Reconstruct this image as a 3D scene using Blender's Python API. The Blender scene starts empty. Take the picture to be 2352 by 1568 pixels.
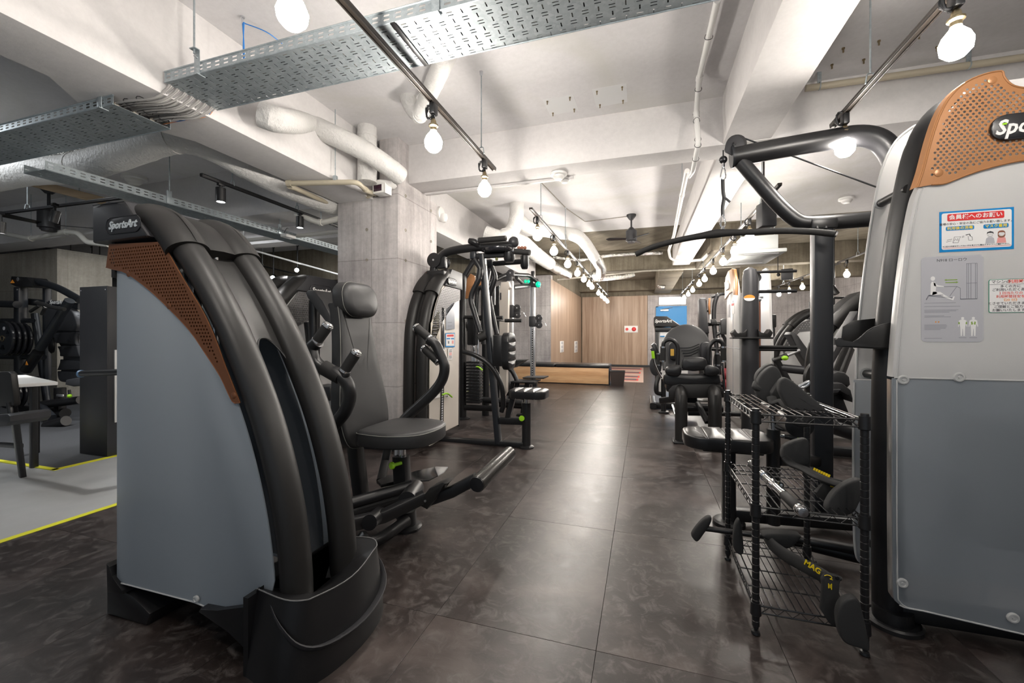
import bpy, bmesh, math, random
from mathutils import Vector, Matrix, Euler
from mathutils.geometry import delaunay_2d_cdt
SC = bpy.context.scene
COL = SC.collection
PI = math.pi
# ---------------------------------------------------------------- camera
F = 955.0; TH = math.atan(302.0 / F); EYE = 1.08
cT, sT = math.cos(TH), math.sin(TH)
cd = bpy.data.cameras.new('camera'); cam = bpy.data.objects.new('camera', cd); COL.objects.link(cam)
cam.location = (0, 0, EYE); cam.rotation_euler = (PI / 2, 0, TH)
cd.sensor_width = 36; cd.lens = F / 2352 * 36; cd.shift_y = -14 / 2352; cd.clip_start = 0.05; cd.clip_end = 80
SC.camera = cam
# ---------------------------------------------------------------- world, large lights, exposure
SC.view_settings.view_transform = 'Standard'; SC.view_settings.look = 'None'
SC.view_settings.gamma = 1; SC.view_settings.use_curve_mapping = False
SC.view_settings.exposure = 0.0
W = bpy.data.worlds.new('world'); SC.world = W; W.use_nodes = True
W.node_tree.nodes['Background'].inputs[0].default_value = (0.86, 0.93, 1.0, 1)
W.node_tree.nodes['Background'].inputs[1].default_value = 0.16
def area(name, loc, rot, size, power, col):
    l = bpy.data.lights.new(name, 'AREA'); l.shape = 'RECTANGLE'; l.size = size[0]; l.size_y = size[1]
    l.energy = power; l.color = col
    o = bpy.data.objects.new(name, l); COL.objects.link(o); o.location = loc; o.rotation_euler = rot
    return o
area('cool_fill', (-0.6, -2.6, 1.5), (PI / 2, 0, 0), (5.0, 2.0), 15, (0.72, 0.86, 1.0))  # unseen cool light added behind the camera, tints the left panel bluish
for q, (x, y) in enumerate([(-5.6, 1.2), (-6.4, 4.4), (-5.0, 6.2)]):  # light-only area lights added to brighten the side bay, no fixtures
    area('fill_light', (x, y, 2.86), (0, 0, 0), (0.2, 1.2), 52, (0.93, 0.97, 1.0))
for q, (x, y) in enumerate([(3.0, 4.6), (3.2, 11.0)]):  # same light-only fill on the right side, no fixtures modelled
    area('fill_light', (x, y, 2.86), (0, 0, 0), (0.2, 1.2), 45, (1.0, 0.95, 0.88))
BULB = 285.0          # radiance of the filament bulbs (their own light)
# ---------------------------------------------------------------- pixel + plane -> point of the place
def P(u, v, X=None, Y=None, Z=None):
    a = (u - 1176) / F; b = -(v - 770) / F
    d = (a * cT - sT, cT + a * sT, b)
    t = X / d[0] if X is not None else (Y / d[1] if Y is not None else (Z - EYE) / d[2])
    return Vector((d[0] * t, d[1] * t, EYE + d[2] * t))
def PP(pts, **k): return [P(u, v, **k) for u, v in pts]
# ---------------------------------------------------------------- materials
def new_mat(name):
    m = bpy.data.materials.new(name); m.use_nodes = True
    nt = m.node_tree; b = nt.nodes['Principled BSDF']
    return m, nt, b
def mat(name, col, rough=0.5, metal=0.0, spec=0.5, bump=0.0, bscale=200.0, emit=None, es=0.0, vary=0.0, vscale=6.0, coat=0.0):
    m, nt, b = new_mat(name); N = nt.nodes; L = nt.links
    b.inputs['Base Color'].default_value = (*col, 1); b.inputs['Roughness'].default_value = rough
    b.inputs['Metallic'].default_value = metal; b.inputs['Specular IOR Level'].default_value = spec
    b.inputs['Coat Weight'].default_value = coat
    if emit: b.inputs['Emission Color'].default_value = (*emit, 1); b.inputs['Emission Strength'].default_value = es
    if bump or vary:
        tc = N.new('ShaderNodeTexCoord')
    if bump:
        n = N.new('ShaderNodeTexNoise'); n.inputs['Scale'].default_value = bscale; n.inputs['Detail'].default_value = 4
        L.new(tc.outputs['Object'], n.inputs['Vector'])
        bp = N.new('ShaderNodeBump'); bp.inputs['Strength'].default_value = bump; bp.inputs['Distance'].default_value = 0.01
        L.new(n.outputs['Fac'], bp.inputs['Height']); L.new(bp.outputs['Normal'], b.inputs['Normal'])
    if vary:
        n2 = N.new('ShaderNodeTexNoise'); n2.inputs['Scale'].default_value = vscale; n2.inputs['Detail'].default_value = 5
        L.new(tc.outputs['Object'], n2.inputs['Vector'])
        mx = N.new('ShaderNodeMix'); mx.data_type = 'RGBA'
        mx.inputs['A'].default_value = (*[c * (1 - vary) for c in col], 1); mx.inputs['B'].default_value = (*[min(1, c * (1 + vary)) for c in col], 1)
        L.new(n2.outputs['Fac'], mx.inputs['Factor']); L.new(mx.outputs['Result'], b.inputs['Base Color'])
    return m
def ramp(nt, src, stops):
    r = nt.nodes.new('ShaderNodeValToRGB'); e = r.color_ramp.elements
    while len(e) < len(stops): e.new(0.5)
    for k, (p, c) in enumerate(stops):
        e[k].position = p; e[k].color = (*c, 1) if len(c) == 3 else c
    nt.links.new(src, r.inputs[0]); return r.outputs[0]
def mixc(nt, fac, a, b, mode='MIX'):
    m = nt.nodes.new('ShaderNodeMix'); m.data_type = 'RGBA'; m.blend_type = mode
    for s, v in (('Factor', fac), ('A', a), ('B', b)):
        if isinstance(v, (int, float)): m.inputs[s].default_value = v
        elif isinstance(v, tuple): m.inputs[s].default_value = (*v, 1)
        else: nt.links.new(v, m.inputs[s])
    return m.outputs['Result']
def noise(nt, vec, scale, detail=5, rough=0.55, dist=0.0):
    n = nt.nodes.new('ShaderNodeTexNoise'); n.inputs['Scale'].default_value = scale; n.inputs['Detail'].default_value = detail
    n.inputs['Roughness'].default_value = rough; n.inputs['Distortion'].default_value = dist
    nt.links.new(vec, n.inputs['Vector']); return n.outputs['Fac']
def mapping(nt, vec, scale=(1, 1, 1), loc=(0, 0, 0)):
    m = nt.nodes.new('ShaderNodeMapping'); m.inputs['Scale'].default_value = scale; m.inputs['Location'].default_value = loc
    nt.links.new(vec, m.inputs['Vector']); return m.outputs['Vector']
def wall_uv(nt):          # (x + y, z) for axis-aligned walls, metres
    g = nt.nodes.new('ShaderNodeNewGeometry'); s = nt.nodes.new('ShaderNodeSeparateXYZ'); nt.links.new(g.outputs['Position'], s.inputs[0])
    a = nt.nodes.new('ShaderNodeMath'); nt.links.new(s.outputs['X'], a.inputs[0]); nt.links.new(s.outputs['Y'], a.inputs[1])
    c = nt.nodes.new('ShaderNodeCombineXYZ'); nt.links.new(a.outputs[0], c.inputs['X']); nt.links.new(s.outputs['Z'], c.inputs['Y'])
    return c.outputs[0], g.outputs['Position']
def set_bump(nt, b, h, strength=0.3, dist=0.01):
    bp = nt.nodes.new('ShaderNodeBump'); bp.inputs['Strength'].default_value = strength; bp.inputs['Distance'].default_value = dist
    nt.links.new(h, bp.inputs['Height']); nt.links.new(bp.outputs['Normal'], b.inputs['Normal'])
def concrete(name, c1, c2, boards=0.0, joints=0.0, rough=0.85, stain=None, big=1.2, grit=0.22):
    m, nt, b = new_mat(name)
    uv, pos = wall_uv(nt)
    f = noise(nt, pos, big, 8, 0.62, 0.4)
    col = ramp(nt, f, [(0.3, c1), (0.7, c2)])
    fine = noise(nt, pos, 28, 6, 0.7)
    col = mixc(nt, grit, col, ramp(nt, fine, [(0.35, (0.35, 0.35, 0.35)), (0.62, (0.95, 0.95, 0.95))]), 'MULTIPLY')
    h = fine
    if stain:
        st = noise(nt, pos, 0.7, 6, 0.6, 0.8)
        col = mixc(nt, ramp(nt, st, [(0.5, (0, 0, 0)), (0.72, (1, 1, 1))]), col, stain)
    if boards:
        bv = mapping(nt, uv, (11.0, 0.5, 1))
        bn = noise(nt, bv, 1.0, 4, 0.6)
        col = mixc(nt, boards, col, ramp(nt, bn, [(0.32, (0.45, 0.43, 0.42)), (0.6, (1, 1, 1))]), 'MULTIPLY')
        sv = mapping(nt, uv, (38.0, 2.0, 1)); sn = noise(nt, sv, 1.0, 3, 0.6)
        col = mixc(nt, boards * 0.5, col, ramp(nt, sn, [(0.4, (0.6, 0.6, 0.6)), (0.6, (1, 1, 1))]), 'MULTIPLY')
    if joints:
        br = nt.nodes.new('ShaderNodeTexBrick'); nt.links.new(uv, br.inputs['Vector'])
        br.inputs['Scale'].default_value = 1.0; br.inputs['Brick Width'].default_value = 0.9; br.inputs['Row Height'].default_value = 0.6
        br.inputs['Mortar Size'].default_value = 0.006; br.inputs['Mortar Smooth'].default_value = 0.6; br.offset = 0.0
        br.inputs['Color1'].default_value = (1, 1, 1, 1); br.inputs['Color2'].default_value = (0.86, 0.85, 0.86, 1); br.inputs['Mortar'].default_value = (0.55, 0.54, 0.53, 1)
        col = mixc(nt, joints, col, br.outputs['Color'], 'MULTIPLY')
    nt.links.new(col, b.inputs['Base Color']); b.inputs['Roughness'].default_value = rough; b.inputs['Specular IOR Level'].default_value = 0.25
    set_bump(nt, b, h, 0.15)
    return m
def wood(name, c1, c2, scale=9.0, rough=0.5, grain_axis='Z', rings=0.0):
    m, nt, b = new_mat(name)
    uv, pos = wall_uv(nt)
    sc = {'Z': (scale, 0.35, 1), 'U': (0.6, scale, 1)}[grain_axis]
    n1 = noise(nt, mapping(nt, uv, sc), 1.0, 4, 0.6, 0.3)
    n2 = noise(nt, mapping(nt, uv, tuple(k * 6 for k in sc)), 1.0, 3, 0.6)
    col = ramp(nt, n1, [(0.34, c1), (0.66, c2)])
    col = mixc(nt, 0.35, col, ramp(nt, n2, [(0.35, (0.6, 0.58, 0.55)), (0.65, (1, 1, 1))]), 'MULTIPLY')
    nt.links.new(col, b.inputs['Base Color']); b.inputs['Roughness'].default_value = rough
    return m
M = {}
M['ceiling'] = concrete('painted_concrete', (0.60, 0.585, 0.59), (0.70, 0.685, 0.69), stain=(0.55, 0.54, 0.50), rough=0.8, grit=.10)
M['beam'] = concrete('painted_beam', (0.62, 0.60, 0.595), (0.72, 0.70, 0.69), rough=0.75, grit=.10)
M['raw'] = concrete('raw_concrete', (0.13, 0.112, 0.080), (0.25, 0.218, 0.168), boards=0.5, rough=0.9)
M['column'] = concrete('board_formed_concrete', (0.46, 0.43, 0.42), (0.66, 0.63, 0.62), boards=0.42, joints=0.7, rough=0.7, big=1.9, stain=(.33, .31, .315))
M['column_raw'] = concrete('grey_concrete', (0.30, 0.28, 0.235), (0.48, 0.445, 0.385), boards=0.3, joints=0.6)
M['dark_wall'] = concrete('charcoal_wall', (0.045, 0.047, 0.05), (0.07, 0.072, 0.075))
M['laminate'] = wood('wood_laminate', (0.29, 0.19, 0.125), (0.48, 0.355, 0.26), 9.0, 0.45)
M['plywood'] = wood('pine_plywood', (0.50, 0.27, 0.12), (0.72, 0.46, 0.25), 6.0, 0.55, 'U')
M['timber'] = wood('timber', (0.38, 0.27, 0.16), (0.55, 0.42, 0.28), 8.0, 0.6, 'U')
def floor_tile_mat():
    m, nt, b = new_mat('dark_vinyl_tile')
    g = nt.nodes.new('ShaderNodeNewGeometry'); pos = g.outputs['Position']
    oi = nt.nodes.new('ShaderNodeObjectInfo')
    ad = nt.nodes.new('ShaderNodeVectorMath'); ad.operation = 'SCALE'; nt.links.new(oi.outputs['Random'], ad.inputs['Scale']); ad.inputs[0].default_value = (7, 13, 5)
    av = nt.nodes.new('ShaderNodeVectorMath'); nt.links.new(pos, av.inputs[0]); nt.links.new(ad.outputs[0], av.inputs[1])
    v = av.outputs[0]
    f1 = noise(nt, v, 2.3, 8, 0.62, 0.5)
    col = ramp(nt, f1, [(0.34, (0.0125, 0.0088, 0.0078)), (0.52, (0.026, 0.0190, 0.0172)), (0.68, (0.072, 0.056, 0.051))])
    f2 = noise(nt, v, 14, 6, 0.7, 1.0)
    col = mixc(nt, ramp(nt, f2, [(0.50, (0, 0, 0)), (0.70, (0.7, 0.7, 0.7))]), col, (0.115, 0.10, 0.094))
    nt.links.new(col, b.inputs['Base Color'])
    rr = ramp(nt, f2, [(0.3, (0.30, 0.30, 0.30)), (0.7, (0.42, 0.42, 0.42))]); nt.links.new(rr, b.inputs['Roughness'])
    b.inputs['Specular IOR Level'].default_value = 0.5
    set_bump(nt, b, f2, 0.08)
    return m
M['tile'] = floor_tile_mat()
M['pale_vinyl'] = mat('pale_grey_vinyl', (0.33, 0.33, 0.325), 0.45, bump=0.03, bscale=30, vary=0.22, vscale=3)
M['gym_carpet'] = mat('speckled_rubber', (0.035, 0.037, 0.042), 0.8, bump=0.3, bscale=260, vary=0.4, vscale=90)
M['yellow'] = mat('yellow_tape', (0.62, 0.60, 0.02), 0.5)
M['black'] = mat('black_powder_coat', (0.0085, 0.0085, 0.0095), 0.36, bump=0.04, bscale=500)
M['black_gloss'] = mat('black_gloss', (0.012, 0.012, 0.014), 0.18)
M['steel_blue'] = mat('slate_powder_coat', (0.014, 0.016, 0.020), 0.36, bump=0.04, bscale=500)
M['plastic'] = mat('textured_black_plastic', (0.0145, 0.0138, 0.0135), 0.42, spec=0.38, bump=0.06, bscale=700)
M['plastic2'] = mat('charcoal_plastic', (0.024, 0.024, 0.027), 0.45, bump=0.05, bscale=700)
M['vinyl'] = mat('charcoal_vinyl', (0.023, 0.023, 0.024), 0.46, bump=0.05, bscale=900)
M['vinyl_gloss'] = mat('black_vinyl', (0.011, 0.011, 0.012), 0.33, bump=0.04, bscale=700)
M['vinyl_grey'] = mat('grey_vinyl', (0.04, 0.041, 0.046), 0.45, bump=0.05, bscale=700)
M['stitch'] = mat('stitching', (0.22, 0.22, 0.2), 0.6)
M['rubber'] = mat('rubber_grip', (0.009, 0.0085, 0.0085), 0.7, bump=0.15, bscale=500)
M['chrome'] = mat('chrome', (0.75, 0.75, 0.76), 0.12, 1.0)
M['silver'] = mat('brushed_silver', (0.62, 0.63, 0.65), 0.3, 0.9)
M['logo_silver'] = mat('logo_silver', (0.62, 0.67, 0.70), 0.3, 0.25)
M['aircon'] = mat('aircon_white', (.50, .52, .51), .5)
M['patch'] = mat('filler_white', (.66, .66, .66), .7)
M['white'] = mat('white_plastic', (0.78, 0.77, 0.75), 0.4)
M['offwhite'] = mat('offwhite_pipe', (0.62, 0.60, 0.55), 0.45)
M['beige'] = mat('beige_pipe', (0.46, 0.41, 0.31), 0.45)
M['cream_panel'] = mat('beige_metal_panel', (0.46, 0.42, 0.375), 0.42)
M['green'] = mat('lime_green', (0.30, 0.62, 0.02), 0.35)
M['green_glow'] = mat('teal_plastic', (0.0, 0.5, 0.28), 0.3, emit=(0.0, 0.75, 0.4), es=0.6)
M['red'] = mat('red', (0.68, 0.03, 0.03), 0.45)
M['red_text'] = mat('red_print', (0.75, 0.06, 0.03), 0.5)
M['blue'] = mat('sky_blue_paint', (0.035, 0.27, 0.62), 0.5)
M['blue_print'] = mat('blue_print', (0.0, 0.22, 0.55), 0.4)
M['blue_cable'] = mat('blue_cable', (0.03, 0.22, 0.62), 0.45)
M['yellow_print'] = mat('yellow_print', (0.85, 0.62, 0.01), 0.5)
M['paper'] = mat('paper', (0.80, 0.79, 0.78), 0.4)
M['label_grey'] = mat('grey_label', (0.46, 0.46, 0.49), 0.35)
M['seam_glint'] = mat('grey_seam_glint', (.12, .12, .12), .4)
M['ink'] = mat('ink', (0.03, 0.03, 0.035), 0.5)
M['ink_soft'] = mat('faded_ink', (0.20, 0.20, 0.23), 0.5)
M['pink'] = mat('pink_print', (0.75, 0.32, 0.30), 0.5)
M['brown_print'] = mat('brown_print', (0.25, 0.10, 0.06), 0.5)
M['greenline'] = mat('dark_green_print', (0.0, 0.22, 0.12), 0.5)
M['olive'] = mat('olive_print', (0.25, 0.38, 0.08), 0.5)
M['orange_print'] = mat('orange_print', (0.85, 0.30, 0.03), 0.5)
M['copper'] = mat('dimmed_copper', (0.20, 0.078, 0.034), 0.30, 0.4, bump=0.03, bscale=400)  # orange darkened to the brown it reads as under this light
M['copper_light'] = mat('copper_orange', (0.40, 0.185, 0.075), 0.35, 0.2, bump=0.03, bscale=400)
M['grey_perf'] = mat('grey_perforated', (0.13, 0.125, 0.125), 0.4, 0.3)
M['brass'] = mat('aged_brass', (0.30, 0.24, 0.15), 0.35, 1.0)
M['wrap'] = mat('white_duct_wrap', (0.66, 0.65, 0.63), 0.6, bump=1.0, bscale=42)
M['bluegrip'] = mat('blue_end_cap', (0.12, 0.22, 0.38), 0.3)
M['track_gold'] = mat('dark_bronze_track', (0.028, 0.022, 0.018), 0.42, 0.3)
def foil():
    m, nt, b = new_mat('silver_foil'); g = nt.nodes.new('ShaderNodeTexCoord')
    v = nt.nodes.new('ShaderNodeTexVoronoi'); v.inputs['Scale'].default_value = 26; nt.links.new(g.outputs['Object'], v.inputs['Vector'])
    b.inputs['Base Color'].default_value = (0.62, 0.61, 0.58, 1); b.inputs['Metallic'].default_value = 0.95; b.inputs['Roughness'].default_value = 0.24
    n = noise(nt, g.outputs['Object'], 34, 5, 0.7, 1.2); a = nt.nodes.new('ShaderNodeMath'); nt.links.new(n, a.inputs[0]); nt.links.new(v.outputs['Distance'], a.inputs[1])
    set_bump(nt, b, a.outputs[0], 0.8, 0.02); return m
M['foil'] = foil()
def galv():
    m, nt, b = new_mat('galvanised_steel'); g = nt.nodes.new('ShaderNodeNewGeometry')
    v = nt.nodes.new('ShaderNodeTexVoronoi'); v.inputs['Scale'].default_value = 60; nt.links.new(g.outputs['Position'], v.inputs['Vector'])
    s = nt.nodes.new('ShaderNodeSeparateColor'); nt.links.new(v.outputs['Color'], s.inputs[0])
    n = noise(nt, g.outputs['Position'], 5, 5, 0.6)
    c = ramp(nt, s.outputs[0], [(0.0, (0.38, 0.43, 0.45)), (1.0, (0.48, 0.53, 0.55))])
    c = mixc(nt, 0.4, c, ramp(nt, n, [(0.3, (0.55, 0.57, 0.6)), (0.7, (1, 1, 1))]), 'MULTIPLY')
    nt.links.new(c, b.inputs['Base Color']); b.inputs['Metallic'].default_value = 0.6; b.inputs['Roughness'].default_value = 0.42
    return m
M['galv'] = galv()
def frosted(name, col, clear=0.45, rough=0.5):
    m = bpy.data.materials.new(name); m.use_nodes = True; nt = m.node_tree; N = nt.nodes; L = nt.links; N.clear()
    o = N.new('ShaderNodeOutputMaterial'); d = N.new('ShaderNodeBsdfDiffuse'); t = N.new('ShaderNodeBsdfTranslucent')
    r = N.new('ShaderNodeBsdfRefraction'); gl = N.new('ShaderNodeBsdfGlossy')
    for k in (d, t): k.inputs['Color'].default_value = (*col, 1)
    r.inputs['Color'].default_value = (0.93, 0.95, 0.97, 1); r.inputs['IOR'].default_value = 1.05; r.inputs['Roughness'].default_value = rough
    gl.inputs['Roughness'].default_value = 0.28
    m1 = N.new('ShaderNodeMixShader'); m1.inputs[0].default_value = 0.35; L.new(d.outputs[0], m1.inputs[1]); L.new(t.outputs[0], m1.inputs[2])
    m2 = N.new('ShaderNodeMixShader'); m2.inputs[0].default_value = clear; L.new(m1.outputs[0], m2.inputs[1]); L.new(r.outputs[0], m2.inputs[2])
    fr = N.new('ShaderNodeFresnel'); fr.inputs[0].default_value = 1.45
    m3 = N.new('ShaderNodeMixShader'); L.new(fr.outputs[0], m3.inputs[0]); L.new(m2.outputs[0], m3.inputs[1]); L.new(gl.outputs[0], m3.inputs[2])
    L.new(m3.outputs[0], o.inputs['Surface']); return m
M['frost'] = frosted('frosted_shroud', (0.44, 0.48, 0.52), 0.52, 0.42)  # darker grey puts the light's falloff on the lower shrouds into colour
M['frost_l'] = frosted('glow_through_frosted_shroud', (0.60, 0.66, 0.72), 0.40, 0.42)  # lighter blue-grey holds the bay light shining through the panel
M['board_grey'] = mat('grey_board', (.105, .112, .122), .5)
M['frost_w'] = frosted('milky_shroud', (0.86, 0.85, 0.84), 0.16, 0.45)
M['frost_edge'] = frosted('shroud_edge', (0.80, 0.80, 0.79), 0.2, 0.3)
def emis(name, col, s):
    m, nt, b = new_mat(name); b.inputs['Base Color'].default_value = (*col, 1)
    b.inputs['Emission Color'].default_value = (*col, 1); b.inputs['Emission Strength'].default_value = s; return m
M['bulb'] = emis('lit_filament_bulb', (1.0, 0.935, 0.855), BULB)
M['spot'] = emis('lit_spot_lens', (1.0, 0.98, 0.95), 130)
M['lightbox'] = emis('backlit_sign', (0.95, 1.0, 1.0), 2.2)
# ---------------------------------------------------------------- mesh helpers
def cr(pts, n=6, closed=False):              # Catmull-Rom through points (tuples or Vectors)
    pts = [Vector(p) for p in pts]; out = []; m = len(pts)
    rng = range(m if closed else m - 1)
    for i in rng:
        p0 = pts[(i - 1) % m] if closed or i > 0 else pts[0] * 2 - pts[1]
        p1 = pts[i]; p2 = pts[(i + 1) % m]
        p3 = pts[(i + 2) % m] if closed or i + 2 < m else pts[-1] * 2 - pts[-2]
        for k in range(n):
            t = k / n
            out.append(0.5 * ((2 * p1) + (p2 - p0) * t + (2 * p0 - 5 * p1 + 4 * p2 - p3) * t * t + (3 * p1 - p0 - 3 * p2 + p3) * t ** 3))
    if not closed: out.append(pts[-1])
    return out
def rp(pts, r=0.05, n=5):                    # polyline with rounded corners
    pts = [Vector(p) for p in pts]; out = [pts[0]]
    for i in range(1, len(pts) - 1):
        a, b, c = pts[i - 1], pts[i], pts[i + 1]
        r1 = min(r, (a - b).length * 0.49); r2 = min(r, (c - b).length * 0.49)
        s = b + (a - b).normalized() * r1; e = b + (c - b).normalized() * r2
        for k in range(n + 1):
            t = k / n; out.append(s * (1 - t) ** 2 + b * 2 * t * (1 - t) + e * t * t)
    out.append(pts[-1]); return out
def rrect(w, h, r, n=5, cx=0.0, cy=0.0):
    o = []
    for (sx, sy, a0) in ((1, 1, 0), (-1, 1, 90), (-1, -1, 180), (1, -1, 270)):
        for k in range(n + 1):
            a = math.radians(a0 + 90 * k / n); o.append((cx + sx * (w / 2 - r) + r * math.cos(a), cy + sy * (h / 2 - r) + r * math.sin(a)))
    return o
def ngon(cx, cy, r, n=8, ry=None):
    return [(cx + r * math.cos(2 * PI * k / n), cy + (ry or r) * math.sin(2 * PI * k / n)) for k in range(n)]
def slot(cx, cy, L, w, horiz=True):
    r = w / 2; a = L / 2 - r; pts = [(a, -r), (a + r * .8, 0), (a, r), (-a, r), (-a - r * .8, 0), (-a, -r)]
    return [(cx + x, cy + y) if horiz else (cx - y, cy + x) for x, y in pts]
def inside(p, poly):
    x, y = p; c = False; j = len(poly) - 1
    for i in range(len(poly)):
        xi, yi = poly[i][0], poly[i][1]; xj, yj = poly[j][0], poly[j][1]
        if (yi > y) != (yj > y) and x < (xj - xi) * (y - yi) / (yj - yi) + xi: c = not c
        j = i
    return c
def dist_poly(p, poly):
    d = 1e9
    for i in range(len(poly)):
        a = Vector(poly[i - 1][:2]); b = Vector(poly[i][:2]); q = Vector(p); ab = b - a
        t = max(0, min(1, (q - a).dot(ab) / max(ab.length_squared, 1e-12))); d = min(d, (q - a - ab * t).length)
    return d
class MB:
    def __init__(s): s.bm = bmesh.new()
    def box(s, c, size, rot=None, bev=0.0, seg=2):
        R = rot if isinstance(rot, Matrix) else (Euler(rot).to_matrix() if rot else Matrix.Identity(3))
        mt = Matrix.Translation(Vector(c)) @ R.to_4x4() @ Matrix.Diagonal((*size, 1))
        g = bmesh.ops.create_cube(s.bm, size=1, matrix=mt)
        if bev:
            ed = list({e for v in g['verts'] for e in v.link_edges})
            bmesh.ops.bevel(s.bm, geom=ed, offset=bev, segments=seg, profile=0.5, affect='EDGES', clamp_overlap=True)
        return s
    def bb(s, x0, x1, y0, y1, z0, z1, bev=0.0):
        return s.box(((x0 + x1) / 2, (y0 + y1) / 2, (z0 + z1) / 2), (abs(x1 - x0), abs(y1 - y0), abs(z1 - z0)), bev=bev)
    def tube(s, pts, r, seg=12, ry=None, up=(0, 0, 1), caps=True, taper=None):
        pts = [Vector(p) for p in pts]; q = [pts[0]]
        for p in pts[1:]:
            if (p - q[-1]).length > 1e-5: q.append(p)
        pts = q; n = len(pts); ry = ry or r; up = Vector(up); rings = []; side = None
        for i, p in enumerate(pts):
            T = ((pts[min(i + 1, n - 1)] - p).normalized() + (p - pts[max(i - 1, 0)]).normalized()).normalized()
            if side is None:
                side = up.cross(T)
                if side.length < 0.05: side = Vector((1, 0.01, 0)).cross(T)
            else: side = side - T * side.dot(T)
            side.normalize(); nn = T.cross(side)
            k = taper[i] if isinstance(taper, list) else (taper(i / (n - 1)) if taper else 1.0)
            rings.append([s.bm.verts.new(p + side * (r * k * math.cos(a)) + nn * (ry * k * math.sin(a))) for a in (2 * PI * j / seg for j in range(seg))])
        for i in range(n - 1):
            for j in range(seg):
                s.bm.faces.new((rings[i][j], rings[i][(j + 1) % seg], rings[i + 1][(j + 1) % seg], rings[i + 1][j]))
        if caps:
            s.bm.faces.new(list(reversed(rings[0]))); s.bm.faces.new(rings[-1])
        return s
    def cyl(s, a, b, r, seg=16, r2=None):
        return s.tube([a, b], r, seg, taper=(None if r2 is None else [1.0, r2 / r]))
    def sqtube(s, pts, w, h=None, up=(0, 0, 1)):      # rectangular section sweep with softened corners
        h = h or w; pts = [Vector(p) for p in pts]; n = len(pts); up = Vector(up); side = None; rings = []
        for i, p in enumerate(pts):
            T = ((pts[min(i + 1, n - 1)] - p).normalized() + (p - pts[max(i - 1, 0)]).normalized()).normalized()
            if side is None: side = up.cross(T)
            else: side = side - T * side.dot(T)
            if side.length < 1e-3: side = Vector((1, 0, 0)).cross(T)
            side.normalize(); nn = T.cross(side)
            rings.append([s.bm.verts.new(p + side * x + nn * y) for x, y in rrect(w, h, min(w, h) * .22, 2)])
        m = len(rings[0])
        for i in range(n - 1):
            for j in range(m): s.bm.faces.new((rings[i][j], rings[i][(j + 1) % m], rings[i + 1][(j + 1) % m], rings[i + 1][j]))
        s.bm.faces.new(list(reversed(rings[0]))); s.bm.faces.new(rings[-1]); return s
    def lathe(s, o, axis, prof, seg=20):
        o = Vector(o); ax = Vector(axis).normalized(); x = ax.orthogonal().normalized(); y = ax.cross(x); rings = []
        for r, h in prof:
            rings.append([s.bm.verts.new(o + ax * h + (x * math.cos(a) + y * math.sin(a)) * max(r, 1e-4)) for a in (2 * PI * j / seg for j in range(seg))])
        for i in range(len(rings) - 1):
            for j in range(seg): s.bm.faces.new((rings[i][j], rings[i][(j + 1) % seg], rings[i + 1][(j + 1) % seg], rings[i + 1][j]))
        s.bm.faces.new(list(reversed(rings[0]))); s.bm.faces.new(rings[-1]); return s
    def sphere(s, c, r, seg=16, scale=(1, 1, 1)):
        bmesh.ops.create_uvsphere(s.bm, u_segments=seg, v_segments=max(6, seg // 2), radius=r, matrix=Matrix.Translation(Vector(c)) @ Matrix.Diagonal((*scale, 1))); return s
    def prism(s, pts, off, bev=0.0):
        a = [s.bm.verts.new(Vector(p)) for p in pts]; off = Vector(off); b = [s.bm.verts.new(v.co + off) for v in a]; n = len(a)
        fs = [s.bm.faces.new(a), s.bm.faces.new(list(reversed(b)))]
        for i in range(n): s.bm.faces.new((a[i], b[i], b[(i + 1) % n], a[(i + 1) % n]))
        if bev:
            ed = [e for f in fs for e in f.edges]
            bmesh.ops.bevel(s.bm, geom=ed, offset=bev, segments=2, profile=0.5, affect='EDGES', clamp_overlap=True)
        return s
    def plate(s, outline, holes, mapf, off):   # a sheet with real holes: 2D outline + holes, mapped to 3D, thickness vector off
        vs = []; es = []; polys = []
        for q in [outline] + holes:
            q = [(p[0], p[1]) for p in q]
            polys.append(q if sum(q[i - 1][0] * q[i][1] - q[i][0] * q[i - 1][1] for i in range(len(q))) > 0 else q[::-1])
        for poly in polys:
            k = len(vs); m = len(poly); vs += [Vector((p[0], p[1])) for p in poly]; es += [(k + i, k + (i + 1) % m) for i in range(m)]
        fc = []; k = 0
        for poly in polys: fc.append(list(range(k, k + len(poly)))); k += len(poly)
        r = delaunay_2d_cdt(vs, es, fc, 1, 1e-6)
        V = r[0]; off = Vector(off)
        a = [s.bm.verts.new(Vector(mapf(v[0], v[1]))) for v in V]; b = [s.bm.verts.new(v.co + off) for v in a]
        use = {}
        for fi, f in enumerate(r[2]):
            if len(f) < 3 or any(k > 0 for k in r[5][fi]): continue
            try: s.bm.faces.new([a[i] for i in f]); s.bm.faces.new([b[i] for i in reversed(f)])
            except ValueError: continue
            for i in range(len(f)):
                e = (f[i], f[(i + 1) % len(f)]); use[e] = 1
        for (i, j) in use:
            if (j, i) not in use:
                try: s.bm.faces.new((a[j], a[i], b[i], b[j]))
                except ValueError: pass
        return s
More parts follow.
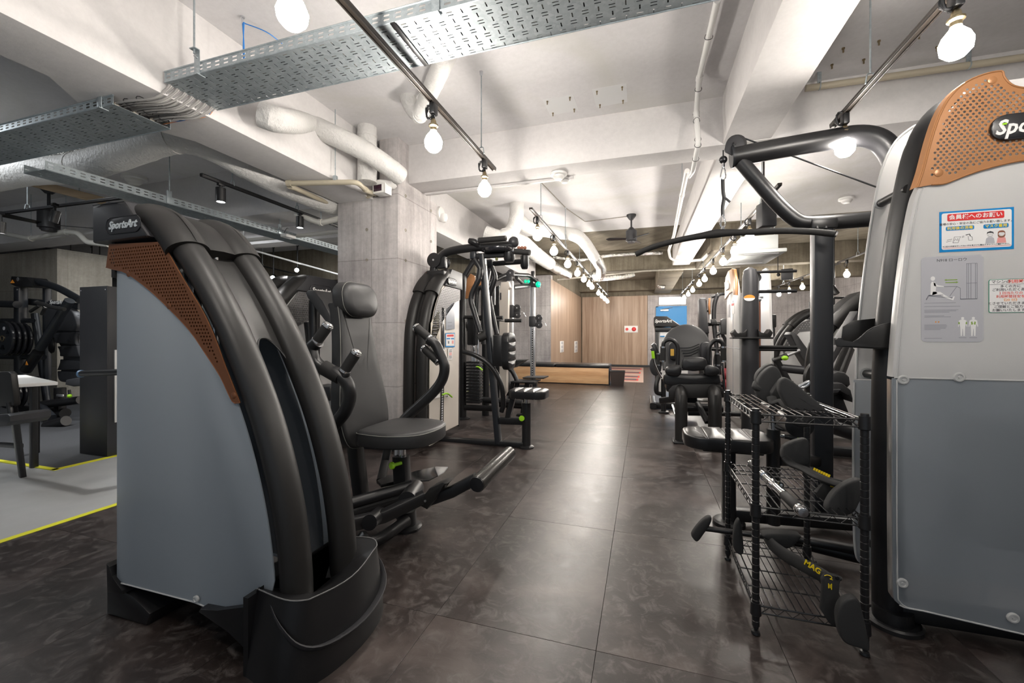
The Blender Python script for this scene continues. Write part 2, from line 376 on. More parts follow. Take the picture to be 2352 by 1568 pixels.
    def cushion(s, outline, mapf, thick, rad=0.02, dome=0.0, grooves=None):
        # outline 2D; mapf(x, y, h) -> 3D; rounded rim; domed top
        pts = [Vector((p[0], p[1])) for p in outline]; n = len(pts)
        ar = sum(pts[i].x * pts[(i + 1) % n].y - pts[(i + 1) % n].x * pts[i].y for i in range(n))
        if ar < 0: pts.reverse()
        c = sum(pts, Vector((0, 0))) / n
        nor = []
        for i in range(n):
            t = (pts[(i + 1) % n] - pts[i - 1]).normalized(); nor.append(Vector((-t.y, t.x)))
        prof = [(rad * .7, 0)] + [(rad * (1 - math.sin(a)), rad * .6 * (1 - math.cos(a))) for a in (PI / 4, PI / 2)]
        prof += [(rad * (1 - math.cos(a)), thick - rad + rad * math.sin(a)) for a in (0, PI / 6, PI / 3, PI / 2)]
        rings = []
        for ins, h in prof: rings.append([(pts[i] + nor[i] * ins, h) for i in range(n)])
        base = rings[-1]
        for k in (0.25, 0.5, 0.75): rings.append([(p * (1 - k) + c * k, h + dome * (1 - (1 - k) ** 2)) for p, h in base])
        rv = [[s.bm.verts.new(Vector(mapf(p.x, p.y, h))) for p, h in rg] for rg in rings]
        for i in range(len(rv) - 1):
            for j in range(n): s.bm.faces.new((rv[i][j], rv[i][(j + 1) % n], rv[i + 1][(j + 1) % n], rv[i + 1][j]))
        s.bm.faces.new(list(reversed(rv[0]))); s.bm.faces.new(rv[-1]); return s
    def grid(s, rows):
        vv = [[s.bm.verts.new(Vector(p)) for p in r] for r in rows]
        for i in range(len(vv) - 1):
            for j in range(len(vv[0]) - 1): s.bm.faces.new((vv[i][j], vv[i][j + 1], vv[i + 1][j + 1], vv[i + 1][j]))
        return s
def finish(mb, name, m, parent=None, origin=None, flat=False):
    bm = mb.bm; bmesh.ops.recalc_face_normals(bm, faces=bm.faces[:])
    if origin is None:
        q = parent; origin = Vector((0, 0, 0))
        while q is not None: origin = origin + q.location; q = q.parent
    origin = Vector(origin)
    if origin.length > 0: bmesh.ops.translate(bm, verts=bm.verts[:], vec=-origin)
    if not flat:
        for f in bm.faces: f.smooth = True
        for e in bm.edges:
            if len(e.link_faces) == 2 and e.calc_face_angle(0) > 0.62: e.smooth = False
    me = bpy.data.meshes.new(name); bm.to_mesh(me); bm.free(); me.materials.append(m)
    o = bpy.data.objects.new(name, me); COL.objects.link(o); o.parent = parent
    return o
def tag(o, label=None, cat=None, group=None, kind=None):
    if label: o['label'] = label
    if cat: o['category'] = cat
    if group: o['group'] = group
    if kind: o['kind'] = kind
    return o
def thing(name, label, cat, loc=(0, 0, 0), group=None):
    o = bpy.data.objects.new(name, None); COL.objects.link(o); o.location = loc; o.empty_display_size = 0.05
    return tag(o, label, cat, group)
def part(t, name, mb, m, label=None, kind=None):
    return tag(finish(mb, name, m, t), label, kind=kind)
def single(name, mb, m, label, cat, group=None, kind=None):
    bm = mb.bm; lo = Vector((1e9,) * 3); hi = -lo
    for v in bm.verts:
        for k in range(3): lo[k] = min(lo[k], v.co[k]); hi[k] = max(hi[k], v.co[k])
    org = ((lo.x + hi.x) / 2, (lo.y + hi.y) / 2, lo.z)
    o = finish(mb, name, m, None, origin=org); o.location = org
    return tag(o, label, cat, group, kind)
def struct(name, mb, m, parent=None): return tag(finish(mb, name, m, parent, origin=(0, 0, 0)), kind='structure')
def copy_tree(o, parent=None):
    c = o.copy(); COL.objects.link(c); c.parent = parent
    for ch in list(o.children): copy_tree(ch, c)
    return c
def text(t, name, body, size, org, xdir, ydir, m, extrude=0.0004, shear=0.0, bold=0.0, align='LEFT', sx=1.0, label=None):
    cu = bpy.data.curves.new(name, 'FONT'); cu.body = body; cu.size = size; cu.extrude = extrude; cu.shear = shear; cu.offset = bold
    cu.align_x = align; cu.align_y = 'CENTER'; cu.resolution_u = 2
    o = bpy.data.objects.new('tmp', cu); COL.objects.link(o)
    me = bpy.data.meshes.new_from_object(o.evaluated_get(bpy.context.evaluated_depsgraph_get()))
    bpy.data.objects.remove(o); bpy.data.curves.remove(cu)
    X = Vector(xdir).normalized() * sx; Yv = Vector(ydir).normalized(); Z = Vector(xdir).normalized().cross(Yv).normalized()
    mt = Matrix((( X.x, Yv.x, Z.x, org[0]), (X.y, Yv.y, Z.y, org[1]), (X.z, Yv.z, Z.z, org[2]), (0, 0, 0, 1)))
    me.transform(mt)
    q = t; off = Vector((0, 0, 0))
    while q is not None: off = off + q.location; q = q.parent
    me.transform(Matrix.Translation(-off)); me.materials.clear(); me.materials.append(m)
    o = bpy.data.objects.new(name, me); COL.objects.link(o); o.parent = t
    return tag(o, label)
# ================================================================ THE SETTING
CEIL = 2.93; WY = 15.05
fl = struct('floor', MB().bb(-3.21, 5.2, -1.5, WY + .2, -0.16, -0.004), M['black'])
# the dark vinyl tiles, each its own piece with a hairline joint
tw, tl = 0.61, 0.915
tile_me = None; rnd = random.Random(4)
xs = [-3.205 + tw * k for k in range(13)]; ys = [-1.3 + tl * k for k in range(18)]
for i, x in enumerate(xs):
    for j, y in enumerate(ys):
        if x > 1.4 and y > 9: continue
        if tile_me is None:
            b = MB().box((0, 0, -0.004), (tw - 0.0012, tl - 0.0012, 0.008), bev=0.0007, seg=1)
            o = finish(b, 'floor_tile', M['tile'], fl, origin=(0, 0, 0)); tile_me = o.data
        else:
            o = bpy.data.objects.new('floor_tile', tile_me); COL.objects.link(o); o.parent = fl
        o.location = (x + tw / 2, y + tl / 2, 0)
# tiles past the first bays are laid as sheet in the same vinyl
struct('floor_far', MB().bb(1.4, 5.2, 9.1, WY, -0.01, -0.0005), M['tile'])
struct('floor_pale', MB().bb(-12.0, -3.235, -1.5, 11.0, -0.16, 0.0), M['pale_vinyl'])
struct('floor_rubber', MB().bb(-12.0, -4.53, 2.1, 11.0, -0.01, 0.004), M['gym_carpet'])
struct('trim_1', MB().bb(-3.235, -3.19, -1.5, 11.0, -0.003, 0.002), M['yellow'])
struct('trim_2', MB().bb(-4.53, -4.485, 2.06, 11.0, -0.003, 0.0055), M['yellow'])
struct('trim_3', MB().bb(-12.0, -4.485, 2.06, 2.10, -0.003, 0.0055), M['yellow'])
# ceiling slabs: painted over the near bays, bare concrete beyond
struct('ceiling', MB().bb(-12.0, 5.4, -1.5, 7.5, CEIL, CEIL + .12), M['ceiling'])
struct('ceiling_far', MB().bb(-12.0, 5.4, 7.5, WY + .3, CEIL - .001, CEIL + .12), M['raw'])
# beams
struct('beam_cross', MB().bb(-2.46, 5.4, 3.56, 3.84, 2.555, CEIL + .02, bev=.004), M['beam'])
struct('beam_cross_lip', MB().bb(-2.16, -0.62, 3.835, 3.875, 2.535, 2.56, bev=.004), M['beam'])
struct('beam_aisle', MB().bb(0.585, 0.915, -1.5, 9.4, 2.56, CEIL + .02, bev=.004), M['beam'])
b = MB(); b.prism([(-2.45, -1.5, 2.37), (-2.45, 9.6, 2.37), (-2.82, 9.6, 2.37), (-2.84, 2.0, 2.37), (-3.06, 1.55, 2.37), (-2.82, 1.28, 2.37), (-2.82, -1.5, 2.37)], (0, 0, CEIL - 2.35), bev=.004)
struct('beam_side', b, M['beam'])
struct('beam_left_bay', MB().bb(-12.0, -2.8, 3.5, 3.85, 2.40, CEIL + .02, bev=.004), M['beam'])
struct('beam_left_bay_far', MB().bb(-12.0, -2.8, 5.6, 5.9, 2.68, CEIL + .02, bev=.004), M['beam'])
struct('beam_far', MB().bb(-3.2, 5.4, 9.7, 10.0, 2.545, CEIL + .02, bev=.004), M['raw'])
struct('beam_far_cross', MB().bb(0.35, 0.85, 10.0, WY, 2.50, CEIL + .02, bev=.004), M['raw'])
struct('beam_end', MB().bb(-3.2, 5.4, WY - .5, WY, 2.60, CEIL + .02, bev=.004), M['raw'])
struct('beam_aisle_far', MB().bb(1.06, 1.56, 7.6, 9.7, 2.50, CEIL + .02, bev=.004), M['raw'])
# main column with cone holes in the board-marked face
co = struct('column', MB().bb(-2.857, -2.179, 3.37, 4.13, 0, 2.53, bev=.003), M['column'])
struct('column_head', MB().bb(-2.385, -2.183, 3.375, 4.0, 2.5, CEIL + .02, bev=.003), M['column'])
struct('column_baseboard', MB().bb(-2.87, -2.165, 3.358, 4.14, 0, 0.055, bev=.004), M['steel_blue'])
def tie(parent, c, ax):
    o = finish(MB().lathe(c, ax, [(.016, -.002), (.016, .002), (.0115, .003), (.0105, -.0005), (.004, -.0008)], 14), 'tie_hole', M['column_raw'], parent, origin=(0, 0, 0)); return o
for z in (0.52, 0.86, 1.22, 1.80, 2.09, 2.42):
    if z < 2.3: tie(co, (-2.52, 3.369, z), (0, -1, 0))
    for y in (3.5, 4.0): tie(co, (-2.178, y, z), (1, 0, 0))
# end wall
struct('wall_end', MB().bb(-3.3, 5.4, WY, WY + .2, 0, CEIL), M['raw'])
struct('wall_end_panel', MB().bb(0.14, 5.3, WY - .03, WY + .05, 0, 2.45), M['column'])
struct('wall_end_wood', MB().bb(-2.1, 0.13, WY - .045, WY + .05, 0.0, 2.45), M['laminate'])
struct('baseboard_end', MB().bb(-2.1, 5.2, WY - .06, WY, 0, 0.06), M['steel_blue'])
# side wall: board-marked concrete then wood laminate
lx = P(1335, 700, Y=WY).x
struct('wall_left_wood', MB().bb(lx - .2, lx, 9.905, WY + .1, 0, 2.45), M['laminate'])
struct('wall_left', MB().bb(-6.0, lx - .002, 9.9, 10.1, 0, CEIL), M['column'])
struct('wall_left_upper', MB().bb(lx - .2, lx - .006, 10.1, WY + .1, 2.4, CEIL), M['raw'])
# right hand side
struct('wall_right', MB().bb(5.2, 5.4, -1.5, WY + .2, 0, CEIL), M['column'])
struct('column_right', MB().bb(4.05, 4.6, 8.3, 8.95, 0, CEIL, bev=.004), M['column'])
struct('beam_right', MB().bb(2.4, 5.4, 11.9, 12.2, 2.5, CEIL + .02, bev=.004), M['raw'])
# charcoal gym room on the far left side
struct('wall_dark', MB().bb(-12.0, -4.5, 8.6, 8.8, 0, CEIL), M['dark_wall'])
struct('wall_dark_side', MB().bb(-12.2, -12.0, -1.5, 8.8, 0, CEIL), M['dark_wall'])
struct('column_left_bay', MB().bb(-10.2, P(131, 700, Y=4.0).x, 4.0, 4.7, 0, 2.42, bev=.004), M['column_raw'])
struct('beam_lintel', MB().bb(-12, -3.0, 7.2, 7.5, 2.25, CEIL, bev=.004), M['raw'])
# blue door in the end wall, lit sign over it
dx0 = P(1508, 720, Y=WY - .05).x; dx1 = P(1575, 720, Y=WY - .05).x; dz = P(1540, 705, Y=WY - .05).z
d = struct('door_1', MB().bb(dx0 + .05, dx1, WY - .075, WY - .04, 0.0, dz), M['blue'])
struct('door_frame', MB().bb(dx0 - .02, dx0 + .05, WY - .085, WY - .03, 0, dz + .03).bb(dx0 - .02, dx1 + .03, WY - .085, WY - .03, dz, dz + .03).bb(dx1, dx1 + .03, WY - .085, WY - .03, 0, dz), M['blue'], d)
struct('door_closer', MB().bb(dx0 + .12, dx0 + .38, WY - .13, WY - .075, dz - .14, dz - .07, bev=.008).cyl((dx0 + .2, WY - .1, dz - .07), (dx0 + .5, WY - .1, dz - .02), .012, 8), M['silver'], d)
struct('door_lever', MB().tube(rp([(dx0 + .2, WY - .075, 1.0), (dx0 + .2, WY - .13, 1.0), (dx0 + .34, WY - .13, 1.0)], .02), .012, 8), M['silver'], d)
x0 = P(1514, 690, Y=WY - .1).x; x1 = P(1575, 690, Y=WY - .1).x; z0 = P(1540, 699, Y=WY - .1).z; z1 = P(1540, 682, Y=WY - .1).z
t = thing('light_box', 'white backlit light box over the blue door', 'light box', ((x0 + x1) / 2, WY - .1, z0))
part(t, 'housing', MB().bb(x0 - .01, x1 + .01, WY - .09, WY - .031, z0 - .01, z1 + .01, bev=.01), M['white'])
part(t, 'panel', MB().bb(x0, (x0 * 2 + x1) / 3, WY - .1, WY - .088, z0, z1), M['lightbox'])
part(t, 'panel', MB().bb((x0 * 2 + x1) / 3 + .01, x1, WY - .1, WY - .088, z0, z1), M['lightbox'])
# alarm station on the wood wall
y = WY - .05; x0 = P(1434, 755, Y=y).x; x1 = P(1465, 755, Y=y).x; z0 = P(1450, 763.5, Y=y).z; z1 = P(1450, 748, Y=y).z
t = thing('fire_alarm', 'cream fire alarm plate with two round red buttons on wood wall', 'alarm', ((x0 + x1) / 2, y, z0))
part(t, 'plate', MB().bb(x0, x1, y - .02, y, z0, z1, bev=.006), M['paper'])
zc = (z0 + z1) / 2
part(t, 'lamp', MB().lathe((x1 - .13, y - .015, zc), (0, -1, 0), [(.075, 0), (.07, .02), (.045, .045), (.0, .05)], 20), M['red'])
part(t, 'button', MB().lathe((x0 + .09, y - .015, zc), (0, -1, 0), [(.05, 0), (.05, .012), (.02, .013), (.018, .022), (0, .022)], 20), M['red'])
part(t, 'button_rim', MB().lathe((x0 + .09, y - .017, zc), (0, -1, 0), [(.02, .01), (.02, .018), (0, .018)], 14), M['paper'])
for (u, nm) in ((1290, 'nearer'), (1323, 'farther')):
    x = lx; a = P(u - 4, 795, X=lx).y; c = P(u + (4 if u < 1300 else 3), 795, X=lx).y
    zt = P(u, 783, X=lx).z; zb = P(u, 809, X=lx).z
    t = thing('outlet_plate', 'white triple outlet plate on the side wood wall, ' + ('the nearer of the two' if u < 1300 else 'close to the wall corner'), 'outlet', (lx, (a + c) / 2, zb))
    part(t, 'plate', MB().bb(lx, lx + .012, a, c, zb, zt, bev=.004), M['white'])
    for k in range(3):
        z = zb + (zt - zb) * (k + .5) / 3
        part(t, 'socket', MB().bb(lx + .008, lx + .016, a + (c - a) * .25, a + (c - a) * .75, z - .035, z + .035, bev=.003), M['label_grey'])
# long plywood bench with black cushions
bx = P(1400, 885, Z=0); by0, by1 = 9.35, 9.9
bz = P(1400, 845, Y=9.22).z
t = thing('plywood_bench', 'long pine plywood bench box in front of the wood wall', 'bench', (-2.4, 9.22, 0))
X0, X1, Y0, Y1 = -3.15, P(1400, 880, Y=9.22).x, 9.22, 9.85
zt = P(1400, 846, Y=9.22).z
part(t, 'front_board', MB().bb(X0, X1 - .02, Y0, Y0 + .02, 0.02, zt, bev=.002), M['plywood'])
part(t, 'end_board', MB().bb(X1 - .02, X1, Y0 - .003, Y1, 0.0, zt + .002, bev=.002), M['black'])
part(t, 'top_board', MB().bb(X0, X1 - .02, Y0, Y1, zt - .02, zt - .0005), M['plywood'])
part(t, 'plinth', MB().bb(X0, X1 - .03, Y0 + .03, Y1, 0, .05), M['black'])
xm = P(1275, 845, Y=9.22).x
for (a, c, w) in ((X0, xm - .006, 'the one against the side wall'), (xm + .006, X1, 'the one at the open end')):
    cu = MB().cushion([(p[0], p[1]) for p in rrect(c - a, Y1 - Y0 + .02, .03, 3, (a + c) / 2, (Y0 + Y1) / 2)], lambda x, y, h: (x, y, zt + h), .075, .025, .004)
    single('bench_cushion', cu, M['vinyl_gloss'], 'flat black cushion on the plywood bench, ' + w, 'cushion')
# waste bin
a = P(1404, 886, Z=0); c = P(1432, 886, Z=0); zt = P(1418, 853, Y=a.y).z; zb0 = 0
t = thing('waste_bin', 'dark brown square waste bin at the end of the plywood bench', 'bin', ((a.x + c.x) / 2, a.y + .13, 0))
cx, cy = (a.x + c.x) / 2, a.y + .14
b = MB(); bm_rings = []
for (z, w) in ((0, .125), (zt, .155), (zt, .147), (.01, .118)): bm_rings.append([(cx + sx * w, cy + sy * w * .8, z) for sx, sy in ((-1, -1), (1, -1), (1, 1), (-1, 1), (-1, -1))])
b.grid(bm_rings); b.bb(cx - .12, cx + .12, cy - .1, cy + .1, 0, .012)
part(t, 'bin_body', b, mat('brown_plastic', (.035, .024, .02), .5))
part(t, 'rim', MB().sqtube([(cx - .15, cy - .12, zt), (cx + .15, cy - .12, zt), (cx + .15, cy + .12, zt), (cx - .15, cy + .12, zt), (cx - .15, cy - .119, zt)], .016, .02), M['black'])
# floor mat with red lines beyond the bin
A = P(1404, 850, Z=0); B_ = P(1482, 843, Z=0); Cc = P(1480, 880, Z=0)
t = thing('exercise_mat', 'beige floor mat with dark bars outlined in red before the wood wall', 'mat', (-.4, 12, 0))
part(t, 'mat_sheet', MB().bb(-1.1, Cc.x - .02, 9.95, 14.6, 0.0, 0.007, bev=.002), mat('beige_mat', (.47, .33, .27), .7))
for k, yy in enumerate((10.35, 11.1, 12.3, 13.7)):
    part(t, 'mat_bar_edge', MB().bb(-1.0, -.12 + .02 * k, yy - .07, yy + .42, .006, .009), M['red'])
    part(t, 'mat_bar', MB().bb(-1.0, -.16 + .02 * k, yy, yy + .38, .008, .011), mat('grey_bar', (.13, .10, .10), .7))
# ================================================================ CEILING SERVICES
RND = random.Random(11)
def perf_side(b, x0, x1, y, z0, z1, th, step=0.058, axis='x'):
    holes = []; k = x0 + .03
    while k < x1 - .03:
        for zz in (z0 + (z1 - z0) * .36, z0 + (z1 - z0) * .70): holes.append(slot(k, zz, .034, .009))
        k += step
    out = [(x0, z0), (x1, z0), (x1, z1), (x0, z1)]
    if axis == 'x': b.plate(out, holes, lambda p, q: (p, y, q), (0, th, 0))
    else: b.plate(out, holes, lambda p, q: (y, p, q), (th, 0, 0))
def tray(label, x0, x1, y0, y1, z, side, xh=None):
    t = thing('cable_tray', label, 'cable tray', ((x0 + x1) / 2, (y0 + y1) / 2, z))
    holes = []; xh = xh or x1; k = x0 + .03; row = 0
    while k < xh - .05:
        j = y0 + .022; c = 0
        while j < y1 - .02:
            if (row + c) % 2 == 0:
                for dy in (0, .016): holes.append(slot(k, j + dy, .030, .0055))
            else: holes.append(slot(k, j + .008, .028, .0055, False))
            j += .040; c += 1
        k += .054; row += 1
    b = MB(); b.plate([(x0, y0), (x1, y0), (x1, y1), (x0, y1)], holes, lambda p, q: (p, q, z), (0, 0, .0015))
    part(t, 'tray_bed', b, M['galv'])
    for yy in (y0, y1):
        b = MB(); perf_side(b, x0, xh, yy, z, z + side, .0015)
        if xh < x1: b.bb(xh, x1, yy, yy + .0015, z, z + side)
        b.tube([(x0, yy, z + side), (x1, yy, z + side)], .0045, 6); b.tube([(x0, yy, z), (x1, yy, z)], .0035, 6)
        part(t, 'side_rail', b, M['galv'])
    return t
T1 = tray('galvanised perforated cable tray running over the aisle under the black light track', -2.42, 2.9, 1.545, 1.83, 2.42, .055, .75)
T2 = tray('galvanised cable tray under the white beam at the side, loose end facing the cable bundle', -7.0, -2.70, 1.475, 1.755, 2.315, .048)
def hanger(t, x, y, z0, z1, wy=.0):
    part(t, 'hanger_bracket', MB().bb(x - .018, x + .018, y - .006, y - .001, z0 - .005, z0 + .115, bev=.001).bb(x - .018, x + .018, y - .03, y - .002, z0 + .112, z0 + .117).bb(x - .01, x + .014, y - .012, y + .03, z0 - .009, z0 - .004), M['galv'])
    part(t, 'hanger_bolt', MB().lathe((x, y - .006, z0 + .08), (0, -1, 0), [(.008, 0), (.008, .006), (.004, .007), (.004, .014)], 8), M['silver'])
    part(t, 'hanger_rod', MB().cyl((x, y - .018, z0 + .09), (x, y - .018, z1), .0045, 8), M['galv'])
q = P(452, 150, Y=1.54); hanger(T1, q.x, 1.545, 2.42, CEIL); hanger(T1, P(1000, 20, Y=1.54).x, 1.545, 2.42, CEIL)
hanger(T2, P(228, 250, Y=1.47).x, 1.475, 2.315, 2.44)
part(T1, 'joint_angle', MB().bb(-1.035, -1.012, 1.54, 1.835, 2.412, 2.4185, bev=.001), M['black'])
for T_, xa, xb, y0_, z_ in ((T1, -2.40, 1.2, 1.56, 2.424), (T2, -6.5, -2.72, 1.49, 2.319)):
    for k in range(9): part(T_, 'laid_cable', MB().tube([(xa, y0_ + .012 + k * .0285, z_ + .011), (xb, y0_ + .012 + k * .0285 + .004 * (k % 2), z_ + .011)], .0125, 8), M['black'] if k % 3 else M['column_raw'])
# slanting tray T3 in the left bay (runs away along y)
t3 = thing('cable_tray', 'long galvanised cable tray running away beside the black spot track', 'cable tray', (-4.0, 3.8, 2.2))
x3 = -3.93; z3 = 2.235
b = MB(); perf_side(b, 1.76, 6.9, x3, z3 - .012, z3 + .05, .002, axis='y'); b.tube([(x3, 1.76, z3 - .012), (x3, 6.9, z3 - .012)], .004, 6); part(t3, 'side_rail', b, M['galv'])
b = MB(); holes = []
k = 1.8
while k < 3.4:
    for dx in (.04, .09, .14, .19): holes.append(slot(x3 - dx, k + (.0 if dx in (.04, .14) else .02), .03, .007, False))
    k += .05
b.plate([(x3 - .24, 1.76), (x3, 1.76), (x3, 6.9), (x3 - .24, 6.9)], holes, lambda p, q_: (p, q_, z3 - .012), (0, 0, .0015)); part(t3, 'tray_bed', b, M['galv'])
part(t3, 'side_rail', MB().bb(x3 - .242, x3 - .24, 1.76, 6.9, z3 - .012, z3 + .05), M['galv'])
for u in (388, 642):
    yy = P(u, 500, X=x3).y; part(t3, 'hanger_bracket', MB().bb(x3 + .003, x3 + .008, yy - .02, yy + .02, z3 - .01, z3 + .10, bev=.001), M['galv'])
    part(t3, 'hanger_rod', MB().cyl((x3 + .006, yy, z3 + .09), (x3 + .006, yy, CEIL), .0045, 8), M['galv'])
# grey cable bundle dropping from T1 to T2
bt = thing('cable_bundle', 'bundle of grey cables tied in black, sagging between two cable trays', 'cables', (-2.56, 1.65, 2.33))
for k in range(21):
    f = k / 20; g = k // 7; y1_ = 1.57 + .25 * f; y2_ = 1.50 + g * .085 + (k % 7) * .006; zz = (k % 3) * .007
    pts = [(-2.30, y1_, 2.435 + zz), (-2.40, y1_, 2.432 + zz), (-2.432, y1_ - .01, 2.395 + zz), (-2.49, (y1_ + y2_) / 2, 2.342 + zz * .4 + .004 * math.sin(k)), (-2.60, y2_ + .004, 2.330 + zz), (-2.70, y2_, 2.334 + zz), (-2.95, y2_, 2.332 + zz)]
    part(bt, 'cable', MB().tube(cr(pts, 4), .0052, 7), mat('grey_cable_%d' % (k % 3), [(.30, .29, .28), (.36, .35, .34), (.25, .245, .24)][k % 3], .5) if k < 3 else bpy.data.materials['grey_cable_%d' % (k % 3)])
for m_, dy, c in ((M['blue_cable'], .0, 'blue cable'), (M['orange_print'], .012, 'orange cable')):
    part(bt, 'cable', MB().tube(cr([(-2.42, 1.815, 2.425), (-2.46, 1.80 + dy * .4, 2.38), (-2.52, 1.75 + dy * .2, 2.345), (-2.62, 1.735, 2.335), (-2.8, 1.73, 2.335)], 5), .003, 6), m_, c)
for (x, y, z) in ((-2.655, 1.52, 2.337), (-2.655, 1.61, 2.337), (-2.655, 1.69, 2.337), (-2.58, 1.535, 2.345), (-2.57, 1.635, 2.347), (-2.57, 1.715, 2.345)):
    part(bt, 'cable_tie', MB().tube([(x, y + .026 * math.cos(a), z + .002 + .017 * math.sin(a)) for a in (2 * PI * k / 10 for k in range(11))], .0022, 5, caps=False).cyl((x, y - .02, z - .012), (x - .01, y - .03, z - .03), .002, 5), M['black'])
# blue drop cables by the near ceiling hook
q = P(557, 38, Z=CEIL); t = thing('blue_cables', 'blue network cables hanging from a ceiling hook to the perforated tray', 'cables', (q.x, q.y, 2.47))
part(t, 'hook', MB().lathe((q.x, q.y, CEIL), (0, 0, -1), [(.012, 0), (.012, .01), (.005, .012), (.005, .04)], 10), M['silver'])
for k in range(3): part(t, 'cable', MB().tube(cr([(q.x + k * .006, q.y, CEIL - .035), (q.x + .002 - k * .004, q.y + .01, 2.72), (q.x + k * .008, q.y + .01, 2.46)], 5), .003, 6), M['blue_cable'])
e = P(648, 100, Y=q.y + .15); part(t, 'cable', MB().tube(cr([(q.x, q.y, CEIL - .035), (q.x + .12, q.y + .05, CEIL - .08), tuple(e)], 5), .003, 6), M['blue_cable'])
# ---- insulated ducts
def duct(name, label, pts, r, m, cat='duct', joints=0, tips=None, wob=.012, seed=1, n=5):
    R = random.Random(seed); pts = cr(pts, n); t = thing(name, label, cat, tuple(pts[0]))
    b = MB(); b.tube(pts, r, 20, taper=[1 + R.uniform(-wob, wob) * 2 for _ in pts]); part(t, 'duct_body', b, m)
    k = max(2, len(pts) // (joints + 1)) if joints else 0
    for j in range(joints):
        i = min(len(pts) - 2, (j + 1) * k); p = pts[i]; d_ = (pts[i + 1] - pts[i - 1]).normalized()
        part(t, 'tape_band', MB().tube([p - d_ * .02, p + d_ * .02], r * 1.035, 20), m)
    return t
duct('insulated_pipe', 'fat white wrapped pipe crossing above the concrete column', [P(600, 262, X=-2.335), P(640, 275, X=-2.28), P(705, 285, Y=2.62), P(775, 315, Y=2.76), P(840, 348, Y=2.92), P(895, 385, Y=3.10), P(918, 404, Y=3.22)], .082, M['wrap'], joints=2, seed=3)
t = thing('insulated_riser', 'vertical white wrapped pipe rising behind the concrete column top', 'pipe', (-2.345, 3.14, 2.44))
part(t, 'duct_body', MB().tube([(-2.345, 3.14, 2.44), (-2.345, 3.14, 2.85), (-2.345, 3.14, CEIL)], .082, 20), M['wrap']); part(t, 'tape_band', MB().tube([(-2.345, 3.14, 2.84), (-2.345, 3.14, 2.87)], .085, 20), M['wrap'])
duct('insulated_pipe', 'short white wrapped pipe ending in the ceiling behind the hanging light track', [P(1040, 95, Y=2.22), P(1022, 135, Y=2.35), P(1000, 185, Y=2.55), P(978, 232, Y=2.72), P(962, 262, Y=2.80), P(942, 238, Y=2.83), P(935, 205, Y=2.84)], .062, M['wrap'], joints=2, seed=5)
duct('insulated_pipe', 'large silver and white wrapped duct under the slotted cable trays', [P(-20, 410, X=-5.4), P(60, 395, X=-4.95), P(180, 385, X=-4.35), P(300, 345, X=-3.72), P(395, 316, X=-3.3), P(470, 328, X=-3.15), P(560, 375, X=-3.06), P(660, 425, X=-2.98), P(770, 470, X=-2.98)], .112, M['wrap'], joints=3, seed=7, n=6)
duct('foil_duct', 'crinkled silver foil duct in shadow behind the side cable tray', [P(-60, 372, X=-6.4), P(40, 372, X=-5.9), P(110, 362, X=-5.5), P(190, 345, X=-5.0), P(260, 335, X=-4.7)], .16, M['foil'], joints=1, seed=9)
duct('insulated_pipe', 'stubby white wrapped elbow under the ceiling beyond the black spot track', [P(560, 370, Y=4.2), P(560, 395, Y=4.15), P(580, 410, Y=4.1), P(620, 418, Y=4.05), P(655, 410, Y=4.0)], .13, M['wrap'], seed=13)
# mid ceiling cluster
duct('insulated_pipe', 'white wrapped riser dropping from the ceiling into two branches', [P(1187, 468, Z=CEIL), P(1186, 500, Y=5.55), P(1176, 530, Y=5.5), P(1150, 545, Y=5.4), P(1115, 535, Y=5.35)], .10, M['wrap'], joints=1, seed=15)
duct('insulated_pipe', 'white wrapped pipe curving down to a foil elbow over the aisle', [P(1192, 505, Y=5.7), P(1215, 522, Y=5.75), P(1270, 532, Y=6.0), P(1320, 540, Y=6.3), P(1345, 560, Y=6.8), P(1365, 590, Y=7.6)], .095, M['wrap'], joints=2, seed=17)
duct('foil_duct', 'bright foil elbow ending the white pipe over the aisle', [P(1364, 588, Y=7.6), P(1374, 603, Y=7.9), P(1381, 618, Y=8.3), P(1378, 628, Y=8.6), P(1366, 630, Y=8.7)], .10, M['foil'], joints=1, seed=19)
duct('insulated_pipe', 'long white pipe sinking toward the wood wall behind the bulbs', [P(1160, 545, Y=5.4), P(1200, 560, Y=6.2), P(1232, 585, Y=7.2), P(1262, 605, Y=8.4)], .13, M['wrap'], joints=2, seed=21)
duct('foil_duct', 'foil covered end of the long pipe by the wood wall', [P(1260, 604, Y=8.4), P(1280, 617, Y=9.0), P(1306, 630, Y=9.5)], .11, M['foil'], joints=2, seed=23)
duct('foil_duct', 'horizontal foil duct crossing before the far raw beam', [P(1270, 590, Y=9.3), P(1330, 596, Y=9.3), P(1400, 586, Y=9.3), P(1500, 581, Y=9.3), P(1522, 580, Y=9.3)], .045, M['foil'], seed=25)
duct('foil_duct', 'crumpled foil duct under the beam near the end wall', [P(1360, 640, Y=11.5), P(1400, 636, Y=11.5), P(1440, 632, Y=11.5), P(1456, 626, Y=11.5)], .09, M['foil'], joints=1, seed=27)
duct('foil_duct', 'thin foil elbow hanging by the end wall above the blue door', [P(1515, 600, Y=12.5), P(1512, 640, Y=12.5), P(1514, 657, Y=12.5), P(1528, 659, Y=12.5)], .055, M['foil'], seed=29)
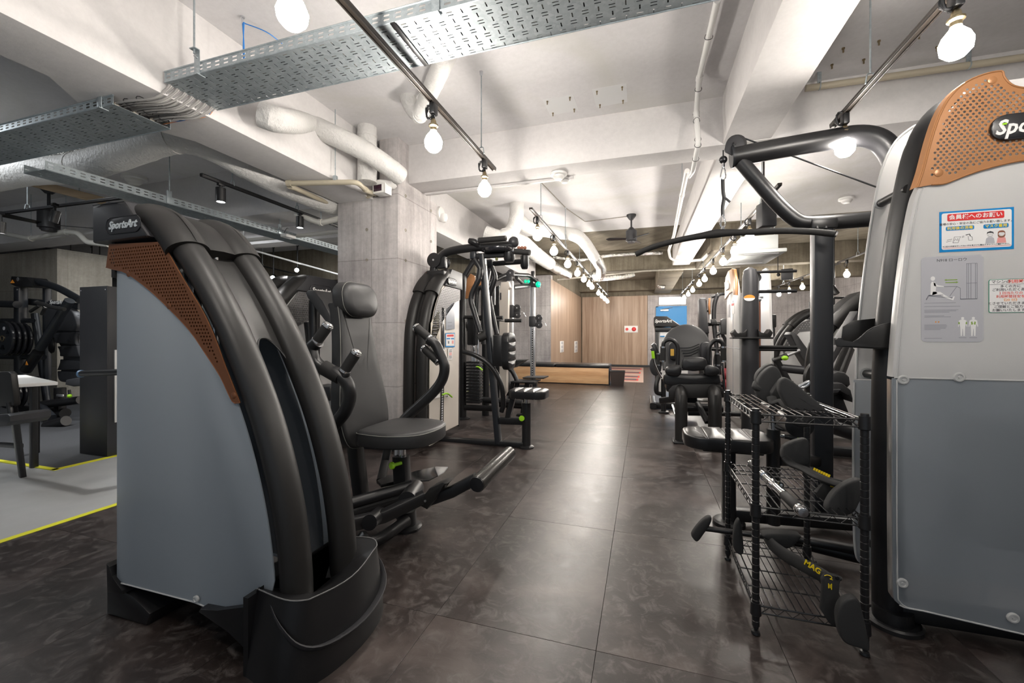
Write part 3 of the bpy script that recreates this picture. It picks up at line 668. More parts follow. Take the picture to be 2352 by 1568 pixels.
# conduits
def pipe(name, label, pts, r, m, clips=(), cat='pipe', rr=.06, grp=None, rod=True):
    pts = rp(pts, rr, 5); t = thing(name, label, cat, tuple(pts[0]), grp); part(t, 'pipe_run', MB().tube(pts, r, 12), m)
    for c in clips:
        c = Vector(c); i = min(range(len(pts) - 1), key=lambda k: (pts[k] - c).length); d_ = (pts[i + 1] - pts[max(i - 1, 0)]).normalized()
        part(t, 'coupling', MB().tube([pts[i] - d_ * .018, pts[i] + d_ * .018], r * 1.25, 12), m)
        if rod: part(t, 'hanger_rod', MB().cyl(pts[i], (pts[i].x, pts[i].y, CEIL), .004, 6), M['galv'])
    return t
t = pipe('drain_conduit', 'white bundled conduit hugging the ceiling beside the aisle beam, black ties', [P(1648, 0, Z=2.885), P(1627, 90, Z=2.885), P(1606, 180, X=.375), P(1599, 260, X=.380), P(1604, 330, X=.385), P(1592, 392, X=.38), P(1583, 405, X=.38)], .019, M['white'], [P(1606, 180, X=.375), P(1599, 260, X=.380)], rod=False)
for (u, v, x) in ((1628, 85, .376), (1604, 205, .376), (1599, 262, .38), (1600, 278, .38), (1603, 320, .385), (1603, 333, .385), (1598, 365, .383)):
    q = P(u, v, X=x); part(t, 'cable_tie', MB().tube([(q.x + .023 * math.cos(a), q.y - .004 + .006 * math.cos(a * 2), q.z + .023 * math.sin(a)) for a in (2 * PI * k / 10 for k in range(11))], .002, 5, caps=False), M['black'])
t = pipe('drain_conduit', 'thin white conduit descending past the cross beam toward the far bay', [P(1578, 392, Y=3.95), P(1566, 450, Y=4.6), P(1548, 540, Y=6.6), P(1536, 575, Y=7.9), P(1540, 596, Y=8.3), P(1570, 601, Y=8.3), P(1610, 596, Y=8.3)], .022, M['white'], [P(1566, 450, Y=4.6)], rr=.12)
t = pipe('drain_conduit', 'white hooked pipe group hanging before the far raw beam', [P(1612, 597, Y=8.0), P(1625, 585, Y=8.0), P(1640, 566, Y=8.0), P(1690, 568, Y=8.0)], .03, M['offwhite'], rr=.15)
t = pipe('conduit', 'beige pipe clamped under the ceiling behind the big lit bulb', [P(1850, 203, Y=3.42), P(2120, 165, Y=3.42), P(2420, 122, Y=3.42)], .022, M['beige'])
for u, v in ((1882, 198), (2225, 150)):
    q = P(u, v, Y=3.42); part(t, 'pipe_clamp', MB().tube([(q.x, q.y + .024 * math.cos(a), q.z + .024 * math.sin(a)) for a in (2 * PI * k / 12 for k in range(13))], .004, 6, caps=False).bb(q.x - .012, q.x + .012, q.y - .003, q.y + .003, q.z + .02, q.z + .1), M['galv'])
t = pipe('conduit', 'beige conduit ending at the camera on the column', [P(664, 421, Y=2.70), P(820, 418, Y=2.86), P(842, 438, Y=3.1), P(862, 446, Y=3.35)], .021, M['beige'], [P(680, 421, Y=2.71), P(838, 434, Y=3.06)], rod=False)
q = P(770, 419, Y=2.81)
part(t, 'pipe_hanger', MB().cyl((q.x, q.y, q.z + .02), (q.x, q.y, CEIL), .004, 6).box((q.x, q.y, q.z + .03), (.03, .03, .05), bev=.004), M['galv'])
pipe('conduit', 'beige conduit slanting down behind the spot track toward the column', [P(668, 428, Y=2.74), P(780, 478, Y=3.5)], .021, M['beige'], [P(700, 442, Y=2.96)])
pipe('conduit', 'white sagging pipe along the dark bay, behind the weight tower', [P(-10, 532, Y=3.3), P(70, 548, Y=3.3), P(150, 532, Y=3.3), P(180, 535, Y=3.3), P(200, 556, Y=3.3), P(250, 562, Y=3.3)], .03, M['offwhite'], [P(70, 548, Y=3.3), P(150, 532, Y=3.3)])
pipe('conduit', 'pale pipe crossing the dark bay under the long slotted tray', [P(560, 552, Y=3.95), P(700, 540, Y=3.95), P(790, 530, Y=3.95)], .024, M['offwhite'], [P(585, 550, Y=3.95)])
pipe('conduit', 'second pale pipe stub near the column in the dark bay', [P(680, 492, Y=3.4), P(735, 512, Y=3.4), P(790, 500, Y=3.4)], .028, M['offwhite'], [P(735, 512, Y=3.4)])
pipe('conduit', 'grey pipe running low across the raw end beam', [P(1280, 642, Y=9.62), P(1480, 622, Y=9.62), P(1700, 612, Y=9.62)], .02, M['column_raw'])
pipe('wire', 'thin grey wire zigzagging along the ceiling to the dark fan', [P(1244, 420, Z=CEIL - .005), P(1300, 478, Z=CEIL - .005), P(1344, 509, Z=CEIL - .005), P(1440, 497, Z=CEIL - .005)], .006, M['column_raw'], cat='cable', rr=.02)
# ceiling drop anchors (small brass bolts in two patches)
for (name, pts, lb) in (('anchor_plate', [(1257, 232), (1309, 223), (1319, 250), (1270, 259)], 'white filled ceiling patch with four brass bolts, nearer the hanging track'), ('anchor_plate', [(1371, 209), (1429, 199), (1431, 230), (1378, 240)], 'white filled ceiling patch with four brass bolts, nearer the white conduit')):
    Q = [P(u, v, Z=CEIL) for u, v in pts]; c = sum(Q, Vector()) / 4
    t = thing(name, lb, 'ceiling plate', tuple(c)); part(t, 'patch', MB().prism([c + (p - c) * 1.35 + Vector((0, 0, -.001)) for p in Q], (0, 0, .004)), M['patch'])
    for p in Q: part(t, 'bolt', MB().lathe(tuple(p), (0, 0, -1), [(.007, .001), (.007, .008), (.004, .009), (.004, .028)], 8), M['brass'])
t = thing('ceiling_anchors', 'loose brass bolts in the ceiling beside the second light track', 'bolts', tuple(P(1960, 130, Z=CEIL)))
for u, v in ((1937, 110), (2019, 93), (2111, 78), (1984, 136), (1911, 148), (2152, 107), (1665 + 400, 122)):
    p = P(u, v, Z=CEIL); part(t, 'bolt', MB().lathe(tuple(p), (0, 0, -1), [(.009, .0), (.009, .008), (.005, .009), (.005, .03)], 8), M['brass'])
# detectors, camera, fan, cassette
def detector(label, c, r, m=None, nrm=(0, 0, -1)):
    t = thing('smoke_detector', label, 'detector', tuple(c)); m = m or M['white']
    part(t, 'detector_base', MB().lathe(c, nrm, [(r, 0), (r, r * .25), (r * .92, r * .3)], 24), m)
    part(t, 'detector_dome', MB().lathe(c, nrm, [(r * .7, r * .28), (r * .68, r * .5), (r * .45, r * .75), (0, r * .8)], 24), m)
    return t
detector('white smoke detector under the cross beam above the aisle', P(1283, 398, Z=2.555), .075)
detector('second clear dome lamp touching the smoke detector on the cross beam', P(1297, 410, Z=2.553), .055)
detector('white round detector on the ceiling beside the tall white tower', P(1944, 455, Z=CEIL), .09)
detector('round white detector in the dark bay above the slotted tray', P(308, 405, Z=CEIL), .12)
detector('small white detector in the dark far bay near the column', P(720, 588, Z=2.93), .13)
c = P(1010, 492, X=-2.45); t = thing('wall_camera', 'small white camera on the side of the white beam beyond the column', 'camera', tuple(c))
part(t, 'camera_base', MB().lathe(c, (1, 0, 0), [(.09, 0), (.09, .03), (.05, .05)], 20), M['white']); part(t, 'camera_dome', MB().lathe(c + Vector((.04, 0, -.02)), (.3, 0, -1), [(.06, 0), (.055, .05), (.02, .09)], 18), M['white'])
c = P(877, 434, Y=3.27)
t = thing('security_camera', 'white square sensor with dark window mounted high on the column', 'camera', tuple(c))
part(t, 'camera_base', MB().lathe(c + Vector((0, .03, .055)), (0, 0, -1), [(.112, 0), (.118, .012), (.10, .032), (.06, .045)], 28), M['white'])
part(t, 'camera_body', MB().box(c + Vector((0, -.0, -.01)), (.125, .11, .088), (0, 0, -.1), bev=.012), M['white'])
part(t, 'lens_window', MB().box(c + Vector((-.006, -.056, -.008)), (.090, .006, .058), (0, 0, -.1), bev=.004), mat('dark_red_glass', (.03, .008, .02), .08))
part(t, 'bracket', MB().box(c + Vector((.072, -.01, -.01)), (.010, .09, .095), (0, 0, -.1), bev=.002), M['white'])
part(t, 'conduit_end', MB().cyl(P(858, 442, Y=3.3), P(842, 450, Y=3.3), .028, 14), M['beige'])
def fan(label, c, drop, s=1.0, blades=3, rot=0.3):
    t = thing('ceiling_fan', label, 'fan', tuple(c)); c = Vector(c)
    part(t, 'canopy', MB().lathe(c, (0, 0, -1), [(.075 * s, 0), (.075 * s, .02), (.03 * s, .08)], 20), M['plastic2'])
    part(t, 'rod', MB().cyl(c, c + Vector((0, 0, -drop)), .014 * s, 10), M['plastic2'])
    d = c + Vector((0, 0, -drop))
    part(t, 'motor', MB().lathe(d, (0, 0, -1), [(.02 * s, -.03), (.085 * s, .03), (.085 * s, .19 * s), (.06 * s, .2 * s), (.055 * s, .225 * s)], 24), M['plastic2'])
    for k in range(blades):
        a = rot + 2 * PI * k / blades; u = Vector((math.cos(a), math.sin(a), 0)); w = Vector((-u.y, u.x, .22)).normalized()
        q = d + Vector((0, 0, -.16 * s))
        part(t, 'blade', MB().prism([q + u * .07 * s - w * .03 * s, q + u * .36 * s - w * .045 * s, q + u * .40 * s + w * 0, q + u * .36 * s + w * .045 * s, q + u * .07 * s + w * .03 * s], (0, 0, .008)), M['black'])
    return t
fan('dark ceiling fan with short drum motor above the aisle', P(1450, 493, Z=CEIL), .22, .95, 3, 1.25)
fan('black ceiling fan in the dark bay behind the spot track', P(112, 430, Z=CEIL), .28, 1.2, 3, .7)
# air cassette on the right
c = P(1755, 578, Y=6.4)
t = thing('air_conditioner', 'hanging white square cassette air conditioner past the pulldown bar', 'air conditioner', tuple(c))
x0 = P(1702, 570, Y=6.4).x; x1 = P(1788, 570, Y=6.4).x; zt = P(1750, 540, Y=6.4).z; zb = P(1750, 576, Y=6.4).z
part(t, 'casing', MB().bb(x0, x1, 6.4, 7.1, zb, zt, bev=.01), M['aircon'])
part(t, 'grille_panel', MB().bb(x0 - .06, x1 + .06, 6.25, 7.25, zb - .05, zb, bev=.012), M['aircon'])
for ya in (6.32, 7.1): part(t, 'air_slot', MB().bb(x0 + .02, x1 - .02, ya, ya + .05, zb - .054, zb - .045), M['label_grey'])
part(t, 'hanger_rod', MB().cyl((x1 - .02, 6.5, zt), (x1 - .02, 6.5, CEIL), .006, 6).cyl((x0 + .02, 6.5, zt), (x0 + .02, 6.5, CEIL), .006, 6), M['galv'])
# ---- tracks and bulbs
def track(label, a, b_, w=.034, m='track_gold', hangs=(), zc=CEIL):
    a = Vector(a); b_ = Vector(b_); t = thing('light_track', label, 'light track', tuple((a + b_) / 2)); d_ = (b_ - a).normalized(); sd = d_.cross(Vector((0, 0, 1)))
    bm_ = MB(); bm_.sqtube([a, b_], w, .018); part(t, 'rail', bm_, M[m])
    for s_ in (-1, 1): part(t, 'rail_lip', MB().sqtube([a + sd * s_ * w * .36 - Vector((0, 0, .012)), b_ + sd * s_ * w * .36 - Vector((0, 0, .012))], .006, .01), M[m])
    for f in hangs:
        p = a + (b_ - a) * f
        part(t, 'clevis', MB().tube(rp([p + sd * .02, p + sd * .014 + Vector((0, 0, .05)), p - sd * .014 + Vector((0, 0, .05)), p - sd * .02], .01), .0035, 6), M['galv'])
        part(t, 'hanger_rod', MB().cyl(p + Vector((0, 0, .048)), (p.x, p.y, zc), .0045, 8), M['galv'])
        part(t, 'ceiling_anchor', MB().lathe((p.x, p.y, zc), (0, 0, -1), [(.014, 0), (.012, .02), (.005, .03)], 8), M['silver'])
    return t
TZ = 2.35
track('dark light track crossing under the perforated cable tray over the aisle', (-1.085, -1.4, TZ), (-1.085, 2.98, TZ), hangs=(.37, .94))
track('dark light track over the aisle beyond the cross beam', (-1.075, 4.02, TZ), (-1.075, 9.4, TZ), hangs=(.08, .36, .62, .92))
track('last dark light track toward the end wall', (-1.075, 10.2, TZ), (-1.075, 14.0, TZ), hangs=(.1, .8))
track('dark light track above the tall white weight tower', (1.09, -1.4, TZ), (1.09, 2.98, TZ), hangs=(.90,))
track('dark light track along the aisle behind the pulldown bar', (1.09, 4.0, TZ), (1.09, 9.5, TZ), hangs=(.1, .5, .85))
track('last light track before the blue door', (1.09, 10.2, TZ), (1.09, 13.8, TZ), hangs=(.1, .8))
track('light track over the row of curved machines by the concrete wall', (3.25, 8.6, 2.34), (3.25, 12.4, 2.34), hangs=(.2, .8))
track('light track ending by the pale pillar', (3.3, 7.0, 2.38), (3.3, 8.8, 2.38), hangs=(.6,))
def bulb(c, zt, label, grp, s=1.0, coil=True, full=True):
    c = Vector(c); t = thing('pendant_bulb', label, 'light bulb', tuple(c), grp)
    part(t, 'track_plug', MB().box((c.x, c.y, zt - .045), (.03, .05, .06), bev=.005), M['black'])
    part(t, 'cord', MB().tube(cr([(c.x, c.y, zt - .07), (c.x + .006, c.y, zt - .1), (c.x, c.y, c.z + .10)], 4), .004, 6), M['black'])
    if coil:
        pts = []
        for k in range(37 if full else 13):
            a = 2 * PI * k / 12; rr = .030 + .004 * math.sin(k * 1.7)
            pts.append((c.x - .02 + rr * math.cos(a) * .8, c.y + (k / 12 - 1.5) * .007, c.z + .152 + rr * 1.2 * math.sin(a)))
        part(t, 'cord_coil', MB().tube(pts, .0046, 6), M['black'])
    part(t, 'socket', MB().lathe((c.x, c.y, c.z + .115), (0, 0, -1), [(.006, 0), (.014, .012), (.017, .03), (.026, .036), (.026, .044), (.017, .05), (.017, .066)], 14), M['brass'])
    part(t, 'bulb_glass', MB().lathe((c.x, c.y, c.z + .052), (0, 0, -1), [(.015, 0), (.018, .010), (.038, .036), (.049, .064), (.045, .092), (.026, .114), (.0, .121)], 12 if full else 8), M['bulb'])
ords = ['first', 'second', 'third', 'fourth', 'fifth', 'sixth', 'seventh', 'eighth', 'ninth', 'tenth']
for k, y in enumerate((1.07, 2.02, 2.78)):
    bulb((-1.085, y, 2.14), TZ, 'bare lit bulb hanging from the near aisle track, ' + ['beside the blue cables above the tray', 'middle one with wide cord coil', 'last one at the track end'][k], 'bulbs on the near aisle track')
for k, (x, y) in enumerate(((-1.085, .12), (1.09, .95), (1.09, -.3))):  # bulbs added out of view to brighten the foreground
    bulb((x, y, 2.14), TZ, 'bare lit bulb added outside the picture over the camera side, %s of the row' % ords[k], 'added bulbs over the camera side', full=False)
for k, y in enumerate((4.30, 5.15, 6.15, 7.1, 7.9, 8.7, 9.2)):
    bulb((-1.075, y, 2.155), TZ, 'bare lit bulb over the aisle beyond the cross beam, %s from its near end' % ords[k], 'bulbs over the far aisle', full=k < 3)
for k, y in enumerate((10.6, 11.5, 12.4, 13.3)):
    bulb((-1.075, y, 2.155), TZ, 'small distant bulb on the last aisle track, %s from its near end' % ords[k], 'bulbs near the end wall', full=False)
for k, y in enumerate((1.94, 2.82)):
    bulb((1.09, y, 2.16), TZ, 'large lit bulb above the tall white tower, ' + ['with big coiled cord near the picture corner', 'just over the bent pulldown tube'][k], 'bulbs above the white tower')
for k, y in enumerate((4.4, 5.05, 5.8, 6.6, 7.5, 8.5, 9.3)):
    bulb((1.09, y, 2.15), TZ, 'lit bulb in the row behind the pulldown bar, %s from its near end' % ords[k], 'bulbs behind the pulldown bar', full=k < 3)
for k, y in enumerate((10.5, 11.5, 12.6, 13.5)):
    bulb((1.09, y, 2.15), TZ, 'tiny distant bulb before the blue door, %s from its near end' % ords[k], 'bulbs before the blue door', full=False)
for k, (u, v) in enumerate(((1868, 650), (1843, 662), (1813, 670), (1789, 677))):
    q = P(u, v, X=3.25); bulb((3.25, q.y, 2.13), 2.34, 'lit bulb on the concrete wall track, %s from its near end' % ords[k], 'bulbs by the concrete wall', full=False)
q = P(1945, 628, X=3.3); bulb((3.3, q.y, q.z), 2.38, 'single lit bulb beside the pale pillar', None, full=False)
# spot tracks in the dark bay
track('black spot track sloping beside the long slotted tray', tuple(P(462, 400, Z=2.33)), tuple(P(800, 528, Z=2.33)), .03, 'black', (.15, .55))
track('black spot track crossing in front of the black ceiling fan', tuple(P(-20, 492, Z=2.33)), tuple(P(284, 452, Z=2.33)), .03, 'black', (.3,))
track('white cable trunking strip in the dark far bay', tuple(P(560, 568, Y=5.8)), tuple(P(790, 633, Y=7.0)), .05, 'white', ())
track('thin black far track with two bright spots', tuple(P(560, 600, Y=6.8)), tuple(P(790, 655, Y=6.8)), .03, 'black', (.2,))
def spot(c, label, d, zt, lit=True, s=1.0, power=14):
    c = Vector(c); d = Vector(d).normalized(); t = thing('spotlight', label, 'spotlight', tuple(c))
    part(t, 'stem', MB().cyl((c.x, c.y, zt), (c.x, c.y, c.z + .04 * s), .011 * s, 8).box((c.x, c.y, zt - .02), (.03, .05, .03), bev=.004), M['black'])
    part(t, 'lamp_housing', MB().lathe(c - d * .05 * s, d, [(.026 * s, 0), (.036 * s, .004), (.036 * s, .115 * s), (.031 * s, .117 * s), (.03 * s, .10 * s)], 18), M['black'])
    part(t, 'lens', MB().lathe(c + d * .055 * s, d, [(.029 * s, 0), (.029 * s, .003), (0, .004)], 16), M['spot'] if lit else M['white'])
    if lit and power:
        l = bpy.data.lights.new('spot_beam', 'SPOT'); l.energy = power * 6; l.spot_size = 1.3; l.spot_blend = .6; l.color = (1, .98, .96); l.shadow_soft_size = .03
        o = bpy.data.objects.new('spot_beam', l); COL.objects.link(o); o.location = c + d * .075 * s; o.rotation_euler = d.to_track_quat('-Z', 'Y').to_euler()
for (u, v, lb) in ((507, 445, 'black spotlight hanging at the end of the sloping spot track'), (689, 508, 'black spotlight on the sloping spot track close to the column')):
    q = P(u, 417 if u == 507 else 486, Z=2.33); q.z = P(u, v, Y=q.y).z; spot(q, lb, (0, 0, -1), 2.33)
q = P(126, 495, Y=2.44); spot(q, 'tilted black spotlight below the black ceiling fan', (-.25, -.1, -1), 2.33)
q = P(2, 520, Y=2.44); spot(q, 'black spotlight cut by the picture edge near the ceiling fan', (-.1, 0, -1), 2.33)
for (u, v, lb) in ((683, 619, 'bright far spotlight above the mirrored weight tower, nearer the column'), (628, 636, 'bright far spotlight above the mirrored weight tower, farther from the column')):
    q = P(u, v, Y=6.75); spot(q, lb, (.75, -1, -.35), CEIL, s=1.3, power=4)
q = P(212, 642, Y=5.6); spot(q, 'bright spotlight low in the dark bay above the black cabinet', (.8, -1, -.2), CEIL, s=1.3, power=4)
# speakers / boxes in the dark bay
for (u, v, Y, lb) in ((175, 600, 4.9, 'black speaker hanging in the dark bay near the round projector'), (1808, 630, 9.5, 'small black speaker hanging on the concrete wall side')):
    q = P(u, v, Y=Y); t = thing('speaker', lb, 'speaker', tuple(q))
    part(t, 'speaker_body', MB().box(q, (.20, .2, .22) if u > 999 else (.28, .22, .18), (.1, 0, -.3), bev=.015), M['plastic2']); part(t, 'bracket', MB().cyl(q + Vector((-.16, 0, 0)), q + Vector((-.16, 0, .6)), .008, 6).sphere(q + Vector((-.15, 0, 0)), .035, 8), M['black'])
q = P(229, 628, Y=5.2); t = thing('projector', 'small black round vent projector hanging in the dark bay', 'projector', tuple(q))
part(t, 'projector_body', MB().box(q, (.22, .25, .13), bev=.03), M['plastic2'])
for r in (.06, .045, .025): part(t, 'ring', MB().tube([(q.x + r * 1.2 * math.cos(a), q.y - .13, q.z + r * math.sin(a)) for a in (2 * PI * k / 20 for k in range(21))], .005, 6, caps=False), M['silver'])
part(t, 'mount', MB().cyl(q, (q.x, q.y, 2.93), .012, 6), M['black'])
t = thing('timber_batten', 'raw timber beam in the dark bay under the slotted tray', 'timber', tuple(P(150, 430, Y=2.9)))
a = P(45, 412, Y=2.75); c = P(240, 462, Y=3.1); part(t, 'beam_timber', MB().sqtube([a, c], .05, .085), M['timber']); part(t, 'hanger_rod', MB().cyl(a * .3 + c * .7, ((a * .3 + c * .7).x, (a * .3 + c * .7).y, CEIL), .006, 6), M['galv'])
q = P(662, 543, X=x3 + .05); t = thing('junction_box', 'small white junction box clipped to the long slotted tray', 'box', tuple(q))
part(t, 'box_body', MB().box(q, (.09, .14, .035), bev=.008), M['white']); part(t, 'cable_tie', MB().tube(cr([q + Vector((.02, -.08, .02)), q + Vector((.03, -.05, .08)), q + Vector((0, 0, .09))], 4), .003, 5), M['black'])
q = P(1760, 495, Y=4.3); t = thing('track_adapter_box', 'black power box hanging on the track behind the bent pulldown tube', 'box', tuple(q))
part(t, 'box_body', MB().box(q, (.13, .12, .22), (0, 0, .2), bev=.012), M['plastic2']); part(t, 'bracket', MB().box(q + Vector((-.02, 0, .14)), (.04, .04, .07), bev=.005).cyl(q + Vector((-.02, 0, .17)), (q.x - .02, q.y, CEIL), .008, 6), M['black'])
# ================================================================ NEAR MACHINE (weight tower seen from behind, seat beyond it)
SG = (0, -1, 0)
def logo(t, org, xd, yd, size, m=None, badge=True, nrm=None, bsize=None):
    X = Vector(xd).normalized(); Y_ = Vector(yd).normalized(); Z = X.cross(Y_); org = Vector(org)
    if badge:
        w, h = bsize or (size * 4.6, size * 1.35)
        b = MB(); b.prism([org + X * x + Y_ * y - Z * .001 for x, y in rrect(w, h, h * .46, 6)], Z * .003, bev=.0008)
        pt = part(t, 'logo_badge', b, M['plastic2'])
        rim = [org + X * x + Y_ * y + Z * .002 for x, y in rrect(w, h, h * .46, 6)]; rim.append(rim[0])
        tag(finish(MB().tube(rim, .0016 * size / .04, 6, caps=False), 'badge_rim', M['black_gloss'], pt))
    else: pt = t
    o = text(pt, 'logo_lettering', 'SportsArt', size, org + Z * .0035 - Y_ * size * .02, X, Y_, m or M['silver'], extrude=.0018, shear=.28, bold=size * .026, align='CENTER', sx=.93)
    return pt
CM = thing('chest_press_machine', 'big grey and black weight machine with copper perforated panel and logo cap, nearest the camera', 'gym machine', (-1.45, 1.25, 0))
YN, YF = 1.05, 1.39
# outer curve (centre of the curved beams) in x, z
curve = [(-1.72, 1.50), (-1.625, 1.408), (-1.52, 1.285), (-1.405, 1.12), (-1.30, .93), (-1.215, .74), (-1.150, .53), (-1.115, .33), (-1.105, .16)]
cc = cr([(x, 0, z) for x, z in curve], 6)
for yy in (1.112, 1.337):
    part(CM, 'curved_beam', MB().tube([(p.x, yy, p.z) for p in cc], .046, 24, ry=.054, up=(0, 1, 0)), M['plastic'])
# recessed back cover with arched lower edge, and the pale inner board below it
N = 14; rows = []
def along(f):
    k = f * (len(cc) - 1); i = min(int(k), len(cc) - 2); return cc[i] + (cc[i + 1] - cc[i]) * (k - i)
for i in range(N + 1):
    r = []
    for j in range(13):
        a = j / 12; fe = .39 + .13 * (abs(a - .5) * 2) ** 2.4
        p = along(fe * i / N + .02); r.append((p.x - .012 + .02 * (abs(a - .5) * 2) ** 2, 1.14 + .175 * a, p.z))
    rows.append(r)
part(CM, 'back_cover', MB().grid(rows), M['plastic'])
rim = rows[-1]; part(CM, 'cover_edge', MB().tube(cr(rim, 3), .004, 6), M['black'])
part(CM, 'inner_board', MB().prism([(p.x - .13, YF - .012, p.z) for p in cc[12:]] + [(-1.30, YF - .012, .16), (-1.80, YF - .012, .16), (-1.80, YF - .012, 1.2)], (0, -.006, 0)), M['board_grey'])
# frosted side panels
bot = [(296, 1341), (449, 1381), (500, 1402), (554, 1396), (596, 1386), (626, 1358)]
left_top = (-1.917, 1.43)
pb = [P(u, v, Y=YN + .01) for u, v in bot]
outl = [(left_top[0], left_top[1])] + [(p.x - .035, p.z - .02) for p in cc[5:44]] + [(p.x, p.z) for p in reversed(pb)] + [(-1.917, .14)]
for yy, m_ in ((YN + .008, 'frost_l'), (YF - .01, 'frost_l')):
    part(CM, 'side_panel', MB().prism([(x, yy, z) for x, z in outl], (0, .005, 0), bev=.0015), M[m_])
part(CM, 'panel_lip', MB().tube([(x, YN + .006, z) for x, z in outl[-7:]], .0025, 6), M['frost_edge'])
for u, v in ((451, 1381),):
    q = P(u, v - 6, Y=YN); part(CM, 'clear_button', MB().lathe(q, (0, -1, 0), [(.012, -.002), (.012, .004), (.008, .006), (.007, .003), (0, .003)], 16), M['frost_edge'])
part(CM, 'corner_strip', MB().bb(-1.935, -1.915, YN + .0, YN + .03, 1.30, 1.44, bev=.003).bb(-1.93, -1.917, YN + .03, YF - .01, .14, 1.43), M['plastic'])
# weight stack and guide rods blurred behind the panel
for k in range(14): part(CM, 'weight_plate', MB().bb(-1.80, -1.58, 1.13, 1.31, .12 + k * .036, .152 + k * .036, bev=.003), M['black'])
for x in (-1.76, -1.62): part(CM, 'guide_rod', MB().cyl((x, 1.22, .1), (x, 1.22, 1.42), .010, 10), M['chrome'])
part(CM, 'inner_post', MB().bb(-1.90, -1.85, 1.18, 1.26, .03, 1.42, bev=.006), M['black'])
# cap with logo
part(CM, 'cap_block', MB().prism([(-2.0, 1.025, 1.432), (-2.0, 1.025, 1.572), (-1.90, 1.025, 1.578), (-1.812, 1.025, 1.572), (-1.690, 1.025, 1.436)], (0, .39, 0), bev=.011), M['plastic2'])
hp = cr([(-1.90, 0, 1.515), (-1.80, 0, 1.527), (-1.72, 0, 1.497), (-1.655, 0, 1.440), (-1.612, 0, 1.388)], 6)
for yy in (1.112, 1.337):
    part(CM, 'cap_hump', MB().tube([(p.x, yy, p.z) for p in hp], .057, 26, ry=.076, up=(0, 1, 0)), M['plastic'])
rows = []
for i, p in enumerate(hp):
    rows.append([(p.x + .042 - .03 * math.sin(PI * a) , 1.11 + .23 * a, p.z + .042 - .03 * math.sin(PI * a)) for a in (j / 10 for j in range(11))])
part(CM, 'cap_filler', MB().tube([(p.x, 1.225, p.z) for p in hp], .036, 16, ry=.12, up=(0, 1, 0)), M['plastic'])
part(CM, 'cap_valley', MB().grid(rows), M['plastic'])
part(CM, 'cap_seam', MB().tube([(p[0], p[1], p[2]) for p in [(-1.690, 1.0235, 1.434), (-1.75, 1.0235, 1.502), (-1.812, 1.0235, 1.5695), (-1.99, 1.0235, 1.572)]], .0016, 6), M['black_gloss'])
lc = P(284, 516, Y=1.025)
logo(CM, (lc.x, 1.0245, lc.z), (1, 0, .0), (0, 0, 1), .040, M['logo_silver'], bsize=(.187, .060))
# copper perforated panel
redge = [(372, 555), (423, 644), (465, 714), (493, 775), (519, 845), (551, 925)]
ledge = [(540, 926), (530, 915), (506, 864), (471, 810), (436, 759), (388, 708), (340, 663), (292, 628), (262, 619), (244, 614)]
po = [(-1.945, 1.428)] + [(q.x, q.z) for q in cr([P(u, v, Y=YN) for u, v in redge], 4)] + [(q.x, q.z) for q in cr([P(u, v, Y=YN) for u, v in ledge], 3)]
holes = []; z = 1.417; r = 0
while z > .88:
    x = -1.938 + (.0068 if r % 2 else 0)
    while x < -1.28:
        if inside((x, z), po) and dist_poly((x, z), po) > .0125 + max(0, (1.30 - z)) * .02: holes.append(ngon(x, z, .0042, 8))
        x += .0136
    z -= .0122; r += 1
part(CM, 'perforated_panel', MB().plate(po, holes, lambda p, q: (p, YN - .001, q), (0, .004, 0)), M['copper'])
rimp = [(x, YN - .001, z) for x, z in po]; part(CM, 'panel_edge', MB().tube(rimp[21:], .0016, 5), M['copper'])
part(CM, 'panel_backing', MB().prism([(x, YN + .0045, z) for x, z in po], (0, .002, 0)), M['black'])
for u, v in ((296, 629), (389, 703), (537, 908)):
    q = P(u, v, Y=YN); part(CM, 'plug', MB().lathe((q.x, YN - .0005, q.z), SG, [(.0112, 0), (.0112, .001), (.0100, .0018), (0, .0018)], 18), M['copper'])
# base boot and feet
fp = lambda s, dz: [(-1.20, 1.0 + s), (-1.06, .975 + s), (-1.005, 1.00 + s), (-.955 - s, 1.08), (-.935 - s, 1.22), (-.955 - s, 1.36), (-1.005, 1.445 - s), (-1.06, 1.47 - s), (-1.20, 1.445 - s)]
rows = []
for z, s in ((0, 0), (.05, .002), (.12, .012), (.19, .026), (.235, .040)):
    lp = cr([(x, y, 0) for x, y in fp(s, 0)], 4); mid = 1.222
    rows.append([(p.x, p.y, z + (.0 if z < .2 else .035 * abs((p.y - mid) / .24) ** 2 - .0)) for p in lp])
b = MB(); b.grid(rows); top = rows[-1]
b.grid([top, [(p[0] * .5 + -1.11 * .5, p[1] * .6 + 1.222 * .4, p[2] - .03) for p in top], [(-1.13 + (p[0] + 1.13) * .1, 1.222 + (p[1] - 1.222) * .3, .17) for p in top]])
b.bb(-1.21, -1.19, 1.0, 1.445, 0, .25)
part(CM, 'base_boot', b, M['black'])
arc = []
idx = [i for i, p in enumerate(rows[0]) if p[0] > -1.125]
hs = [0, .05, .12, .19, .235]
for i in idx:
    f = (i - idx[0]) / (idx[-1] - idx[0]); z = .232 - .145 * math.sin(PI * f) ** .8
    k = max(j for j in range(4) if hs[j] <= z); w = (z - hs[k]) / (hs[k + 1] - hs[k])
    p = Vector(rows[k][i]) * (1 - w) + Vector(rows[k + 1][i]) * w
    o = Vector((p.x + 1.15, p.y - 1.222, 0)).normalized() * .003; arc.append((p.x + o.x, p.y + o.y, z))
part(CM, 'boot_crescent', MB().tube(arc, .007, 10, ry=.024, taper=lambda t: .15 + math.sin(PI * t)), M['plastic2'])  # lighter plastic than the boot paints the crescent's highlight
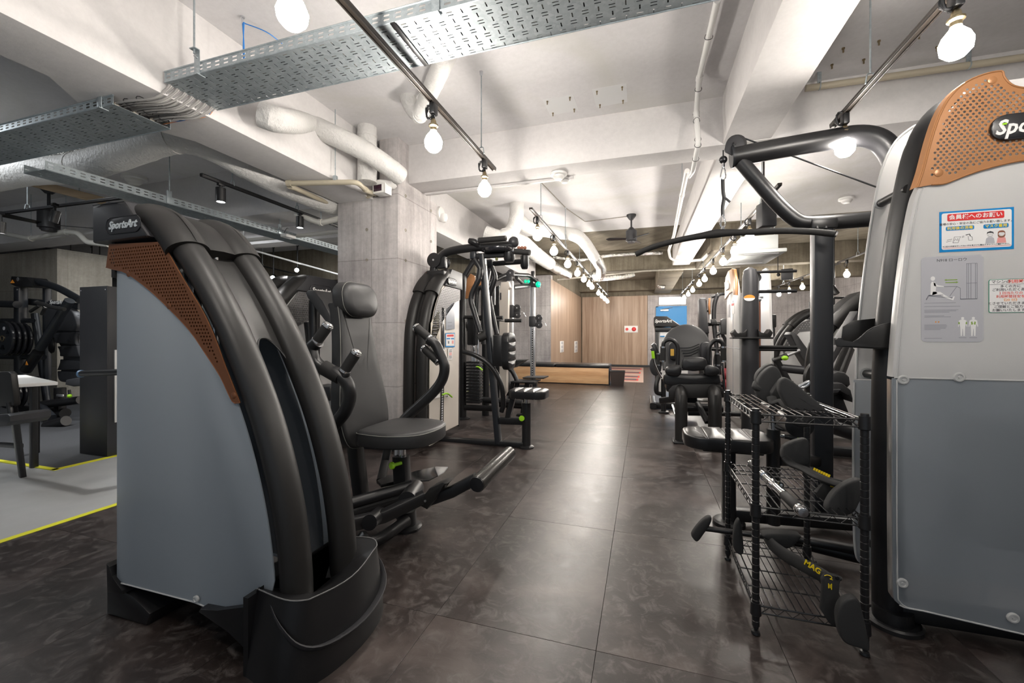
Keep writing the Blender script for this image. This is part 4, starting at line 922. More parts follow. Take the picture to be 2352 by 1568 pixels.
part(CM, 'boot_seam', MB().tube([(p[0] + .001, p[1], p[2] + .001) for p in top], .0022, 6), M['seam_glint'])  # lighter grey paints the thin highlight along the seam
part(CM, 'boot_side', MB().prism([(-1.19, 1.03, .03), (-1.19, 1.03, .26), (-1.24, 1.03, .19), (-1.36, 1.03, .155), (-1.44, 1.03, .15), (-1.45, 1.03, .135), (-1.31, 1.03, .10)], (0, .40, 0), bev=.004), M['black'])
part(CM, 'rear_foot', MB().prism([(-1.985, 1.06, 0), (-1.985, 1.06, .10), (-1.94, 1.06, .115), (-1.84, 1.06, .10), (-1.74, 1.06, .05), (-1.76, 1.06, 0)], (0, .36, 0), bev=.012), M['black'])
part(CM, 'rear_bracket', MB().prism([(-1.95, 1.045, .10), (-1.955, 1.045, .21), (-1.935, 1.045, .20), (-1.925, 1.045, .165), (-1.86, 1.045, .125), (-1.86, 1.045, .11)], (0, .37, 0), bev=.004), M['black'])
part(CM, 'base_rail', MB().bb(-1.80, -1.30, 1.20, 1.26, .03, .10, bev=.008), M['black'])
# ---------------- seat side of the same machine
XB = lambda z: -1.50 - (z - .5) * .13                      # face of the back pad leans away
def backmap(x, y, h): return (XB(y) - .085 + h, 2.04 + x, y)
bo = cr([(-.135, 1.26, 0), (-.135, 1.12, 0), (-.165, .9, 0), (-.20, .72, 0), (-.205, .58, 0), (-.16, .475, 0), (-.05, .45, 0), (.05, .45, 0), (.16, .475, 0), (.205, .58, 0), (.20, .72, 0), (.165, .9, 0), (.135, 1.12, 0), (.135, 1.26, 0)], 4)
part(CM, 'backrest', MB().cushion([(p.x, p.y) for p in bo], backmap, .085, .018), M['vinyl'])
part(CM, 'backrest_piping', MB().tube([(XB(p.y) - .018, 2.04 + p.x * 1.0, p.y) for p in bo], .0022, 5), M['stitch'])
ho = rrect(.285, .20, .085, 6, 0, 1.285)
part(CM, 'headrest', MB().cushion(ho, lambda x, y, h: (XB(y) - .06 + h, 2.04 + x, y), .125, .04, .01), M['vinyl'])
for k_ in (.962, 1.0): part(CM, 'headrest_piping', MB().tube([(XB(y) - .06 + .085, 2.04 + x * k_ * 1.002, 1.285 + (y - 1.285) * k_) for x, y in ho] + [(XB(ho[0][1]) + .025, 2.04 + ho[0][0] * k_, ho[0][1])], .0016, 5), M['stitch'])
part(CM, 'back_plate', MB().bb(-1.70, -1.69, 1.97, 2.11, .5, 1.2, bev=.003), M['black'])
so = cr([(-1.475, 1.90, 0), (-1.40, 1.845, 0), (-1.25, 1.83, 0), (-1.12, 1.88, 0), (-1.075, 1.98, 0), (-1.075, 2.12, 0), (-1.12, 2.22, 0), (-1.25, 2.27, 0), (-1.40, 2.255, 0), (-1.475, 2.20, 0)], 4, True)
part(CM, 'seat', MB().cushion([(p.x, p.y) for p in so], lambda x, y, h: (x, y, .487 + h + (x + 1.48) * .02), .085, .02, .006), M['vinyl'])
part(CM, 'seat_piping', MB().tube([(p.x, p.y, .558 + (p.x + 1.48) * .02) for p in so + so[:1]], .0018, 5), M['stitch'])
part(CM, 'seat_post', MB().cyl((-1.30, 2.05, .40), (-1.30, 2.05, .49), .022, 12).cyl((-1.335, 2.05, .40), (-1.335, 2.05, .49), .014, 10), M['chrome'])
part(CM, 'seat_sleeve', MB().sqtube([(-1.305, 2.05, .40), (-1.285, 2.05, .06)], .085, .07, up=(0, 1, 0)), M['black'])
part(CM, 'floor_disc', MB().lathe((-1.27, 2.05, 0), (0, 0, 1), [(.085, 0), (.085, .012), (.07, .02), (.055, .022), (.052, .1)], 26), M['black'])
q = P(904, 1068, Y=1.97); part(CM, 'knob', MB().lathe(q, (-.35, -.9, 0), [(.010, -.05), (.010, 0), (.019, .003), (.021, .012), (.018, .018), (0, .02)], 18), M['green'], 'lime green adjusting knob')
part(CM, 'knob_stem', MB().cyl(q, (-1.30, 2.03, q.z), .007, 8), M['chrome'])
part(CM, 'back_post', MB().sqtube([(-1.66, 2.04, 1.05), (-1.62, 2.04, .52), (-1.55, 2.03, .12)], .07, .08, up=(0, 1, 0)), M['black'])
part(CM, 'gas_strut', MB().cyl((-1.60, 1.80, .42), (-1.56, 1.80, .25), .007, 8), M['chrome'])
part(CM, 'strut_body', MB().cyl((-1.56, 1.80, .26), (-1.52, 1.80, .08), .014, 10).sphere((-1.60, 1.80, .42), .015, 8), M['black'])
part(CM, 'cross_tube', MB().cyl((-1.70, 1.60, .52), (-1.66, 2.40, .52), .035, 14), M['black'])
# base frame tubes
for a, c_, r_ in (((-1.62, 1.55, .14), (-1.29, 2.03, .17), .033), ((-1.66, 1.40, .12), (-1.54, 2.06, .10), .035), ((-1.55, 2.04, .10), (-1.28, 2.05, .13), .035)):
    part(CM, 'frame_tube', MB().cyl(a, c_, r_, 14), M['black'])
part(CM, 'frame_tube', MB().tube(rp([P(812, 1245, Z=.05), P(858, 1248, Z=.05), P(935, 1195, Z=.07)], .1), .03, 14), M['black'])
part(CM, 'tube_flange', MB().lathe(P(830, 1245, Z=.05), (-.6, -1, .1), [(.05, -.02), (.052, 0), (.03, .02)], 18), M['black'])
g = [P(820, 1195, Y=1.62), P(935, 1120, Y=1.93)]
part(CM, 'frame_tube', MB().cyl(P(790, 1160, Y=1.7), P(945, 1115, Y=1.95), .03, 14), M['black'])
part(CM, 'linkage_arm', MB().sqtube([P(800, 1205, Y=1.55), P(880, 1185, Y=1.72), P(975, 1140, Y=1.86)], .05, .06), M['black'])
part(CM, 'pivot_hub', MB().cyl(P(935, 1150, Y=1.80), P(955, 1120, Y=2.0), .045, 18), M['black'])
part(CM, 'pivot_hub', MB().cyl(P(848, 1200, Y=1.60), P(872, 1180, Y=1.75), .035, 18), M['black'])
# foot lever with big roller
A = P(1095, 1112, Y=1.80); Bq = P(1170, 1040, X=A.x)
part(CM, 'foot_roller', MB().lathe(A, Bq - A, [(.020, -.004), (.037, 0), (.039, .004), (.039, (Bq - A).length - .004), (.036, (Bq - A).length)], 26), mat('satin_black_roller', (.05, .048, .045), .25, .4))
part(CM, 'roller_cap', MB().lathe(A, A - Bq, [(.036, 0), (.034, .006), (0, .008)], 24), M['black'])
part(CM, 'lever_arm', MB().sqtube([P(985, 1148, Y=1.88), P(1040, 1128, Y=1.90), P(1095, 1098, Y=1.92)], .05, .055), M['black'])
part(CM, 'lever_guard', MB().prism([P(u, v, Y=1.84) for u, v in ((960, 1160), (966, 1145), (985, 1122), (1015, 1108), (1028, 1110), (1012, 1120), (998, 1150), (980, 1170))], (0, .09, 0), bev=.006), M['plastic'])
for u, v in ((970, 1157), (977, 1150)): part(CM, 'bolt', MB().lathe(P(u, v, Y=1.84), SG, [(.006, 0), (.006, .004), (0, .004)], 8), M['silver'])
# foot plates
part(CM, 'foot_plate', MB().prism([P(u, v, Z=.26) for u, v in ((915, 1100), (945, 1107), (985, 1105), (1006, 1094), (998, 1074), (960, 1082), (930, 1090))], (0, 0, .006), bev=.002), M['black_gloss'])
part(CM, 'foot_plate_tip', MB().prism([P(u, v, Z=.26) for u, v in ((1006, 1094), (1020, 1086), (1029, 1074), (1002, 1073), (998, 1074))], (0, 0, .006), bev=.001), M['silver'])
part(CM, 'foot_plate_side', MB().prism([P(u, v, Z=.22) for u, v in ((866, 1110), (875, 1120), (930, 1108), (920, 1096), (890, 1098))], (0, 0, .02), bev=.004), M['black'])
part(CM, 'foot_brace', MB().sqtube([P(875, 1105, Z=.22), P(885, 1060, Y=2.25), P(893, 1020, Y=2.3)], .05, .04), M['black'])
# press arms: near pair and far pair
def press_arm(Yp, path, g1, g2, r=.033):
    pts = [P(u, v, Y=Yp + dy) for u, v, dy in path]
    part(CM, 'press_arm', MB().tube(cr(pts, 5), r, 14), M['black'])
    for (a, c_, dy) in (g1, g2):
        A_ = P(*a, Y=Yp + dy); C_ = P(*c_, Y=Yp + dy + .01); d_ = (C_ - A_).normalized()
        h = part(CM, 'hand_grip', MB().lathe(A_, d_, [(.022, 0), (.027, .004), (.027, (C_ - A_).length - .004), (.023, (C_ - A_).length)], 18), M['rubber'])
        for e_, s_ in ((A_ - d_ * .008, 1), (C_ - d_ * .002, 1)):
            tag(finish(MB().lathe(e_, d_, [(.023, 0), (.029, .002), (.029, .013), (.023, .015)], 18), 'grip_ring', M['chrome'], h, None))
        tag(finish(MB().lathe(C_ + d_ * .008, d_, [(.027, 0), (.024, .009), (.013, .015), (0, .016)], 16), 'grip_cap', M['chrome'], h, None))
press_arm(1.72, [(730, 785, 0), (716, 800, 0), (722, 828, 0), (745, 848, .01), (775, 858, .02), (797, 880, .03), (803, 912, .04), (792, 945, .05), (768, 975, .07), (740, 1010, .1)], ((728, 783), (752, 750), 0), ((792, 850), (817, 812), .02))
part(CM, 'arm_branch', MB().tube(cr([P(785, 868, Y=1.745), P(793, 862, Y=1.74), P(793, 852, Y=1.74)], 4), .022, 12), M['black'])
part(CM, 'arm_sleeve', MB().tube([P(742, 843, Y=1.73), P(782, 866, Y=1.745)], .038, 14), M['rubber'])
press_arm(2.38, [(985, 780, 0), (1000, 790, 0), (1012, 815, 0), (1021, 840, .0), (1017, 868, .0), (1000, 895, -.01), (970, 925, -.03), (940, 952, -.05), (918, 975, -.08)], ((987, 778), (958, 753), 0), ((1007, 830), (976, 801), 0))
# upper pad arm behind the headrest (flat black blade of the same machine frame)
# ================================================================ generic machine pieces
def curved_tower(t, O, S, N, curve, w=.34, H=1.43, back=.0, perf='grey_perf', panel='frost_w', r=.045, cap=.58, boot=True, seg=16, hole=.0045, pitch=.022, logo_face=True, front=None, two=True):
    O = Vector(O); S = Vector(S); N = Vector(N); Z = Vector((0, 0, 1))
    L = lambda s, n, z: O + S * s + N * n + Z * z
    C = cr([(s, 0, z) for s, z in curve], 5)
    for n in (.06, w - .06): part(t, 'curved_beam', MB().tube([L(p.x, n, p.z) for p in C], r, seg, ry=.055, up=N), M['plastic'])
    part(t, 'back_cover', MB().grid([[L(p.x, .08 + (w - .16) * a, p.z) for a in (0, .5, 1)] for p in C[:len(C) * 3 // 5]]), M['plastic'])
    out = [(back, H)] + [(p.x - .04, p.z - .02) for p in C if p.z < H + .03] + [(curve[-1][0] - .05, .10), (back + .02, .10)]
    for n in (.0, w - .005): part(t, 'side_panel', MB().prism([L(s, n, z) for s, z in out], N * .005, bev=.001), M[panel])
    part(t, 'edge_frame', MB().prism([L(back - .012, 0, .08), L(back - .012, 0, H + .01), L(back, 0, H + .01), L(back, 0, .08)], N * w), M['plastic2'])
    # cap
    c0 = curve[0]; top = c0[1] + .065
    part(t, 'cap_block', MB().prism([L(s, -.02, z) for s, z in ((back - .05, H), (back - .05, top), (c0[0] - .06, top + .005), (c0[0] + .10, H + .005))], N * (w + .04), bev=.010), M['plastic2'])
    hp = [p for p in C if p.z > H - .12]
    hp = [Vector((c0[0] - .08, 0, c0[1] + .02))] + hp
    for n in (.06, w - .06): part(t, 'cap_hump', MB().tube([L(p.x, n, p.z) for p in cr(hp, 2)], r * 1.35, seg, ry=.078, up=N), M['plastic'])
    # perforated corner
    ft = [(back - .006, H), (c0[0] + .06, H)] + [(p.x - .045, p.z - .02) for p in C if .86 < p.z < H - .02]
    e = ft[-1]; lo = front or [(e[0] - .02, e[1] - .06), (e[0] - .10, e[1] + .12), (e[0] - .22, e[1] + .27), (back + .12, H - .15), (back - .006, H - .11)]
    po_ = ft + lo; holes = []; z = H - .015; k = 0
    while z > e[1] - .02:
        s = back + .006 + (pitch / 2 if k % 2 else 0)
        while s < e[0]:
            if inside((s, z), po_) and dist_poly((s, z), po_) > hole * 2.4: holes.append(ngon(s, z, hole, 6))
            s += pitch
        z -= pitch * .866; k += 1
    part(t, 'perforated_panel', MB().plate(po_, holes, lambda p, q: L(p, -.008, q), N * .004), M[perf])
    if boot:
        x = curve[-1][0]
        part(t, 'base_boot', MB().prism([L(x - .10, -.03, 0), L(x + .09, -.03, 0), L(x + .10, -.03, .10), L(x + .06, -.03, .22), L(x - .06, -.03, .24), L(x - .10, -.03, .12)], N * (w + .06), bev=.02), M['plastic'])
        part(t, 'rear_foot', MB().prism([L(back - .03, -.02, 0), L(back - .03, -.02, .12), L(back + .14, -.02, .10), L(back + .18, -.02, 0)], N * (w + .04), bev=.012), M['black'])
    return L
def ribpad(t, name, c, ax, ay, an, w, h, th, m='vinyl_gloss', ribs=3, dome=.012):
    # padded cushion with real cross grooves; ax/ay in-plane, an outward
    c = Vector(c); ax = Vector(ax).normalized(); ay = Vector(ay).normalized(); an = Vector(an).normalized()
    seg = (ribs + 1); L = h / seg; rr = min(w, h) * .35
    for k in range(seg):
        y0 = -h / 2 + k * L; b = MB()
        ol = []
        if k == 0 or k == seg - 1:
            sgn = 1 if k == seg - 1 else -1; rad = min(rr, L * .9)
            base = y0 if sgn > 0 else y0 + L; tip = base + sgn * L
            ol = [(-w / 2, base), (w / 2, base)] + [(w / 2 - rad + rad * math.cos(a), tip - sgn * rad + sgn * rad * math.sin(a)) for a in (PI / 2 * j / 4 for j in range(5))] + [(-w / 2 + rad - rad * math.cos(a), tip - sgn * rad + sgn * rad * math.sin(a)) for a in (PI / 2 * j / 4 for j in range(4, -1, -1))]
        else: ol = [(-w / 2, y0), (w / 2, y0), (w / 2, y0 + L), (-w / 2, y0 + L)]
        ol2 = []
        for i in range(len(ol)):
            a_ = Vector(ol[i]); b_ = Vector(ol[(i + 1) % len(ol)]); ol2.append(tuple(a_))
            if (b_ - a_).length > .05: ol2 += [tuple(a_ + (b_ - a_) * f) for f in (.34, .67)]
        b.cushion(ol2, lambda x, y, hh: c + ax * x + ay * y + an * hh, th, min(.012, L * .2), dome)
        part(t, name, b, M[m])
def foot_disc(t, c, r=.055): part(t, 'foot_pad', MB().lathe((c[0], c[1], 0), (0, 0, 1), [(r, 0), (r, .012), (r * .8, .022), (r * .6, .026)], 20), M['black'])
def pulley(t, c, ax, r=.05, w=.03, m='black'):
    c = Vector(c); ax = Vector(ax).normalized()
    part(t, 'pulley', MB().lathe(c - ax * w / 2, ax, [(r * .2, -.004), (r, 0), (r, w * .25), (r * .86, w * .4), (r * .86, w * .6), (r, w * .75), (r, w), (r * .2, w + .004)], 22), M[m])
    part(t, 'pulley_bolt', MB().lathe(c - ax * (w / 2 + .006), -ax, [(.010, -.004), (.010, .004), (0, .005)], 10), M['silver'])
def sticker(t, O, X, Y_, w, h, n=.001, rows=4, head='red', m='paper', r=.004):
    O = Vector(O); X = Vector(X).normalized(); Y_ = Vector(Y_).normalized(); Z = X.cross(Y_)
    s = part(t, 'notice_label', MB().prism([O + X * x + Y_ * y for x, y in rrect(w, h, r, 3)], Z * n), M[m])
    if head: tag(finish(MB().prism([O + Z * n * 1.4 + X * x + Y_ * (y + h * .36) for x, y in rrect(w * .8, h * .16, .002, 2)], Z * .0006), 'label_header', M[head], s))
    return s
# ================================================================ ROW / PRESS STATION next to the concrete column
RM = thing('rear_delt_machine', 'black cable press machine with swivel arms standing beside the concrete column', 'gym machine', (-1.6, 3.9, 0))
pts = [P(1022, 632, X=-1.97), P(1004, 655, X=-1.97), P(990, 690, X=-1.97), P(981, 730, X=-1.97), P(976, 780, X=-1.97), P(974, 900, X=-1.97), P(974, 1005, X=-1.97)]
Yb = P(1052, 700, X=-1.95).y
L2 = curved_tower(RM, (-1.935, Yb, 0), (0, -1, 0), (-1, 0, 0), [(Yb - p.y, p.z) for p in pts], w=.26, H=P(1050, 665, X=-1.95).z, panel='cream_panel', r=.045, pitch=.020, hole=.0048, boot=False)
a = P(1040, 647, X=-1.90); logo(RM, (-1.908, a.y, a.z), (0, 1, 0), (0, 0, 1), .05, M['white'], bsize=(.20, .07))
Xp = -1.930
def Q(u, v): return P(u, v, X=Xp)
part(RM, 'slot_cover', MB().prism([Q(1014, 706), Q(1020, 706), Q(1020, 862), Q(1013, 862)], (.003, 0, 0), bev=.001), M['black_gloss'])
part(RM, 'stack_slot', MB().prism([Q(1013, 870), Q(1020, 870), Q(1018, 996), Q(1011, 997)], (.002, 0, 0), bev=.001), M['black_gloss'])
for k in range(20):
    f = k / 19; q = Q(1016 - 2 * f, 888 + 104 * f); part(RM, 'stack_label', MB().bb(q.x + .002, q.x + .005, q.y - .012, q.y + .012, q.z - .008, q.z + .006), M['label_grey'])
part(RM, 'pin_handle', MB().tube(cr([Q(1012, 906) + Vector((.02, 0, 0)), Q(1019, 903) + Vector((.04, 0, 0)), Q(1032, 911) + Vector((.03, 0, 0))], 5), .009, 10), M['green'], 'lime green pin handle')
part(RM, 'pin_tag', MB().prism([Q(997, 907), Q(1010, 904), Q(1010, 912), Q(997, 915)], (.004, 0, 0)), M['paper'])
part(RM, 'pin_knob', MB().sphere(Q(1020, 909) + Vector((.03, 0, 0)), .012, 10), M['chrome'])
for pl, m_ in ((((989, 742), (1006, 714), (1009, 716), (1008, 790), (989, 790)), 'label_grey'), (((1024, 710), (1043, 692), (1044, 755), (1024, 757)), 'label_grey')):
    part(RM, 'instruction_plate', MB().prism([Q(u, v) for u, v in pl], (.003, 0, 0), bev=.001), mat('plate_%s' % pl[0][0], (.52, .48, .40) if pl[0][0] == 989 else (.40, .42, .47), .35))
    uu = pl[0][0] + 4
    for k in range(5): part(RM, 'print_line', MB().prism([Q(uu, 740 + k * 8), Q(uu + 9, 739.6 + k * 8), Q(uu + 9, 740.6 + k * 8), Q(uu, 741 + k * 8)], (.0042, 0, 0)), M['ink_soft'])
sg = part(RM, 'notice_label', MB().prism([Q(1023, 765), Q(1044, 764), Q(1044, 797), Q(1023, 797)], (.003, 0, 0)), M['blue_print'])
for nm, pl, m_, d_ in (('label_face', ((1024, 767), (1043, 766), (1043, 794), (1024, 794)), 'paper', .004), ('label_header', ((1026, 768.5), (1041, 768), (1041, 772.5), (1026, 773)), 'red', .005), ('label_button', ((1025, 776), (1033, 776), (1033, 779), (1025, 779)), 'blue_print', .005), ('label_button', ((1035, 776), (1042, 776), (1042, 779), (1035, 779)), 'blue_print', .005), ('label_figure', ((1028, 783), (1031, 783), (1031, 789), (1028, 789)), 'ink_soft', .005), ('label_figure', ((1037, 782), (1041, 782), (1041, 789), (1037, 789)), 'pink', .005)):
    tag(finish(MB().prism([Q(u, v) for u, v in pl], (d_, 0, 0)), nm, M[m_], sg))
sg = part(RM, 'time_label', MB().prism([Q(1029, 800), Q(1039, 799), Q(1038, 825), Q(1029, 826)], (.003, 0, 0)), M['paper'])
for k in range(6): tag(finish(MB().prism([Q(1031, 803 + k * 3.6), Q(1037, 802.8 + k * 3.6), Q(1037, 804 + k * 3.6), Q(1031, 804.4 + k * 3.6)], (.0045, 0, 0)), 'print_line', M['red_text' if 1 < k < 4 else 'ink'], sg))
part(RM, 'panel_skirt', MB().prism([Q(986, 1002), Q(1012, 998), Q(1006, 1003), Q(1004, 1014), Q(985, 1024)], (.003, 0, 0)), M['cream_panel'])
Y2 = 3.86
def K(u, v, d=0): return P(u, v, Y=Y2 + d)
part(RM, 'base_tube', MB().sqtube([K(1000, 1009), K(1208, 1022)], .07, .06), M['black'])
part(RM, 'front_post', MB().cyl(K(1209, 925), (K(1209, 925).x, Y2, .02), .043, 18), M['black']); foot_disc(RM, K(1209, 925), .075)
part(RM, 'seat_post', MB().cyl(K(1209, 895), K(1209, 930), .022, 14), M['chrome'])
part(RM, 'cross_beam', MB().sqtube([K(1148, 965), K(1205, 967)], .055, .07), M['black'])
part(RM, 'slanted_post', MB().sqtube([K(1145, 1018), K(1128, 820), K(1108, 585)], .085, .055, up=(1, 0, 0)), M['steel_blue'])
kn = K(1199, 960, -.05); part(RM, 'knob', MB().lathe(kn, (0, -1, 0), [(.012, -.04), (.012, 0), (.026, .004), (.026, .016), (0, .02)], 18), M['green'], 'lime green round knob')
part(RM, 'seat_brace', MB().sqtube([K(1166, 960), K(1178, 915)], .05, .05), M['black'])
ribpad(RM, 'seat', K(1215, 912), (0, 1, 0), (1, 0, .0), (0, 0, 1), .30, .36, .075, ribs=3)
ribpad(RM, 'chest_pad', K(1160, 806), (0, 1, 0), (0, 0, 1), (1, 0, 0), .24, .36, .075, ribs=3)
part(RM, 'pad_plate', MB().bb(K(1150, 806).x - .05, K(1160, 806).x, Y2 - .09, Y2 + .09, K(1160, 840).z, K(1160, 770).z, bev=.01), M['black'])
part(RM, 'pad_bracket', MB().sqtube([K(1126, 817), K(1152, 815)], .07, .09), M['black'])
part(RM, 'adjust_bar', MB().cyl(K(1122, 830), K(1150, 828), .012, 8), M['chrome'])
part(RM, 'foot_handle', MB().tube(cr([K(1064, 808, -.1), K(1090, 815, -.1), (K(1125, 838, -.08)), K(1150, 880, -.05), K(1156, 925, -.02), K(1152, 945)], 5), .024, 14), M['black'])
part(RM, 'top_boom', MB().tube(cr([K(1008, 595), K(1025, 580), K(1060, 572), K(1110, 567), K(1180, 563)], 5), .042, 16), M['black'])
pulley(RM, K(999, 598, -.02), (0, 1, 0), .075, .06); pulley(RM, K(1023, 605, .1), (.3, 1, 0), .055, .03)
part(RM, 'boom_bracket', MB().box(K(1015, 603), (.10, .06, .12), bev=.01), M['black'])
part(RM, 'boom_neck', MB().sqtube([K(997, 612), K(994, 650)], .07, .07), M['black'])
part(RM, 'neck_plate', MB().box(K(1003, 628), (.20, .08, .05), bev=.008), M['black'])
part(RM, 'neck_bolt', MB().cyl(K(980, 628), K(990, 628), .018, 10), M['brown_print'])
part(RM, 'swivel_disc', MB().lathe(K(1146, 575), (0, 0, 1), [(.14, -.025), (.15, -.01), (.15, .012), (.12, .02)], 28), M['black_gloss'])
part(RM, 'swivel_hub', MB().lathe(K(1170, 588), (0, 0, 1), [(.04, -.06), (.055, -.03), (.055, .08), (.03, .10)], 18), M['black'])
part(RM, 'swivel_knuckle', MB().sphere(K(1180, 556), .055, 16), M['plastic2'])
part(RM, 'lower_boom', MB().sqtube([K(1096, 588), K(1178, 584)], .05, .05), M['black'])
part(RM, 'hinge_block', MB().box(K(1089, 587), (.07, .09, .08), bev=.02), M['steel_blue'])
part(RM, 'lower_boom', MB().sqtube([K(1128, 606, .35), K(1205, 600, .35)], .05, .05), M['black'])
part(RM, 'hinge_block', MB().box(K(1126, 606, .35), (.08, .09, .09), bev=.02), M['steel_blue'])
part(RM, 'swivel_hub', MB().lathe(K(1205, 600, .35), (0, 0, 1), [(.03, -.08), (.045, -.05), (.045, .06)], 16), M['black'])
for (a, c_) in (((1100, 552), (1162, 547)), ((1182, 577), (1217, 580))):
    part(RM, 'hand_grip', MB().tube([K(*a, -.1), K(*c_, -.12)], .027, 16), M['rubber'])
    part(RM, 'grip_ring', MB().cyl(K(*a, -.1), K(a[0] - 3, a[1], -.1), .029, 16), M['chrome'])
part(RM, 'elbow_guard', MB().tube(cr([K(1078, 553, -.05), K(1090, 556, -.05), K(1106, 568, 0), K(1122, 574)], 5), .035, 14, taper=lambda t: .8 + .4 * t), M['black'])
for k in range(3): part(RM, 'adjust_knob', MB().sphere(K(1192 + 7 * k, 569, -.05), .017, 10), M['brown_print'])
for u, d_ in ((1141, 0), (1172, .3)): part(RM, 'yellow_stop', MB().cyl(K(u, 583, d_), K(u, 598, d_), .014, 10), mat('olive_plastic', (.10, .11, .02), .5))
for (pth, d_, pad) in (([(1090, 595), (1103, 618), (1100, 640), (1082, 682), (1090, 720), (1103, 762)], -.1, (1108, 772)), ([(1130, 612), (1137, 640), (1124, 678), (1133, 730), (1141, 768)], .3, (1140, 775))):
    part(RM, 'swing_arm', MB().tube(cr([K(u, v, d_) for u, v in pth], 5), .026, 14), M['black'])
    part(RM, 'arm_guide', MB().tube([K(pth[2][0], pth[2][1], d_), K(pth[1][0], pth[1][1], d_)], .03, 12), M['black'])
    part(RM, 'roller_pad', MB().tube([K(pad[0] - 10, pad[1] + 5, d_ - .03), K(pad[0] + 8, pad[1] - 2, d_)], .04, 16), M['rubber'])
part(RM, 'arm_strut', MB().sqtube([K(1068, 632, .1), K(1092, 592, .1)], .05, .045), M['black'])
part(RM, 'cable', MB().tube([K(1020, 594), K(1100, 595)], .004, 6), M['black'])
# ================================================================ WEIGHT STACK TOWER with orange edge
T3 = thing('pulley_tower', 'black cable tower with orange edged cap and open weight stack behind the swivel arm machine', 'gym machine', (-2.2, 5.1, 0))
Y3 = 4.95
def K3(u, v, d=0): return P(u, v, Y=Y3 + d)
part(T3, 'round_column', MB().lathe((K3(1062, 900).x, Y3, 0), (0, 0, 1), [(.075, 0), (.075, .02), (.052, .03), (.055, K3(1062, 640).z), (.045, K3(1062, 632).z), (.02, K3(1062, 628).z)], 20), M['black']); foot_disc(T3, K3(1062, 900), .10)
part(T3, 'round_column', MB().cyl((K3(1096, 900).x, Y3 + .3, 0), (K3(1096, 660, .0).x, Y3 + .3, K3(1096, 655).z), .05, 18), M['black'])
for (pl, m_) in ((((1072, 640), (1080, 628), (1090, 633), (1088, 655), (1079, 684), (1068, 686)), 'copper_light'), (((1095, 645), (1103, 636), (1106, 650), (1100, 662)), 'copper_light')):
    part(T3, 'orange_cap', MB().prism([K3(u, v, -.1) for u, v in pl], (0, .04, 0), bev=.008), M[m_])
part(T3, 'perforated_panel', MB().prism([K3(u, v, -.03) for u, v in ((1082, 636), (1106, 636), (1108, 664), (1094, 668), (1080, 680))], (0, .02, 0), bev=.004), M['paper'])
part(T3, 'arch_tube', MB().tube(rp([K3(1093, 790, -.12), K3(1096, 662, -.12), K3(1110, 658, -.12), K3(1110, 790, -.12)], .08), .028, 12), M['black'])
for k in range(14):
    f = k / 13; q = K3(1090, 832 + 90 * f, -.02); part(T3, 'weight_plate', MB().box(q, (.185, .12, .027), bev=.004), M['black'])
for u in (1084, 1091, 1098): part(T3, 'guide_rod', MB().cyl(K3(u, 925, -.02), K3(u, 690, -.02), .009, 8), M['chrome'])
part(T3, 'selector_block', MB().box(K3(1087, 800, -.03), (.05, .06, .08), bev=.008).cyl(K3(1087, 800, -.03), K3(1087, 830, -.03), .008, 8), M['chrome'])
part(T3, 'stack_shroud', MB().box(K3(1086, 760, -.04), (.13, .1, .36), bev=.02), M['black'])
part(T3, 'pin_handle', MB().tube(cr([K3(1094, 842, -.12), K3(1100, 843, -.14), K3(1108, 850, -.13)], 4), .010, 8), M['green'], 'lime green pin handle')
part(T3, 'base_tube', MB().sqtube([K3(1062, 935), K3(1140, 938)], .07, .07), M['black'])
part(T3, 'base_tube', MB().tube([K3(1108, 918, .1), K3(1200, 925, .1)], .04, 14), M['black'])
part(T3, 'side_bracket', MB().prism([K3(1048, 758), K3(1072, 738), K3(1074, 750), K3(1066, 762)], (0, .08, 0), bev=.008), M['black'])
for (a, c_) in (((1066, 728), (1115, 728)), ((1095, 733), (1155, 729)), ((1160, 736), (1198, 736))): part(T3, 'hand_grip', MB().tube([K3(*a, -.1), K3(*c_, -.1)], .022, 12), M['rubber'])
part(T3, 'grip_bracket', MB().tube([K3(1095, 733, -.1), K3(1165, 736, -.1)], .015, 10), M['chrome'])
for k, (a, c_) in enumerate((((1110, 690), (1127, 600)), ((1133, 700), (1133, 620)))): part(T3, 'tower_strut', MB().sqtube([K3(*a), K3(*c_)], .05, .05), M['black'])
# ================================================================ DUAL SILVER COLUMN CABLE TRAINER
FT = thing('cable_trainer', 'silver column cable trainer with green lit top and round black pulleys by the grey wall', 'gym machine', (-1.95, 6.6, 0))
def post(X_, Y_, ztop, w, z0=.05):
    part(FT, 'column_rail', MB().box((X_, Y_, (ztop + z0) / 2), (w, .07, ztop - z0), bev=.01), M['silver'])
ua, ub = P(1172, 700, Y=6.0), P(1224, 700, Y=7.4)
post(ua.x, 6.0, P(1172, 645, Y=6.0).z, .10); post(ub.x, 7.4, P(1224, 655, Y=7.4).z, .09)
part(FT, 'hole_strip', MB().bb(ub.x - .012, ub.x + .012, 7.362, 7.366, .2, P(1224, 755, Y=7.4).z), M['ink'])
for k in range(24): part(FT, 'hole', MB().cyl((ub.x, 7.365, .25 + k * .042), (ub.x, 7.358, .25 + k * .042), .008, 6), M['white'])
part(FT, 'stack_cover', MB().prism([P(u, v, Y=5.7) for u, v in ((1147, 930), (1147, 668), (1150, 648), (1168, 646), (1172, 660), (1166, 664), (1164, 900))], (0, .08, 0), bev=.01), M['cream_panel'])
part(FT, 'stack_cover_side', MB().prism([P(u, v, Y=5.75) for u, v in ((1134, 900), (1134, 660), (1146, 655), (1146, 920))], (0, .12, 0), bev=.01), M['black'])
